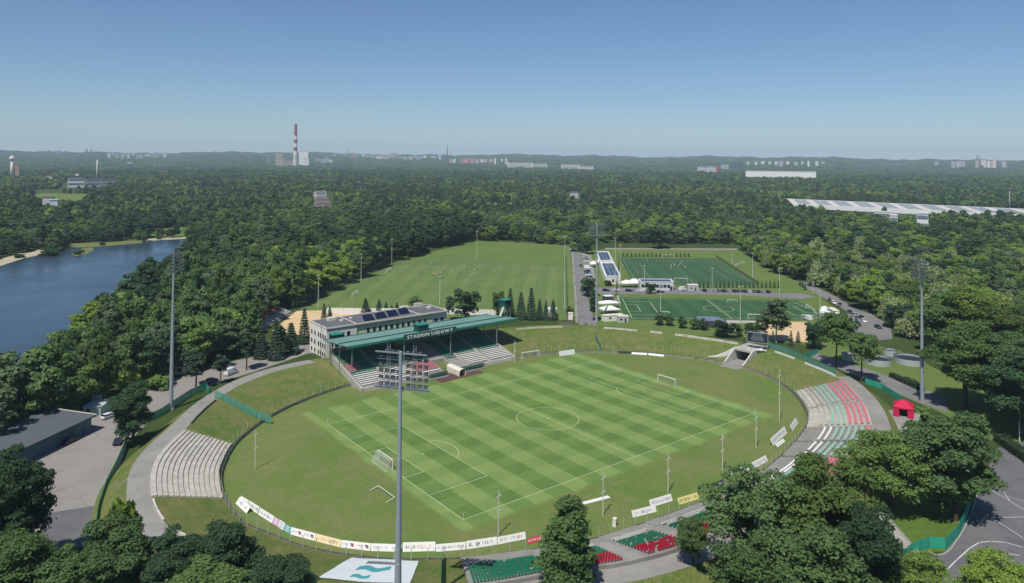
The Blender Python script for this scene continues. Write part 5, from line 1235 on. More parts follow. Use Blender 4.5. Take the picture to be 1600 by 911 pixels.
post_fence([G(962, 466), G(968, 404)], 'green net fence at the left side of the far pitch', 5.0, 6.0, .35, (60, 120, 110)); post_fence([G(1119, 402.5), G(1186, 446)], 'dark fence along the right side of the far artificial pitch', 2.2, 5.0, .6, (60, 70, 66)); post_fence([G(979, 500.5), G(1135, 501.5), G(1312, 501)], 'low fence along the front of the near artificial pitch', 2.2, 6.0)
post_fence([G(883, 400), G(887, 498)], 'grey fence and gutter beside the training pitch towards the road', 3.0, 6.0, .5, (150, 156, 156))
def tall_pole(px, py, top, label, lamps=2):
    q = G(px, py); H = hgt(px, top, q); e = empty('lamp_post', (q[0], q[1], 0)); tag(e, label, 'lamp post', 'lamp posts around the training pitches'); m_ = MB(); m_.tube((0, 0, 0), (0, 0, H), .16, .09, 8); m_.build('pole', ppm, e)
    for k in range(lamps):
        m_ = MB(); a = (-1)**k*(.5+.5*(k//2)); m_.beam((0, 0, H-.2), (a, 0, H-.1), .07, .07); m_.box((a, 0, H-.05), (.6, .5, .25)); m_.build('lamp_head', ppm, e)
for a in ((497, 484, 430, 'pole at the wood corner beside the sand court'), (564, 442, 397, 'pole on the left side of the training pitch'), (612, 414, 374, 'pole in the far left corner of the training pitch'), (745, 412, 362, 'pole at the middle of the far training fence'), (687, 476, 432, 'pole with four lamps before the training pitch', 4), (882, 484, 370, 'tall pole at the right edge of the training pitch', 4), (961, 446, 372, 'tall pole at the corner of the long pavilion'), (969, 446, 383, 'second tall pole behind the long pavilion'), (1007, 452, 415, 'pole with two lamps rising over the low pavilion'), (1032, 496, 447, 'pole in front of the near artificial pitch'), (1112.7, 456.5, 419, 'pole with two lamps beside the row of cars'), (1156.6, 504, 448, 'pole with lamps right of the shelter', 4), (1144, 414.5, 398, 'pole at the right side of the far pitch'), (1176, 434, 396, 'tall pole on the grass beyond the far pitch'), (1218, 461, 420, 'pole at the end of the row of cars'), (1281.5, 501, 455, 'pole with lamps at the right end of the near pitch', 4), (1270, 458, 440, 'pole beside the curving road'), (1593, 690, 640, 'dark post at the lawn edge by the road', 0)): tall_pole(*a)

# ================================================================== people
def person_mesh(shirt, shorts, pose=0):
    me = bpy.data.meshes.new('person_skeleton')
    s = .18 if pose else .10
    V = [(0, 0, .95), (0, 0, 1.2), (0, 0, 1.42), (0, .01, 1.53), (0, .02, 1.66), (0, .02, 1.76), (.10, 0, .90), (.13, s, .50), (.13, s*.6, .08), (.13, s*.6+.13, .04), (-.10, 0, .90), (-.13, -s*.6, .50), (-.13, -s*1.6, .08), (-.13, -s*1.6+.13, .04), (.20, 0, 1.40), (.28, -.05, 1.14), (.30, .08, .92), (-.20, 0, 1.40), (-.28, .06, 1.14), (-.30, .16, .94)]
    E = [(0, 1), (1, 2), (2, 3), (3, 4), (4, 5), (0, 6), (6, 7), (7, 8), (8, 9), (0, 10), (10, 11), (11, 12), (12, 13), (2, 14), (14, 15), (15, 16), (2, 17), (17, 18), (18, 19)]
    Rr = [.15, .14, .15, .06, .10, .07, .09, .065, .045, .04, .09, .065, .045, .04, .07, .05, .035, .07, .05, .035]
    me.from_pydata(V, E, []); o = bpy.data.objects.new('tmp', me); COL.objects.link(o); md = o.modifiers.new('s', 'SKIN')
    for v, r in zip(me.skin_vertices[0].data, Rr): v.radius = (r, r*.85)
    me.skin_vertices[0].data[0].use_root = True
    bpy.context.view_layer.update(); dg = bpy.context.evaluated_depsgraph_get(); out_ = bpy.data.meshes.new_from_object(o.evaluated_get(dg)); bpy.data.objects.remove(o)
    skin = M('skin', (190, 144, 118), .7, 0); out_.materials.clear()
    for mm in (skin, shirt, shorts): out_.materials.append(mm)
    for p_ in out_.polygons:
        z = p_.center.z; x_ = abs(p_.center.x); p_.material_index = 1 if (1.0 < z < 1.5 and not (x_ > .26 and z < 1.15)) else (2 if .55 < z <= 1.0 and x_ < .24 else 0); p_.use_smooth = True
    return out_
shirts = {'white': M('shirt_white', (228, 228, 226), .8, 0), 'dark': M('shirt_dark', (44, 50, 62), .8, 0), 'red': M('shirt_red', (180, 40, 50), .8, 0)}
shorts_m = M('shorts_dark', (44, 46, 54), .8, 0); PM = {(c, p_): person_mesh(m_, shorts_m if c != 'white' or p_ else shirts['white'], p_) for c, m_ in shirts.items() for p_ in (0, 1)}
def people(L, where, group):
    for k, (px, py, c) in enumerate(L):
        q = G(px, py); o = inst('person', PM[(c, k % 2)], None, (q[0], q[1], .05), random.uniform(0, 6.28), (1.02, 1.02, random.uniform(.98, 1.06)))
        tag(o, 'person in %s shirt, %s' % (c, where), 'person', group+' '+c)
ppl = [(843, 290), (878, 300), (1008, 310), (1017, 335), (1043, 318), (1035, 238), (1113, 218), (1143, 285), (1248, 277), (1100, 305), (1100, 412), (1133, 372), (1345, 300), (1357, 335), (1405, 235), (1373, 375), (1410, 405), (1532, 272), (1515, 307), (1495, 342), (1572, 258), (1545, 405), (985, 180), (323, 395), (297, 365), (1480, 430), (1520, 435)]
pc_ = ['dark', 'dark', 'white', 'dark', 'white', 'white', 'dark', 'dark', 'white', 'white', 'white', 'dark', 'dark', 'dark', 'white', 'white', 'white', 'white', 'white', 'white', 'dark', 'white', 'white', 'dark', 'dark', 'red', 'dark']
people([(550+.125*a, 391+.125*b, c) for (a, b), c in zip(ppl, pc_)], 'training on the grass pitch behind the club building', 'players on the grass training pitch')
pp2 = [(607, 370), (855, 318), (945, 320), (972, 335), (1073, 340), (1097, 365), (1100, 385), (1127, 358), (1175, 365), (1190, 345), (1213, 325), (1215, 365), (1240, 382), (1268, 330), (632, 385)]
people([(880+.1537*a, 361+.1537*b, 'white' if k not in (3, 4, 14) else 'dark') for k, (a, b) in enumerate(pp2)], 'playing on the far artificial pitch', 'players on the far artificial pitch')
people([(894.5, 418, 'dark'), (895, 424, 'white'), (896, 430, 'dark'), (897, 436, 'white'), (898.5, 445, 'dark'), (1275, 501, 'white')], 'walking on the pavement beside the straight road', 'people on the pavement')
people([(914.5, 509.5, 'dark'), (917.5, 510, 'dark')], 'standing at the far gate', 'people at the far gate')

def slope_stair(p0, p1, w, label, n=22):
    """p0 top, p1 foot, world points"""
    d = p1-p0; L = math.hypot(d[0], d[1]); u = np.array([d[0]/L, d[1]/L, 0]); s_ = np.array([-u[1], u[0], 0]); e = empty('outdoor_stair', tuple(p1)); tag(e, label, 'stair')
    for k in range(n):
        c = p0+d*(k+.5)/n; m_ = MB(); m_.obox(c-p1+np.array([0, 0, .02]), u*L/n*.55, s_*w/2, (0, 0, .16)); m_.build('step', concrete_lt, e)
    m_ = MB()
    for a in (-1, 1): m_.beam(p0-p1+s_*a*(w/2+.15)+np.array([0, 0, .1]), s_*a*(w/2+.15)+np.array([0, 0, .1]), .25, .4)
    m_.build('stringer', concrete, e)
slope_stair(P(1372, 802, 4.4), P(1428, 866, .2), 2.4, 'long concrete stair dropping from the terraces to the green fence')
slope_stair(P(1340, 822, 4.4), P(1402, 886, .2), 2.4, 'second concrete stair under the locust trees near the green fence')
slope_stair(P(204, 748, 4.5), P(166, 768, .2), 1.6, 'narrow concrete steps from the car park fence up to the walkway', 14)

# ================================================================== trees
def leaf_mat(name, a, b, trans=.38):
    m = bpy.data.materials.new(name); t = NT(m); oi = t.n('ShaderNodeObjectInfo'); tc = t.n('ShaderNodeTexCoord')
    f = t.ramp(t.noise(7.0, 2.0, tc.outputs['Object']), .3, .7)
    f = t.math('ADD', t.math('MULTIPLY', f, .5), t.math('MULTIPLY', oi.outputs['Random'], .5))
    col = t.mix(f, (*a, 1), (*b, 1))
    hs = t.n('ShaderNodeHueSaturation'); t.put(hs.inputs['Color'], col)
    r2 = t.math('FRACT', t.math('MULTIPLY', oi.outputs['Random'], 17.31)); r3 = t.math('FRACT', t.math('MULTIPLY', oi.outputs['Random'], 71.7))
    t.put(hs.inputs['Value'], t.math('ADD', t.math('MULTIPLY', r2, .5), .78)); t.put(hs.inputs['Hue'], t.math('ADD', t.math('MULTIPLY', r3, .022), .492)); t.put(hs.inputs['Saturation'], t.math('ADD', t.math('MULTIPLY', r3, -.15), 1.03))
    d1 = t.n('ShaderNodeBsdfDiffuse'); t.put(d1.inputs[0], hs.outputs[0]); d2 = t.n('ShaderNodeBsdfTranslucent'); t.put(d2.inputs[0], hs.outputs[0])
    mx = t.n('ShaderNodeMixShader'); mx.inputs[0].default_value = trans; t.t.links.new(d1.outputs[0], mx.inputs[1]); t.t.links.new(d2.outputs[0], mx.inputs[2]); t.t.links.new(mx.outputs[0], t.out.inputs[0])
    MATS[name] = m; return m
L_mid = leaf_mat('leaf_mid', (.088, .158, .050), (.138, .218, .068)); L_dark = leaf_mat('leaf_dark', (.046, .096, .044), (.072, .130, .058)); L_light = leaf_mat('leaf_light', (.165, .260, .050), (.220, .320, .066)); L_willow = leaf_mat('leaf_willow', (.22, .28, .11), (.28, .33, .145)); L_fir = leaf_mat('leaf_fir', (.038, .074, .046), (.054, .094, .056), .1); L_grey = leaf_mat('leaf_grey', (.110, .172, .080), (.146, .206, .102))
def leaves_mesh(name, P_, N_, S_, mat_, asp=1.0, seed=0, stretch=None):
    r = np.random.default_rng(seed); n = len(P_); N_ = N_/np.maximum(np.linalg.norm(N_, axis=1), 1e-6)[:, None]
    A = r.normal(size=(n, 3)) if stretch is None else stretch+r.normal(size=(n, 3))*.25
    T = np.cross(N_, A); T /= np.maximum(np.linalg.norm(T, axis=1), 1e-6)[:, None]; B = np.cross(N_, T)
    S_ = S_[:, None]; k = r.uniform(.7, 1.2, (n, 1))
    V = np.empty((n, 4, 3)); V[:, 0] = P_-T*S_*k; V[:, 1] = P_-B*S_*asp*.8+N_*S_*.15; V[:, 2] = P_+T*S_*k; V[:, 3] = P_+B*S_*asp*1.1-N_*S_*.1
    me = bpy.data.meshes.new(name); me.vertices.add(4*n); me.vertices.foreach_set('co', V.ravel()); me.loops.add(4*n); me.loops.foreach_set('vertex_index', np.arange(4*n, dtype=np.int32))
    me.polygons.add(n); me.polygons.foreach_set('loop_start', np.arange(0, 4*n, 4, dtype=np.int32)); me.materials.append(mat_); me.update(calc_edges=True); return me
def crown_broad(name, R, z0, z1, nl, n, s, mat_, seed, lobe=(.22, .38), top=0.0, gap=0.0, taper=0.0):
    """leaf sprays gathered in flattened boughs of unequal size, thrown unevenly round the stem"""
    r = np.random.default_rng(seed); zc, hz = (z0+z1)/2, (z1-z0)/2
    d = r.normal(size=(nl, 3)); d /= np.linalg.norm(d, axis=1)[:, None]; rad = r.uniform(.30, .86, (nl, 1))**.8
    ph = r.uniform(0, 6.28, 4); az = np.arctan2(d[:, 1], d[:, 0])
    bulge = 1+.16*np.sin(2*az+ph[0])+.12*np.sin(3*az+ph[1]+2*d[:, 2])+.10*np.sin(5*az+ph[2]+5*d[:, 2])
    c = d*rad*bulge[:, None]; wz = np.clip(1.0-taper*(c[:, 2:3]+1)/2, .12, 1); c[:, :2] *= wz; c[:, 2] = np.clip(c[:, 2], -.95, .86)
    C_ = c*np.array([R, R, hz])+np.array([0, 0, zc]); lr = r.uniform(*lobe, nl)*R*(1-.45*taper*(c[:, 2]+1)/2)
    w = lr**2; idx = r.choice(nl, n, p=w/w.sum()); v = r.normal(size=(n, 3)); v /= np.linalg.norm(v, axis=1)[:, None]
    flip = (v[:, 2] < -.1) & (r.random(n) < .7); v[flip, 2] *= -1
    rr = r.uniform(.55, 1.0, (n, 1)); stray = r.random(n) < .08; rr[stray] *= r.uniform(1.05, 1.35, (stray.sum(), 1))
    p = C_[idx]+v*lr[idx][:, None]*rr*np.array([1.12, 1.12, .72])
    N_ = v*.8+np.array([0, 0, .55])+r.normal(size=(n, 3))*.55
    keep = (p[:, 2] > z0*.7)
    return leaves_mesh(name, p[keep], N_[keep], s*r.uniform(.55, 1.45, n)[keep], mat_, seed=seed)
def crown_fir(name, R, z0, tiers, n, s, mat_, seed):
    r = np.random.default_rng(seed); zt = z0+(1-z0)*(np.floor(r.random(n)**1.35*tiers)+r.uniform(-.15, .15, n))/tiers; zt = np.clip(zt, z0, 1.0)
    Rz = R*(1-(zt-z0)/(1-z0))**.85+.012; nb = 9; ang = (r.integers(0, nb, n)+zt*37 % 1.0)*2*PI/nb+r.normal(size=n)*.16; rr = Rz*np.sqrt(r.uniform(.05, 1.05, n))
    p = np.stack([rr*np.cos(ang), rr*np.sin(ang), zt-rr*.32+r.normal(size=n)*.008], 1); dirv = np.stack([np.cos(ang), np.sin(ang), -.35*np.ones(n)], 1)
    N_ = np.stack([np.cos(ang)*.5, np.sin(ang)*.5, np.ones(n)], 1)+r.normal(size=(n, 3))*.4
    return leaves_mesh(name, p, N_, s*r.uniform(.6, 1.2, n), mat_, .55, seed, np.cross(N_, dirv))
def crown_willow(name, R, z0, z1, nl, n, s, mat_, seed):
    r = np.random.default_rng(seed); d = r.normal(size=(nl, 3)); d[:, 2] = np.abs(d[:, 2])*.8; d /= np.linalg.norm(d, axis=1)[:, None]
    C_ = d*r.uniform(.4, .8, (nl, 1))*np.array([R, R, (z1-z0)*.75])+np.array([0, 0, z0+(z1-z0)*.25]); idx = r.integers(0, nl, n); v = r.normal(size=(n, 3)); v /= np.linalg.norm(v, axis=1)[:, None]; v[:, 2] = np.abs(v[:, 2])
    lr = R*.36; p = C_[idx]+v*lr; drop = r.random(n)**1.6*.28; p[:, 2] -= drop; p[:, :2] += v[:, :2]*drop[:, None]*.12; keep = p[:, 2] > .06
    N_ = np.stack([v[:, 0], v[:, 1], .35+v[:, 2]], 1)+r.normal(size=(n, 3))*.3
    return leaves_mesh(name, p[keep], N_[keep], s*r.uniform(.7, 1.2, n)[keep], mat_, 1.9, seed)
def trunk_mesh(name, h, r0, limbs, spread, seed, mat_=None, lean=0.0):
    rr = random.Random(seed); m_ = MB(); top = (lean+rr.uniform(-.02, .02), rr.uniform(-.02, .02), h); midp = (lean*.4+rr.uniform(-.015, .015), rr.uniform(-.015, .015), h*.5)
    m_.tube((0, 0, -.02), midp, r0*1.25, r0*.8, 8, cap=False); m_.tube(midp, top, r0*.8, r0*.25, 8, cap=False)
    for k in range(limbs):
        a = 2*PI*k/max(1, limbs)+rr.uniform(-.4, .4); f = rr.uniform(.35, .85); b = (midp[0]*(1-f)+top[0]*f, midp[1]*(1-f)+top[1]*f, midp[2]*(1-f)+top[2]*f); L = spread*rr.uniform(.5, .9)
        e = (b[0]+L*math.cos(a), b[1]+L*math.sin(a), b[2]+L*rr.uniform(.4, .9)); m_.tube(b, e, r0*.4, r0*.1, 5, cap=False)
    return m_.mesh(name, mat_ or bark, True)
bark_l = M('bark_birch', (176, 172, 160), .9, .3, 2.0)
# prototypes: (crown mesh, trunk mesh, crown radius in units of height)
PR = {}
for k in range(3): PR['near_broad%d' % k] = (crown_broad('crown', .36, .20, .98, 78, 27000, .0105, L_mid, 10+k, (.16, .34)), trunk_mesh('trunk', .7, .022, 7, .24, 30+k), .40)
PR['near_round'] = (crown_broad('crown', .31, .06, .99, 84, 28000, .0105, L_dark, 20, (.18, .34)), trunk_mesh('trunk', .7, .022, 6, .2, 34), .34)
PR['near_poplar'] = (crown_broad('crown', .225, .05, .99, 150, 26000, .0092, L_mid, 21, (.20, .42), taper=.74), trunk_mesh('trunk', .9, .018, 8, .12, 35), .245)
PR['near_locust'] = (crown_broad('crown', .40, .30, .98, 100, 23000, .0098, L_mid, 22, (.12, .27)), trunk_mesh('trunk', .72, .020, 9, .3, 36), .43)
PR['near_light'] = (crown_broad('crown', .42, .18, .98, 76, 26000, .0108, L_light, 23, (.16, .33)), trunk_mesh('trunk', .65, .024, 8, .28, 37), .46)
for k, mt in enumerate((L_mid, L_dark, L_light, L_mid, L_grey)): PR['mid_broad%d' % k] = (crown_broad('crown', .37, .10, .98, 40, 4600, .0255, mt, 40+k, (.20, .40)), trunk_mesh('trunk', .6, .02, 4, .2, 60+k), .41)
PR['mid_tall'] = (crown_broad('crown', .22, .10, .99, 38, 2800, .028, L_dark, 50, (.34, .5), taper=.45), trunk_mesh('trunk', .8, .016, 4, .12, 66), .25)
PR['mid_willow'] = (crown_willow('crown', .44, .10, .98, 24, 3200, .022, L_willow, 51), trunk_mesh('trunk', .6, .025, 5, .25, 67), .52)
PR['fir'] = (crown_fir('crown', .21, .06, 13, 2600, .030, L_fir, 52), trunk_mesh('trunk', .95, .014, 0, 0, 68), .22)
PR['fir_small'] = (crown_fir('crown', .26, .04, 9, 700, .055, L_fir, 53), trunk_mesh('trunk', .9, .02, 0, 0, 69), .27)
PR['pine'] = (crown_broad('crown', .24, .30, .99, 34, 2600, .022, L_fir, 54, (.26, .40), taper=.3), trunk_mesh('trunk', .92, .015, 9, .2, 70), .27)
PR['birch'] = (crown_broad('crown', .27, .18, .99, 60, 4200, .017, L_grey, 55, (.18, .3), taper=.3), trunk_mesh('trunk', .92, .010, 9, .16, 71, bark_l), .29)
PR['lean'] = (crown_broad('crown', .42, .48, .98, 34, 4200, .022, L_mid, 56, (.24, .36)), trunk_mesh('trunk', .75, .018, 5, .3, 72), .46)
PR['bush'] = (crown_broad('crown', .62, -.05, .98, 24, 1500, .062, L_light, 57), trunk_mesh('trunk', .4, .02, 4, .3, 73), .7)
def tree(kind, q, H, R, label, nm='tree', group=None, z=0.0, mat_=None, cat='tree'):
    c, tr_, r0 = PR[kind]; s = R/r0; e = empty(nm, (q[0], q[1], z), random.uniform(0, 6.28), (s, s, H)); tag(e, label, cat, group)
    o = inst('crown', c, e); inst('trunk', tr_, e)
    if mat_ is not None: o.material_slots[0].link = 'OBJECT'; o.material_slots[0].material = mat_
    return e
def T(kind, bx, by, ty, hw, label, nm='tree', group=None, mat_=None, z=0.0, cat='tree'):
    q = P(bx, by, z); tree(kind, q, hgt(bx, ty, q)-z, hw/FPX*dist(q), label, nm, group, z, mat_, cat)
# lower left
T('near_broad0', 12, 915, 692, 58, 'tall dark tree at the left edge of the picture beside the car park', mat_=L_dark)
T('near_broad1', 20, 990, 830, 70, 'leafy tree in the lower left corner')
T('near_round', 178, 965, 798, 56, 'full dark tree standing in front of the curved walkway', mat_=L_mid)
T('near_broad2', 100, 985, 858, 52, 'rounded tree between the corner tree and the dark one', mat_=L_mid)
T('near_broad0', 268, 965, 826, 62, 'dark tree below the concrete terrace, left of a pair', mat_=L_dark)
T('near_broad1', 345, 955, 812, 60, 'dark rounded tree covering the end of the curved walkway', mat_=L_dark)
T('near_round', 430, 985, 868, 62, 'low dark tree left of the banner sheet')
T('near_broad2', 330, 1010, 880, 90, 'broad tree at the bottom edge below the walkway', mat_=L_mid)
T('near_round', 207, 697, 588, 30, 'dense dark maple by the left car park fence')
T('bush', 190, 905, 770, 28, 'leafy green shrub on the slope below the green fence', 'bush', cat='bush')
# lower right
T('near_poplar', 886, 968, 752, 56, 'tall pointed poplar in front of the near terraces')
T('near_locust', 1188, 945, 726, 82, 'wide feathery locust tree over the near terraces, left of two')
T('near_locust', 1290, 940, 705, 92, 'wide feathery locust tree rising highest over the near terraces')
T('near_locust', 1082, 892, 806, 32, 'thin open tree with bare branching trunk beside the seat blocks', z=3.5)
T('near_broad0', 1192, 1010, 834, 70, 'leafy tree at the bottom edge right of the poplar', mat_=L_mid)
T('near_broad1', 1262, 1010, 806, 92, 'leafy tree at the bottom edge in the middle of the grove', mat_=L_mid)
T('near_broad2', 1360, 1000, 790, 58, 'leafy tree above the green fence at the bottom', mat_=L_dark)
T('near_locust', 1410, 985, 862, 62, 'pale leafy tree in front of the green fence', mat_=L_light)
T('near_light', 1392, 800, 664, 60, 'bright yellow green tree beside the red tent')
T('near_round', 1492, 812, 628, 58, 'large dark green tree at the road corner', mat_=L_mid)
T('near_light', 1575, 985, 866, 58, 'light green tree in the lower right corner', mat_=L_light)
T('bush', 1330, 960, 840, 30, 'dark shrub beside the stairs under the locust trees', 'bush', mat_=L_mid, cat='bush')
T('bush', 1440, 660, 632, 14, 'green shrub at the foot of the right floodlight mast', 'bush', cat='bush')
# right edge beyond the lawn
for a in (('near_broad1', 1508, 640, 505, 54, 'large tree right of the right floodlight mast', L_mid), ('near_broad2', 1585, 655, 520, 55, 'large dark tree over the lawn at the right edge', L_mid), ('near_broad0', 1620, 690, 540, 60, 'tree leaning in from the right edge above the lawn', L_dark), ('near_light', 1520, 560, 438, 52, 'pale green tree behind the right floodlight mast', L_light), ('near_broad1', 1590, 590, 470, 52, 'mid green tree at the right edge behind the lawn trees', L_mid), ('near_broad0', 1482, 556, 450, 42, 'dark tree just behind the right floodlight mast', L_mid)): T(*a[:6], mat_=a[6])
T('lean', 1306, 574, 488, 30, 'first of two leaning trees with bare trunks beside the drive'); T('lean', 1346, 597, 520, 27, 'second of two leaning trees with bare trunks before the round tanks')
# along the far rim and pitches
for k, (x_, b, t_, w) in enumerate(((1030, 508, 487, 9), (1046, 509, 490, 8), (1067, 513, 494, 8), (1084, 515, 493, 8), (1100, 516, 497, 8), (1156, 526, 507, 6), (1174, 522, 504, 11))): T('mid_broad0', x_, b, t_, w, 'small round tree, %s from the left on the far bank above the white wall' % ordn[k], mat_=L_mid if k % 2 else L_dark, group='small trees on the far bank')
T('mid_broad1', 1132, 527, 499, 17, 'broad dark tree in front of the blue roofed shelter'); T('birch', 1213, 535, 459, 27, 'tall airy birch tree beside the scoreboard'); T('mid_broad1', 1272, 545, 499, 16, 'dark round tree behind the long green fence')
T('birch', 1190, 533, 488, 14, 'slim birch left of the tall airy birch'); 
for k, (x_, b, t_) in enumerate(((1208, 540, 515), (1236, 540, 515), (1247, 536, 516))): T('fir_small', x_, b, t_, 4.5, 'small dark conifer, %s from the left behind the scoreboard' % ordn[k], 'conifer_tree', 'small conifers behind the scoreboard')
T('mid_broad1', 1016, 459, 440, 9, 'dark tree on the access road before the low pavilion'); T('bush', 950, 446.5, 437, 8, 'dark bush in front of the long pavilion', 'bush', mat_=L_dark, cat='bush')
for a in ((927.5, 501, 450, 8, 'dark tall shrub along the straight road near the far mast'),): T('mid_tall', *a, mat_=L_dark)
T('bush', 890, 497, 477, 7, 'clipped round bush beside the straight road', 'bush', mat_=L_mid, cat='bush')
T('mid_broad1', 917, 397, 368, 13, 'dark tree at the wood end of the parking bays'); T('mid_broad1', 1030, 388, 352, 19, 'very dark round tree behind the far artificial pitch')
for k in range(17): T('fir_small', 973.8+k*6.4, 401.3, 394.3+random.uniform(-.6, .6), 2.3, 'small clipped conifer in the row behind the far artificial pitch', 'conifer_tree', 'conifer row behind the far artificial pitch')
for k in range(20): T('fir_small', 1093+k*6.5, 449.6, 438.5+random.uniform(-1.2, 1.2), 2.5, 'small conifer in the row between the far pitch and the parked cars', 'conifer_tree', 'conifer row before the parked cars')
for k, (x_, b, t_) in enumerate(((1250, 446, 437), (1254, 449, 439), (1258, 453, 441), (1309, 505, 490), (1316, 510, 494), (1330, 503, 492), (1338, 505, 490), (1296, 470, 464))): T('fir_small', x_, b, t_, 3, 'small conifer, %s along the curving car park road' % ordn[k], 'conifer_tree', 'conifers along the curving road')
firs = ((475, 537, 479, 11, 'tall dark spruce left of the club building'), (454, 553, 502, 15, 'broad spruce second left of the club building'), (431, 562, 499, 13, 'spruce third left of the club building'), (408, 560, 508, 12, 'spruce behind the left bank path'), (506, 503, 473, 6, 'thin spruce behind the left corner of the club building'), (515, 503, 478, 6, 'second thin spruce behind the club building'), (571, 493, 465, 9, 'broad fir behind the first solar panel'), (592, 490, 467, 7, 'fir behind the second solar panel'), (603, 490, 471, 5, 'slim fir behind the third solar panel'), (612, 489, 476, 5, 'short fir behind the third solar panel'), (620, 489, 472, 5, 'slim fir behind the fourth solar panel'), (797, 496, 448, 9, 'tall dark spruce right of the lookout tower'), (814, 499, 454, 10, 'spruce second right of the lookout tower'), (830, 500, 447, 10, 'tallest spruce in the row right of the grandstand'), (843, 500, 466, 7, 'small spruce right of the tallest one'), (853, 500, 467, 6, 'slim spruce near the white hut'), (864, 500, 467, 8, 'last spruce before the white hut'))
for a in firs: T('fir', *a, nm='spruce_tree')
T('mid_broad0', 648, 484, 462, 12, 'round tree behind the roof of the club building', mat_=L_mid); T('birch', 702, 500, 458, 9, 'airy tree at the right end of the club building'); T('mid_broad1', 727, 502, 446, 21, 'large dark tree behind the grandstand roof'); T('mid_broad1', 778, 494, 451, 12, 'dark tree behind the lookout tower', mat_=L_mid)
for a in ((385, 578, 518, 16, 'pine left of the spruces above the left bank'), (306, 606, 545, 20, 'pine in front of the bungalow beside the left mast'), (345, 600, 552, 15, 'pine beside the white van'), (290, 590, 543, 12, 'pine between the left mast and the bungalow'), (438, 560, 505, 11, 'pine among the spruces above the left bank')): T('pine', *a, nm='pine_tree')
for a in ((232, 596, 543, 18, 'light green tree beside the bungalow'), (205, 612, 572, 17, 'light green bush above the car park'), (246, 607, 586, 22, 'hedge like bush in front of the bungalow'), (100, 640, 600, 26, 'light green shrub behind the workshop'), (62, 655, 606, 24, 'light green shrub at the back of the workshop roof'), (25, 668, 615, 26, 'green shrub at the left edge behind the workshop'), (150, 625, 592, 20, 'green shrub behind the containers')): T('bush', *a, nm='bush', cat='bush')
# hedge on the right lawn
def hedge(p0, p1, h, w, label):
    a, b = G(*p0), G(*p1); u = b-a; L = np.linalg.norm(u); r = np.random.default_rng(3); n = int(L*42); s = r.uniform(0, L, n); face = r.integers(0, 3, n); un = u/L; pn = np.array([-un[1], un[0], 0])
    lat = np.where(face == 0, -w/2, np.where(face == 1, w/2, r.uniform(-w/2, w/2, n)))+r.normal(size=n)*.1; zz = np.where(face == 2, h, r.uniform(.05, h, n))+r.normal(size=n)*.1
    p = a+un*s[:, None]+pn*lat[:, None]; p[:, 2] = zz; N_ = np.where(face[:, None] == 0, -pn, np.where(face[:, None] == 1, pn, np.array([0, 0, 1.0])))+r.normal(size=(n, 3))*.4
    e = empty('hedge', tuple(a)); tag(e, label, 'hedge'); o = inst('foliage', leaves_mesh('foliage', p-a, N_, .2*r.uniform(.7, 1.3, n), L_dark), e); m_ = MB(); m_.beam(np.array([0, 0, h*.45]), b-a+np.array([0, 0, h*.45]), w*.8, h*.85); m_.build('stems', M('hedge_core', (34, 44, 28), .9, .2), e)
hedge((1392, 589), (1442, 612), 1.7, 1.8, 'dark clipped hedge across the lawn left of the right mast'); hedge((1560, 690), (1640, 745), 2.4, 3.0, 'dark hedge at the right edge beside the road')

# ------------------------------------------------------------------ the woods
def hillz(x, y):
    dx, dy = np.asarray(x, float)-CAM[0], np.asarray(y, float)-CAM[1]; Dd = np.hypot(dx, dy); az = np.degrees(np.arctan2(dy, dx)-math.atan2(_F[1], _F[0])); u = -az
    hm = 82+9*np.sin(u*.31+1)+6*np.sin(u*.83+.4)+4*np.sin(u*2.1)+3*np.sin(u*4.3+2)+16*np.exp(-((u+38)/12)**2)+9*np.exp(-((u+14)/8)**2)+10*np.exp(-((u-7)/1.6)**2)+11*np.exp(-((u-15)/2.2)**2)-6*np.exp(-((u-27)/6)**2)
    t_ = np.clip((Dd-4200)/(9200-4200), 0, 1); s_ = t_*t_*(3-2*t_)
    return s_*hm+np.clip((Dd-3600)/1500, 0, 1)*(3*np.sin(Dd/330+u*.5)+3*np.sin(Dd/170-u*.9))*(1-s_*.5)
hm_ = MB(); na, nd = 220, 46; dlist = [3700*(15500/3700)**(k/(nd-1)) for k in range(nd)]; vs = []
for dd in dlist:
    for k in range(na+1):
        a_ = math.atan2(_F[1], _F[0])+math.radians(50-100*k/na); x_, y_ = CAM[0]+dd*math.cos(a_), CAM[1]+dd*math.sin(a_); vs.append((x_, y_, float(hillz(x_, y_))*(1.0 if dd < 12500 else .82)-(.6 if dd < 3800 else 0)))
hm_.add(vs, [(j*(na+1)+k, (j+1)*(na+1)+k, (j+1)*(na+1)+k+1, j*(na+1)+k+1) for j in range(nd-1) for k in range(na)])
hill_m = bpy.data.materials.new('hill_cover'); t = NT(hill_m); f_ = t.ramp(t.noise(.004, 6.0, rough=.7), .42, .58)
c_ = t.mix(f_, lin((40, 62, 42), KA), lin((60, 82, 54), KA)); c_ = t.mix(t.ramp(t.noise(.0016, 3.0), .60, .66), c_, lin((124, 136, 92), KA)); t.bsdf(c_, .95, 0, .1)
tag(hm_.build('hills', hill_m, None, True), 'low wooded hills along the horizon', 'hills', kind='structure')
from mathutils import noise as mnoise
CLEAR = []
for o in list(SC.objects):
    if o.get('kind') == 'structure' and o.type == 'MESH' and o.name.split('.')[0] in ('lawn', 'meadow', 'sand_court', 'car_park', 'road', 'pavement', 'parking_bay', 'path', 'artificial_pitch', 'lake', 'beach', 'clearing', 'ramp', 'islet', 'reed_bank', 'asphalt_patch') and len(o.data.polygons) == 1:
        CLEAR.append(np.array([tuple(v.co)[:2] for v in o.data.vertices]))
_wk = [o for o in SC.objects if o.name == 'workshop'][0]
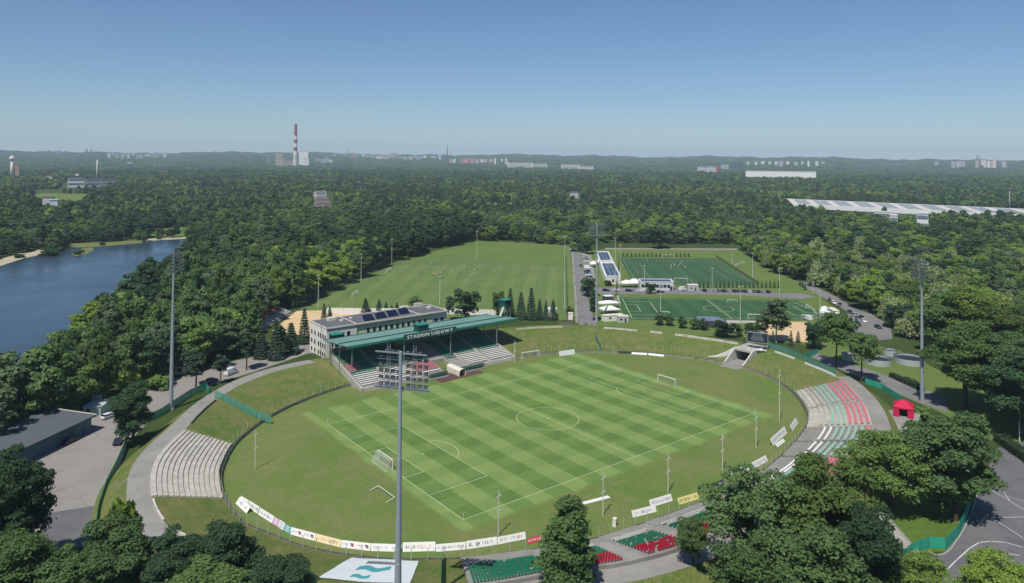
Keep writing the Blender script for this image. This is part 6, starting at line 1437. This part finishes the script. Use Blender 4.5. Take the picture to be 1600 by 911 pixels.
_wp = np.array([tuple(v.co)[:2] for v in [c for c in _wk.children if c.name.startswith('roof') and 'edge' not in c.name][0].data.vertices[:4]]); _wc = _wp.mean(0); CLEAR.append(_wc+(_wp-_wc)*1.12)
def extra_clear(*px): CLEAR.append(np.array([G(*p)[:2] for p in px]))
extra_clear((486, 299), (522, 299), (526, 338), (487, 341)); extra_clear((470, 289.5), (517, 289), (517, 296), (476, 297)); extra_clear((372, 532), (462, 478), (480, 522), (404, 562)); extra_clear((425, 560), (425, 512), (600, 476), (905, 492), (905, 506), (480, 556))            # garages
extra_clear((-300, 760), (-100, 735), (0, 700), (60, 690), (40, 760), (-100, 900)); extra_clear((960, 498), (1315, 500), (1345, 565), (1250, 556), (1180, 550), (1000, 528)); extra_clear((1212, 310), (1262, 314), (1272, 331), (1232, 331)); extra_clear((605, 322), (632, 322), (632, 340), (605, 340))
extra_clear((880, 300), (912, 300), (912, 320), (880, 320))
extra_clear((100, 284), (190, 281), (190, 292), (120, 299), (84, 303))
extra_clear((1225, 318), (1640, 330), (1640, 346), (1460, 346), (1440, 356), (1370, 352), (1260, 334)); extra_clear((1280, 468), (1330, 482), (1395, 506), (1440, 540), (1448, 575), (1300, 578), (1255, 552), (1285, 512))
extra_clear((880, 383), (960, 380), (1160, 383), (1160, 392), (960, 392), (880, 392))
extra_clear((440, 512), (470, 480), (612, 410), (612, 425), (480, 520))
extra_clear((1380, 535), (1440, 545), (1600, 615), (1640, 650), (1600, 700), (1440, 640), (1300, 580))
def inside_any(X, Y):
    res = np.zeros(len(X), bool)
    for pg in CLEAR:
        x0, y0 = pg.min(0)-2; x1, y1 = pg.max(0)+2; c = np.where((X > x0) & (X < x1) & (Y > y0) & (Y < y1) & ~res)[0]
        if not len(c): continue
        x, y = X[c], Y[c]; ins = np.zeros(len(c), bool); n = len(pg)
        for i in range(n):
            xa, ya = pg[i]; xb, yb = pg[(i+1) % n]
            cond = ((ya > y) != (yb > y)); xi = (xb-xa)*(y-ya)/((yb-ya) if yb != ya else 1e-9)+xa; ins ^= cond & (x < xi)
        res[c] |= ins
    return res
fwd = math.atan2(_F[1], _F[0]); HALF = math.radians(43)
def scatter(d0, d1, sp, seed):
    r = np.random.default_rng(seed); k = int(2*d1/sp)+4; gx, gy = np.meshgrid(np.arange(-k//2, k//2+1), np.arange(-k//2, k//2+1)); gx = gx.ravel()*sp+(gy.ravel() % 2)*sp/2; gy = gy.ravel()*sp*.88
    x = CAM[0]+gx+r.uniform(-.42, .42, len(gx))*sp; y = CAM[1]+gy+r.uniform(-.42, .42, len(gx))*sp; D = np.hypot(x-CAM[0], y-CAM[1]); an = np.arctan2(y-CAM[1], x-CAM[0])-fwd
    ok = (D >= d0) & (D < d1) & (np.abs(an) < HALF); x, y, D, an = x[ok], y[ok], D[ok], an[ok]
    if d0 < 600:
        dd = np.min(np.hypot(x[:, None]-RING[None, ::4, 0], y[:, None]-RING[None, ::4, 1]), axis=1); cen = (np.abs(x) < 100) & (np.abs(y) < 70)
        ok = (dd > 36) & ~cen & ~((y < 30) & (x < -60)) & ~((y < -30) & (x < 110)) & ~((y > 60) & (y < 118) & (np.abs(x) < 60)) & ~((y > 30) & (y < 95) & (x > 0) & (x < 115)); x, y, D, an = x[ok], y[ok], D[ok], an[ok]
    ok = ~inside_any(x, y); return x[ok], y[ok], D[ok], an[ok]
xs, ys, Ds, sps = [], [], [], []
for d0, d1, sp, sd in ((190, 600, 8.8, 1), (600, 1000, 9.2, 2), (1000, 1800, 10.5, 3), (1800, 3400, 13.5, 4), (3400, 9000, 30, 5)):
    x, y, D, an = scatter(d0, d1, sp, sd); xs.append(x); ys.append(y); Ds.append(D); sps.append(np.full(len(x), sp))
X, Y, D, SP = map(np.concatenate, (xs, ys, Ds, sps)); NP_ = len(X)
r = np.random.default_rng(11)
def vnoise(sc, off): return np.array([mnoise.noise((a*sc+off, b*sc-off, off)) for a, b in zip(X, Y)])
n1, n2, n3 = vnoise(1/140.0, 3.3), vnoise(1/60.0, 9.1), vnoise(1/420.0, 5.7)
H = 12.5+3.4*n1+3.0*n2+r.normal(size=NP_)*2.4
px_x = PPX+FPX*((X-CAM[0])*_R[0]+(Y-CAM[1])*_R[1])/((X-CAM[0])*_F[0]+(Y-CAM[1])*_F[1])
left_wood = (D < 560) & (px_x < 480); H[left_wood] += 5.0
dark_grove = (D > 470) & (D < 700) & (px_x > 560) & (px_x < 748); H[dark_grove] += 6+6*np.clip((px_x[dark_grove]-600)/90, 0, 1)
H = np.clip(H, 7, 29); RD = SP*r.uniform(.42, .98, NP_); RD = np.minimum(RD, H*.46); RD[SP > 20] = SP[SP > 20]*r.uniform(.5, .75, (SP > 20).sum())
spec = n2*1.1+n1*.8+r.normal(size=NP_)*.42
var = np.where(spec < -.35, 1, np.where(spec < .05, 0, np.where(spec < .32, 3, np.where(spec < .55, 4, 2)))); var = np.where((n3 > .25) & (r.random(NP_) < .5), 1, var)
var = np.where((r.random(NP_) < np.where(n1 < .1, .20, .06)), 5, var); H[var == 5] *= 1.18
willow = (px_x > 1120) & (D < 640) & (D > 300) & (r.random(NP_) < .13); var = np.where(willow, 6, var); H[willow] += 1.5; RD[willow] *= 1.35
lightish = (px_x > 740) & (D < 760) & (r.random(NP_) < .5) & ((var == 1) | (var == 0)); var = np.where(lightish, 2, var)
north = (px_x > 745) & (px_x < 1200) & (D > 520) & (D < 900) & (r.random(NP_) < .5); var = np.where(north, np.where(r.random(NP_) < .45, 2, 4), var)
var = np.where(dark_grove & (r.random(NP_) < .75), 5, var); var = np.where(left_wood & (var == 2) & (r.random(NP_) < .5), 0, var)
names = ['mid_broad0', 'mid_broad1', 'mid_broad2', 'mid_broad3', 'mid_broad4', 'mid_tall', 'mid_willow']
def zone(i):
    p = px_x[i]
    if p < 480:
        if p < 90: w = 'at the left end of the lakeside wood, behind the workshop'
        elif p < 200: w = 'in the lakeside wood left of the left floodlight mast, near the containers' if D[i] < 300 else 'on the lake shore left of the left floodlight mast'
        elif p < 330: w = 'in the lakeside wood behind the bungalow and the left mast' if D[i] < 330 else 'high in the lakeside wood behind the left mast'
        else: w = 'in the lakeside wood beside the bleachers and spruces'
        return 'leafy tree '+w, 'trees of the wood: '+w
    if p < 900: return 'leafy tree at the edge of the wood behind the training pitch', 'trees behind the training pitch'
    if p < 1260: return 'leafy tree at the edge of the wood behind the artificial pitches', 'trees behind the artificial pitches'
    return 'leafy tree in the wood along the right car park and lawn', 'trees of the wood on the right'
inview = (px_x > -40) & (px_x < 1640)
sel = np.argsort(np.where(inview, D/H*np.where(px_x < 480, 1.25, 1.0), 1e9))[:225]; isel = np.zeros(NP_, bool); isel[sel] = True
for i in sel:
    lb, g_ = zone(i); vn = int(var[i]); kn = names[vn]
    tree(kn, (X[i], Y[i]), float(H[i]), float(max(RD[i], 3.2)), {1: 'dark ', 2: 'pale '}.get(vn, '')+('willow, drooping and yellowish, '+lb.split(' ', 2)[2] if vn == 6 else lb), 'willow_tree' if vn == 6 else 'tree', g_+(' dark' if vn == 1 else ' pale' if vn == 2 else ' willow' if vn == 6 else ''))
# the rest of the woods: one mass
FAR = [crown_broad('far_crown', .42, -.05, .98, 14, 520, .085, mt, 80+k, (.36, .55)) for k, mt in enumerate((L_mid, L_dark, L_light, L_mid, L_grey))]
def far_grove(mat_, seed):
    rr = np.random.default_rng(seed); n = 520; k = 12; c = np.stack([rr.uniform(-.8, .8, k), rr.uniform(-.8, .8, k), rr.uniform(.35, .62, k)], 1); idx = rr.integers(0, k, n); v = rr.normal(size=(n, 3)); v /= np.linalg.norm(v, axis=1)[:, None]; v[:, 2] = np.abs(v[:, 2])
    p = c[idx]+v*np.array([.36, .36, .38]); N_ = v+np.array([0, 0, .4])+rr.normal(size=(n, 3))*.4; return leaves_mesh('far_grove', p, N_, .11*rr.uniform(.6, 1.3, n), mat_, seed=seed)
GROVE = [far_grove(L_mid, 90), far_grove(L_dark, 91), far_grove(L_grey, 92)]
protos = [PR[n][0] for n in names]+FAR+[FAR[1]]+[PR['mid_willow'][0]]+GROVE
pr_r0 = [PR[n][2] for n in names]+[.55]*6+[.52]+[1.0, 1.0, 1.0]
rest = np.where(~isel)[0]; v_ = var[rest].copy(); Dr = D[rest]
v_ = np.where(Dr > 900, np.where(v_ == 5, 12, np.where(v_ == 6, 13, v_+7)), v_); grove = SP[rest] > 20; v_ = np.where(grove, 14+(np.where(spec[rest] < -.1, 1, np.where(spec[rest] > .3, 2, 0))), v_)
r0 = np.array(pr_r0)[v_]; scl = np.stack([RD[rest]/r0, RD[rest]/r0, np.where(grove, H[rest]*1.0, H[rest])], 1)
me = bpy.data.meshes.new('woods'); me.vertices.add(len(rest)); me.vertices.foreach_set('co', np.stack([X[rest], Y[rest], hillz(X[rest], Y[rest])-.2], 1).ravel())
a_ = me.attributes.new('kind_index', 'INT', 'POINT'); a_.data.foreach_set('value', v_.astype(np.int32)); a_ = me.attributes.new('size', 'FLOAT_VECTOR', 'POINT'); a_.data.foreach_set('vector', scl.ravel()); a_ = me.attributes.new('turn', 'FLOAT', 'POINT'); a_.data.foreach_set('value', r.uniform(0, 6.28, len(rest)))
woods = bpy.data.objects.new('woods', me); COL.objects.link(woods); tag(woods, 'broadleaf woods stretching from the stadium to the horizon', 'woods', kind='stuff')
ng = bpy.data.node_groups.new('woods_scatter', 'GeometryNodeTree'); ng.interface.new_socket('Geometry', in_out='INPUT', socket_type='NodeSocketGeometry'); ng.interface.new_socket('Geometry', in_out='OUTPUT', socket_type='NodeSocketGeometry')
gi = ng.nodes.new('NodeGroupInput'); go = ng.nodes.new('NodeGroupOutput'); jn = ng.nodes.new('GeometryNodeJoinGeometry')
def named(nm, ty): n = ng.nodes.new('GeometryNodeInputNamedAttribute'); n.data_type = ty; n.inputs[0].default_value = nm; return n.outputs[0]
ki, sz, tu = named('kind_index', 'INT'), named('size', 'FLOAT_VECTOR'), named('turn', 'FLOAT'); cx = ng.nodes.new('ShaderNodeCombineXYZ'); ng.links.new(tu, cx.inputs[2])
for k, pm_ in enumerate(protos):
    po = bpy.data.objects.new('woods_crown', pm_)
    oi = ng.nodes.new('GeometryNodeObjectInfo'); oi.inputs[0].default_value = po; oi.transform_space = 'ORIGINAL'; oi.inputs[1].default_value = False
    cp = ng.nodes.new('FunctionNodeCompare'); cp.data_type = 'INT'; cp.operation = 'EQUAL'; ng.links.new(ki, cp.inputs[2]); cp.inputs[3].default_value = k
    ip = ng.nodes.new('GeometryNodeInstanceOnPoints'); ng.links.new(gi.outputs[0], ip.inputs['Points']); ng.links.new(cp.outputs[0], ip.inputs['Selection']); ng.links.new(oi.outputs['Geometry'], ip.inputs['Instance']); ng.links.new(cx.outputs[0], ip.inputs['Rotation']); ng.links.new(sz, ip.inputs['Scale']); ng.links.new(ip.outputs[0], jn.inputs[0])
ng.links.new(jn.outputs[0], go.inputs[0]); md = woods.modifiers.new('scatter', 'NODES'); md.node_group = ng
print('TREES', NP_, len(rest))

for k, (a, b, t_, w) in enumerate(((122, 398, 391, 6), (127, 395, 389.5, 4), (77, 399, 386, 14), (90, 392, 384, 8), (160, 383.5, 377, 5), (262, 369, 358, 5), (250, 366, 357, 6), (248, 374, 363, 5), (30, 403, 396, 8))): T('bush', a, b, t_, w, 'green shrub, %s on the far lake shore and islet' % ordn[k], 'bush', 'shrubs on the far lake shore', mat_=L_mid if k % 2 else L_dark, cat='bush')

# ================================================================== far buildings
def hzn(px): return 239.5+(px-50)/1500*11.5
def far_block(px0, px1, ytop, D_, colr, label, depth=None, roof=(120, 116, 112), group=None, nm='apartment_block', win=True, ybase=None, cat='building'):
    if ybase: D_ = 76.7*FPX/(ybase-hzn((px0+px1)/2))
    a, b = at_dist(px0, D_), at_dist(px1, D_); u = b-a; L = np.linalg.norm(u); u /= L; n_ = np.array([-u[1], u[0], 0]); n_ = n_ if n_@_F > 0 else -n_
    z0 = float(hillz(a[0], a[1]))-2; H_ = hgt((px0+px1)/2, ytop, (a+b)/2); dp = depth or max(12, L*.25)
    if H_ < z0+6: H_ = z0+14
    e = empty(nm); tag(e, label, cat, group); m_ = MB(); m_.prism([a, b, b+n_*dp, a+n_*dp], z0, H_); key = 'far_wall_%d_%d_%d' % colr; w_ = m_.build('wall', M(key, colr, .85, .08, .02), e)
    m_ = MB(); m_.prism([a-n_*.5, b-n_*.5, b+n_*(dp+.5), a+n_*(dp+.5)], H_, H_+max(1.0, (H_-z0)*.03)); m_.build('roof', M('far_roof_%d_%d_%d' % roof, roof, .9, .1, .02), e)
    if win:
        rows = max(1, min(8, int((H_-z0)/7))); 
        for r_ in range(rows):
            m_ = MB(); zz = z0+(H_-z0)*(r_+.6)/rows; m_.obox((a+b)/2-n_*.25+np.array([0, 0, zz]), u*L*.46, n_*.3, (0, 0, (H_-z0)/rows*.2)); m_.build('window_band', M('far_glass', (110, 120, 128), .5, .2, .05), w_)
    return e
# long warehouse on the right
wf0, wf1 = P(1238, 318.5, 10), P(1680, 339.5, 10); wb0 = P(1222, 309.5, 10); dvec = wb0-wf0; wb1 = wf1+dvec
e = empty('warehouse'); tag(e, 'very long white warehouse with ribbed grey roof beyond the right wood', 'warehouse')
m_ = MB(); m_.prism([wf0, wf1, wb1, wb0], 0, 9.4); m_.build('wall', M('warehouse_dark', (96, 108, 118), .8, .08), e)
u = (wf1-wf0); L = np.linalg.norm(u); u /= L; n_ = np.array([u[1], -u[0], 0]); n_ = n_ if n_@_F < 0 else -n_; wdp = np.linalg.norm(dvec)
m_ = MB(); m_.obox((wf0+wf1)/2-np.array([0, 0, 3.2])+n_*.2, u*L/2, n_*.3, (0, 0, 2.9)); m_.build('front_band', white, e)
nseg = 34
for k in range(nseg):
    f0, f1 = k/nseg, (k+.97)/nseg; A, B = wf0+(wf1-wf0)*f0, wf0+(wf1-wf0)*f1; C_, D_ = B+dvec, A+dvec; up = np.array([0, 0, 1.0])
    rid = .5; m_ = MB(); Mx0, Mx1 = A+dvec*rid, B+dvec*rid; m_.add([A+up*-.4, B+up*-.4, Mx1+up*3.2, Mx0+up*3.2, D_-up*.4, C_-up*.4], [(0, 1, 2, 3), (3, 2, 5, 4)]); m_.build('roof_panel', white_dirty if k % 3 == 0 else M('roof_ribs', (186, 190, 190), .6, .06), e)
    if k % 3: m_ = MB(); m_.add([A+dvec*.08+u*L/nseg*.12+up*.45, B+dvec*.08-u*L/nseg*.12+up*.45, Mx1-dvec*.05-u*L/nseg*.12+up*3.2, Mx0-dvec*.05+u*L/nseg*.12+up*3.2], [(0, 1, 2, 3)]); m_.build('skylight', M('skylight', (150, 156, 158), .4, .06), e)
for x0, x1, yt, yb, c, lb in ((1366, 1392, 331, 341, (226, 226, 224), 'white annex in front of the long warehouse'), (1390, 1402, 337, 350, (224, 224, 222), 'tall white annex beside the road to the warehouse'), (1432, 1450, 334, 352, (220, 222, 222), 'white office annex before the long warehouse')): far_block(x0, x1, yt, 0, c, lb, 14, (210, 212, 212), nm='annex_building', ybase=yb)
far_block(1165, 1275, 268.5, 2750, (232, 232, 228), 'wide white distribution hall beyond the woods', 60, (214, 216, 216), nm='warehouse', win=False)
far_block(1090, 1108, 261, 3700, (226, 226, 224), 'white hall with a red corner beyond the woods', 30, (200, 200, 200), nm='hall'); far_block(1108.5, 1122, 260.5, 3700, (226, 226, 224), 'white hall beside the small red block', 30, (200, 200, 200), nm='hall'); far_block(1119, 1122.5, 260, 3690, (190, 60, 66), 'small red block between white halls', 20, (170, 60, 60), win=False, nm='hall')
far_block(1127, 1138, 257, 4500, (206, 208, 208), 'pale office block left of the dark one', 25); far_block(1141, 1160, 254.5, 4400, (56, 66, 82), 'dark glass office block beyond the woods', 40, (50, 58, 70))
far_block(793, 832, 253.5, 4400, (228, 226, 218), 'long white apartment building beyond the woods, left of two', 20); far_block(832.5, 855, 255.5, 4400, (222, 220, 212), 'white apartment building adjoining the long one', 20); far_block(877, 905, 256.5, 4100, (224, 222, 214), 'long white apartment building right of the other two', 20); far_block(905.5, 927, 259, 4000, (228, 226, 220), 'white stepped building right of the long apartments', 25)
far_block(891, 904, 301, 0, (176, 180, 184), 'lone grey concrete block rising from the woods', 14, nm='concrete_tower', ybase=318, win=False)
far_block(612, 625, 324.5, 0, (214, 218, 220), 'small white hut with dark roof in the woods', 10, (90, 96, 104), nm='hut', ybase=340)
# garages
for k, (y0, y1, x0, x1) in enumerate(((334, 329.5, 497, 521), (327, 322.8, 495, 518), (320.5, 316.6, 494, 516), (314.5, 311, 493.5, 514), (308.5, 301, 494, 510))):
    quad_building('garage_row', G(x0, y0), G(x1, y0), G(x0-1, y1), G(x1-1.5, y1), 3.4, (M('brick_red', (156, 104, 88), .9, .12) if k < 4 else wwhite), roof_felt, ('nearest row of brick garages in the wood clearing', 'second row of brick garages in the wood clearing', 'third row of brick garages in the wood clearing', 'fourth row of brick garages in the wood clearing', 'pale workshop behind the brick garages')[k], .2, door=[(.1+.16*j, 2.4, 2.2) for j in range(6)])
sheet('track', ((488, 300), (493, 300), (496, 334), (487, 332)), .08, yard, 'pale track beside the brick garages')
sheet('track', ((472, 291), (515, 290), (515, 293.5), (478, 294.5)), .08, yard, 'pale yard far behind the brick garages')
# beyond the lake
for x0, x1, yt, yb, c, rf_, lb in ((107, 132, 278, 289, (210, 212, 212), (84, 90, 98), 'white sheds with dark roofs beyond the lake, left end'), (133, 158, 279, 288, (150, 156, 160), (72, 78, 86), 'dark roofed sheds beyond the lake, middle'), (158, 184, 279, 286, (140, 146, 150), (84, 92, 96), 'dark roofed sheds beyond the lake, right end'), (68, 80, 308, 320, (214, 210, 206), (150, 116, 110), 'house with brownish roof in the lake side clearing'), (79, 92, 313, 322, (222, 226, 234), (190, 196, 206), 'white shed beside the brownish roofed house'), (73, 82, 275, 281, (220, 214, 204), (110, 104, 100), 'small white house above the clearing beyond the lake'), (118, 124, 271, 276, (220, 218, 212), (110, 104, 100), 'small pale house beyond the lake sheds'), (245, 262, 267.5, 271, (224, 222, 216), (150, 146, 140), 'pale low house in the woods beyond the lake'), (240, 267, 257.5, 262, (220, 216, 206), (150, 140, 130), 'long pale house row beyond the lake'), (198, 208, 253.5, 259, (226, 216, 210), (150, 110, 100), 'white house with reddish roof beyond the lake'), (171, 184, 244.5, 248.5, (228, 228, 226), (200, 200, 200), 'white hall far beyond the lake'), (294, 321, 254, 258, (222, 222, 218), (180, 180, 180), 'white factory row left of the power station'), (306, 331, 244.5, 247, (226, 226, 222), (190, 190, 190), 'thin white hall near the horizon left of the power station')): far_block(x0, x1, yt, 0, c, lb, 14, rf_, nm='far_house', ybase=yb, win=(x1-x0) > 15)
q = G(104, 326); e = empty('tower_crane', (q[0], q[1], 0)); tag(e, 'small yellow crane standing in the clearing beyond the lake', 'crane'); m_ = MB(); ym = M('crane_yellow', (214, 180, 80), .6, .05); m_.beam((0, 0, 0), (0, 0, 17), .7, .7); m_.build('mast', ym, e); m_ = MB(); m_.box((0, 0, .8), (4, 3, 1.6)); m_.build('base', ym, e); m_ = MB(); m_.beam((-3, 0, 17), (6, -2, 17.5), .5, .5); m_.build('jib', ym, e)
q = at_dist(19, 2500); e = empty('water_tower', (q[0], q[1], 0)); tag(e, 'white domed water tower at the far left', 'water tower'); H_ = hgt(19, 243, q); m_ = MB(); m_.tube((0, 0, 0), (0, 0, H_-12), 3.6, 3.6, 16); m_.build('shaft', off_white, e, True); m_ = MB(); m_.tube((0, 0, H_-12), (0, 0, H_-5), 6.4, 6.8, 18); m_.tube((0, 0, H_-5), (0, 0, H_-1.5), 6.8, 3.6, 18); m_.tube((0, 0, H_-1.5), (0, 0, H_), 3.6, .6, 18); m_.build('tank', white, e, True)
far_block(24, 30, 257, 2480, (190, 150, 140), 'red roofed building beside the white water tower', 20, (178, 96, 88), win=False, nm='far_house')
# power station
D0 = 4500; q = at_dist(461.5, D0); Hs = hgt(461, 194, q); e = empty('smokestack', (q[0], q[1], 0)); tag(e, 'tall red and white banded smokestack of the power station', 'chimney'); nb = 9; r_ = lambda z: 13.5-5.5*z/Hs
for k in range(nb):
    z0_, z1_ = (0 if k == 0 else Hs*(.30+.70*(k-1)/(nb-1))), Hs*(.30+.70*k/(nb-1)); m_ = MB(); m_.tube((0, 0, z0_), (0, 0, z1_), r_(z0_), r_(z1_), 18, cap=False); m_.build('band', [M('stack_concrete', (206, 200, 190), .85, .08), M('stack_red', (150, 52, 58), .85, .08), M('stack_white', (226, 222, 214), .85, .08)][0 if k == 0 else (2 if k in (1, 3, 5) else 1)], e, True)
m_ = MB(); m_.tube((0, 0, Hs), (0, 0, Hs+1.5), 8.4, 8.4, 18); m_.build('rim', dark_grey, e)
far_block(467, 481.5, 236.5, D0, (230, 230, 226), 'tall white boiler house of the power station', 40, (190, 192, 192), win=False, nm='boiler_house'); far_block(475, 483, 247.5, D0-40, (222, 222, 218), 'low white annex of the boiler house', 25, (190, 192, 192), nm='boiler_annex', win=False)
far_block(431, 441, 238.5, D0+40, (216, 200, 160), 'yellowish power station block left of the smokestack', 30, (150, 140, 120), nm='boiler_house'); far_block(440.5, 446, 246.5, D0, (196, 182, 150), 'low yellowish block touching the smokestack', 25, (140, 130, 116), nm='boiler_annex'); far_block(447, 458, 250, D0, (150, 146, 140), 'grey conveyor hall left of the smokestack', 20, nm='conveyor_hall', win=False)
def thin_stack(px, top, D_, r0, label, c=(150, 152, 156), group=None):
    q = at_dist(px, D_); z0 = float(hillz(q[0], q[1])); H_ = hgt(px, top, q); e = empty('chimney_stack', (q[0], q[1], z0)); tag(e, label, 'chimney', group); m_ = MB(); m_.tube((0, 0, 0), (0, 0, (H_-z0)*.97), r0, r0*.6, 12); m_.build('shaft', M('thin_stack_%d' % c[0], c, .8, .08), e, True); m_ = MB(); m_.tube((0, 0, (H_-z0)*.97), (0, 0, H_-z0), r0*.72, r0*.72, 12); m_.build('rim', dark_grey, e)
thin_stack(481.5, 231.5, D0+20, 2.2, 'thin grey flue behind the white boiler house'); thin_stack(419, 244, D0, 2, 'short pale flue left of the power station', (196, 192, 184)); thin_stack(699, 227, 6000, 5.5, 'tall dark chimney on the horizon right of the power station', (96, 104, 116)); thin_stack(704, 235, 6000, 3.0, 'shorter dark chimney beside the tall one', (100, 108, 120)); thin_stack(543, 230.5, 5200, 3, 'thin mast like chimney above the pink town', (120, 126, 136)); thin_stack(675, 237, 5000, 2.4, 'small chimney left of the tall dark one', (120, 126, 136)); thin_stack(681, 236.5, 5000, 2.4, 'second small chimney left of the tall dark one', (124, 126, 136)); thin_stack(1526, 243, 5800, 4, 'left one of twin stacks at the far right', (90, 96, 110)); thin_stack(1529.5, 243, 5800, 4, 'right one of twin stacks at the far right', (90, 96, 110)); thin_stack(152, 248, 2300, 1.8, 'slender white tower in the woods beyond the lake', (226, 226, 222)); thin_stack(881, 238.5, 6500, 2, 'hairline mast on the distant hill', (130, 136, 146)); thin_stack(979, 239, 6500, 2, 'second hairline mast on the distant hill', (130, 136, 146)); thin_stack(1577, 298, 1350, 1.0, 'lattice like red mast behind the long warehouse', (150, 110, 104)); thin_stack(1217, 300, 1250, .7, 'slim pole at the left end of the long warehouse', (140, 146, 150))
# town blocks on the horizon
rt = random.Random(5)
def town(x0, x1, n, yt, D_, cols_, label, group, w=(3, 8), jit=2.0):
    for k in range(n):
        px = x0+(x1-x0)*(k+.5)/n+rt.uniform(-2, 2); ww = rt.uniform(*w); far_block(px-ww/2, px+ww/2, yt+rt.uniform(-jit, jit), D_*rt.uniform(.92, 1.08), rt.choice(cols_), label, 18, rt.choice(((140, 136, 132), (160, 120, 110), (120, 122, 126))), group, win=ww > 5)
pale = [(222, 220, 214), (210, 208, 204), (196, 200, 204), (226, 216, 200)]; pink = [(206, 176, 164), (196, 160, 150), (214, 200, 190), (180, 150, 144)]
town(80, 105, 5, 237.5, 7400, [(130, 136, 144), (150, 154, 160)], 'grey block in the far town on the left horizon', 'far town on the left horizon')
town(130, 146, 2, 233.5, 7400, [(120, 128, 138)], 'tall grey tower block on the left horizon', 'tower blocks on the left horizon', (2, 3), .5)
town(168, 262, 15, 239.5, 6600, pale, 'pale apartment block in the far estate beyond the lake', 'far estate beyond the lake', (3, 7), 1.2)
town(0, 18, 3, 239.5, 6600, [(150, 130, 126), (140, 140, 146)], 'brownish block at the far left edge of the horizon', 'blocks at the far left edge')
town(495, 520, 6, 247.5, 5400, pale, 'white low building right of the power station', 'low buildings right of the power station')
town(520, 620, 20, 241.8, 7200, pink, 'pinkish block in the old town on the horizon', 'old town on the horizon', (3, 7), 2.0)
town(585, 690, 18, 243.6, 6900, pale, 'white block in the town right of the pink one', 'white town on the horizon', (3, 8), 1.5)
town(700, 795, 12, 248, 5600, pale, 'small white building along the far road', 'small buildings along the far road', (3, 7), 1.0); town(718, 738, 4, 247, 5400, [(200, 120, 110), (208, 140, 124)], 'reddish block near the tall dark chimney', 'reddish blocks near the dark chimney', (4, 7), .8)
town(800, 840, 4, 244, 8200, pink, 'reddish works on the distant hill', 'works on the distant hill', (3, 7), .6); town(1165, 1290, 12, 252, 5800, pale, 'pale house in the far village before the hills', 'far village before the hills', (3, 6), .8)
town(1485, 1510, 4, 252, 5900, [(226, 222, 214), (216, 208, 204)], 'white tower block of the far right estate', 'far right estate', (5, 7), .4); town(1526, 1557, 6, 250.5, 5900, [(220, 200, 196), (206, 170, 166), (226, 222, 216)], 'red and white tower block at the far right', 'red and white tower blocks', (4, 6), .8); town(1567, 1574, 1, 252, 5900, [(220, 218, 206)], 'last pale tower block at the far right', 'last tower block', (6, 7), .2); town(1461, 1470, 1, 252.5, 5900, pale, 'pale domed works left of the far right estate', 'pale works', (6, 8), .2)

# ================================================================== haze
hz_m = bpy.data.materials.new('haze'); hz_m.use_nodes = True; t_ = hz_m.node_tree; t_.nodes.clear(); ho_ = t_.nodes.new('ShaderNodeOutputMaterial'); pv = t_.nodes.new('ShaderNodeVolumePrincipled')
pv.inputs['Color'].default_value = (.66, .82, 1.0, 1); pv.inputs['Density'].default_value = 0.00008; pv.inputs['Anisotropy'].default_value = 0.0
t_.links.new(pv.outputs[0], ho_.inputs['Volume'])
m_ = MB(); m_.box((0, 0, 0), (1, 1, 1)); hz = m_.build('haze', hz_m); hz.location = (0, 0, 158); hz.scale = (33000, 33000, 322); tag(hz, 'thin summer haze over the whole landscape', 'haze', kind='stuff')
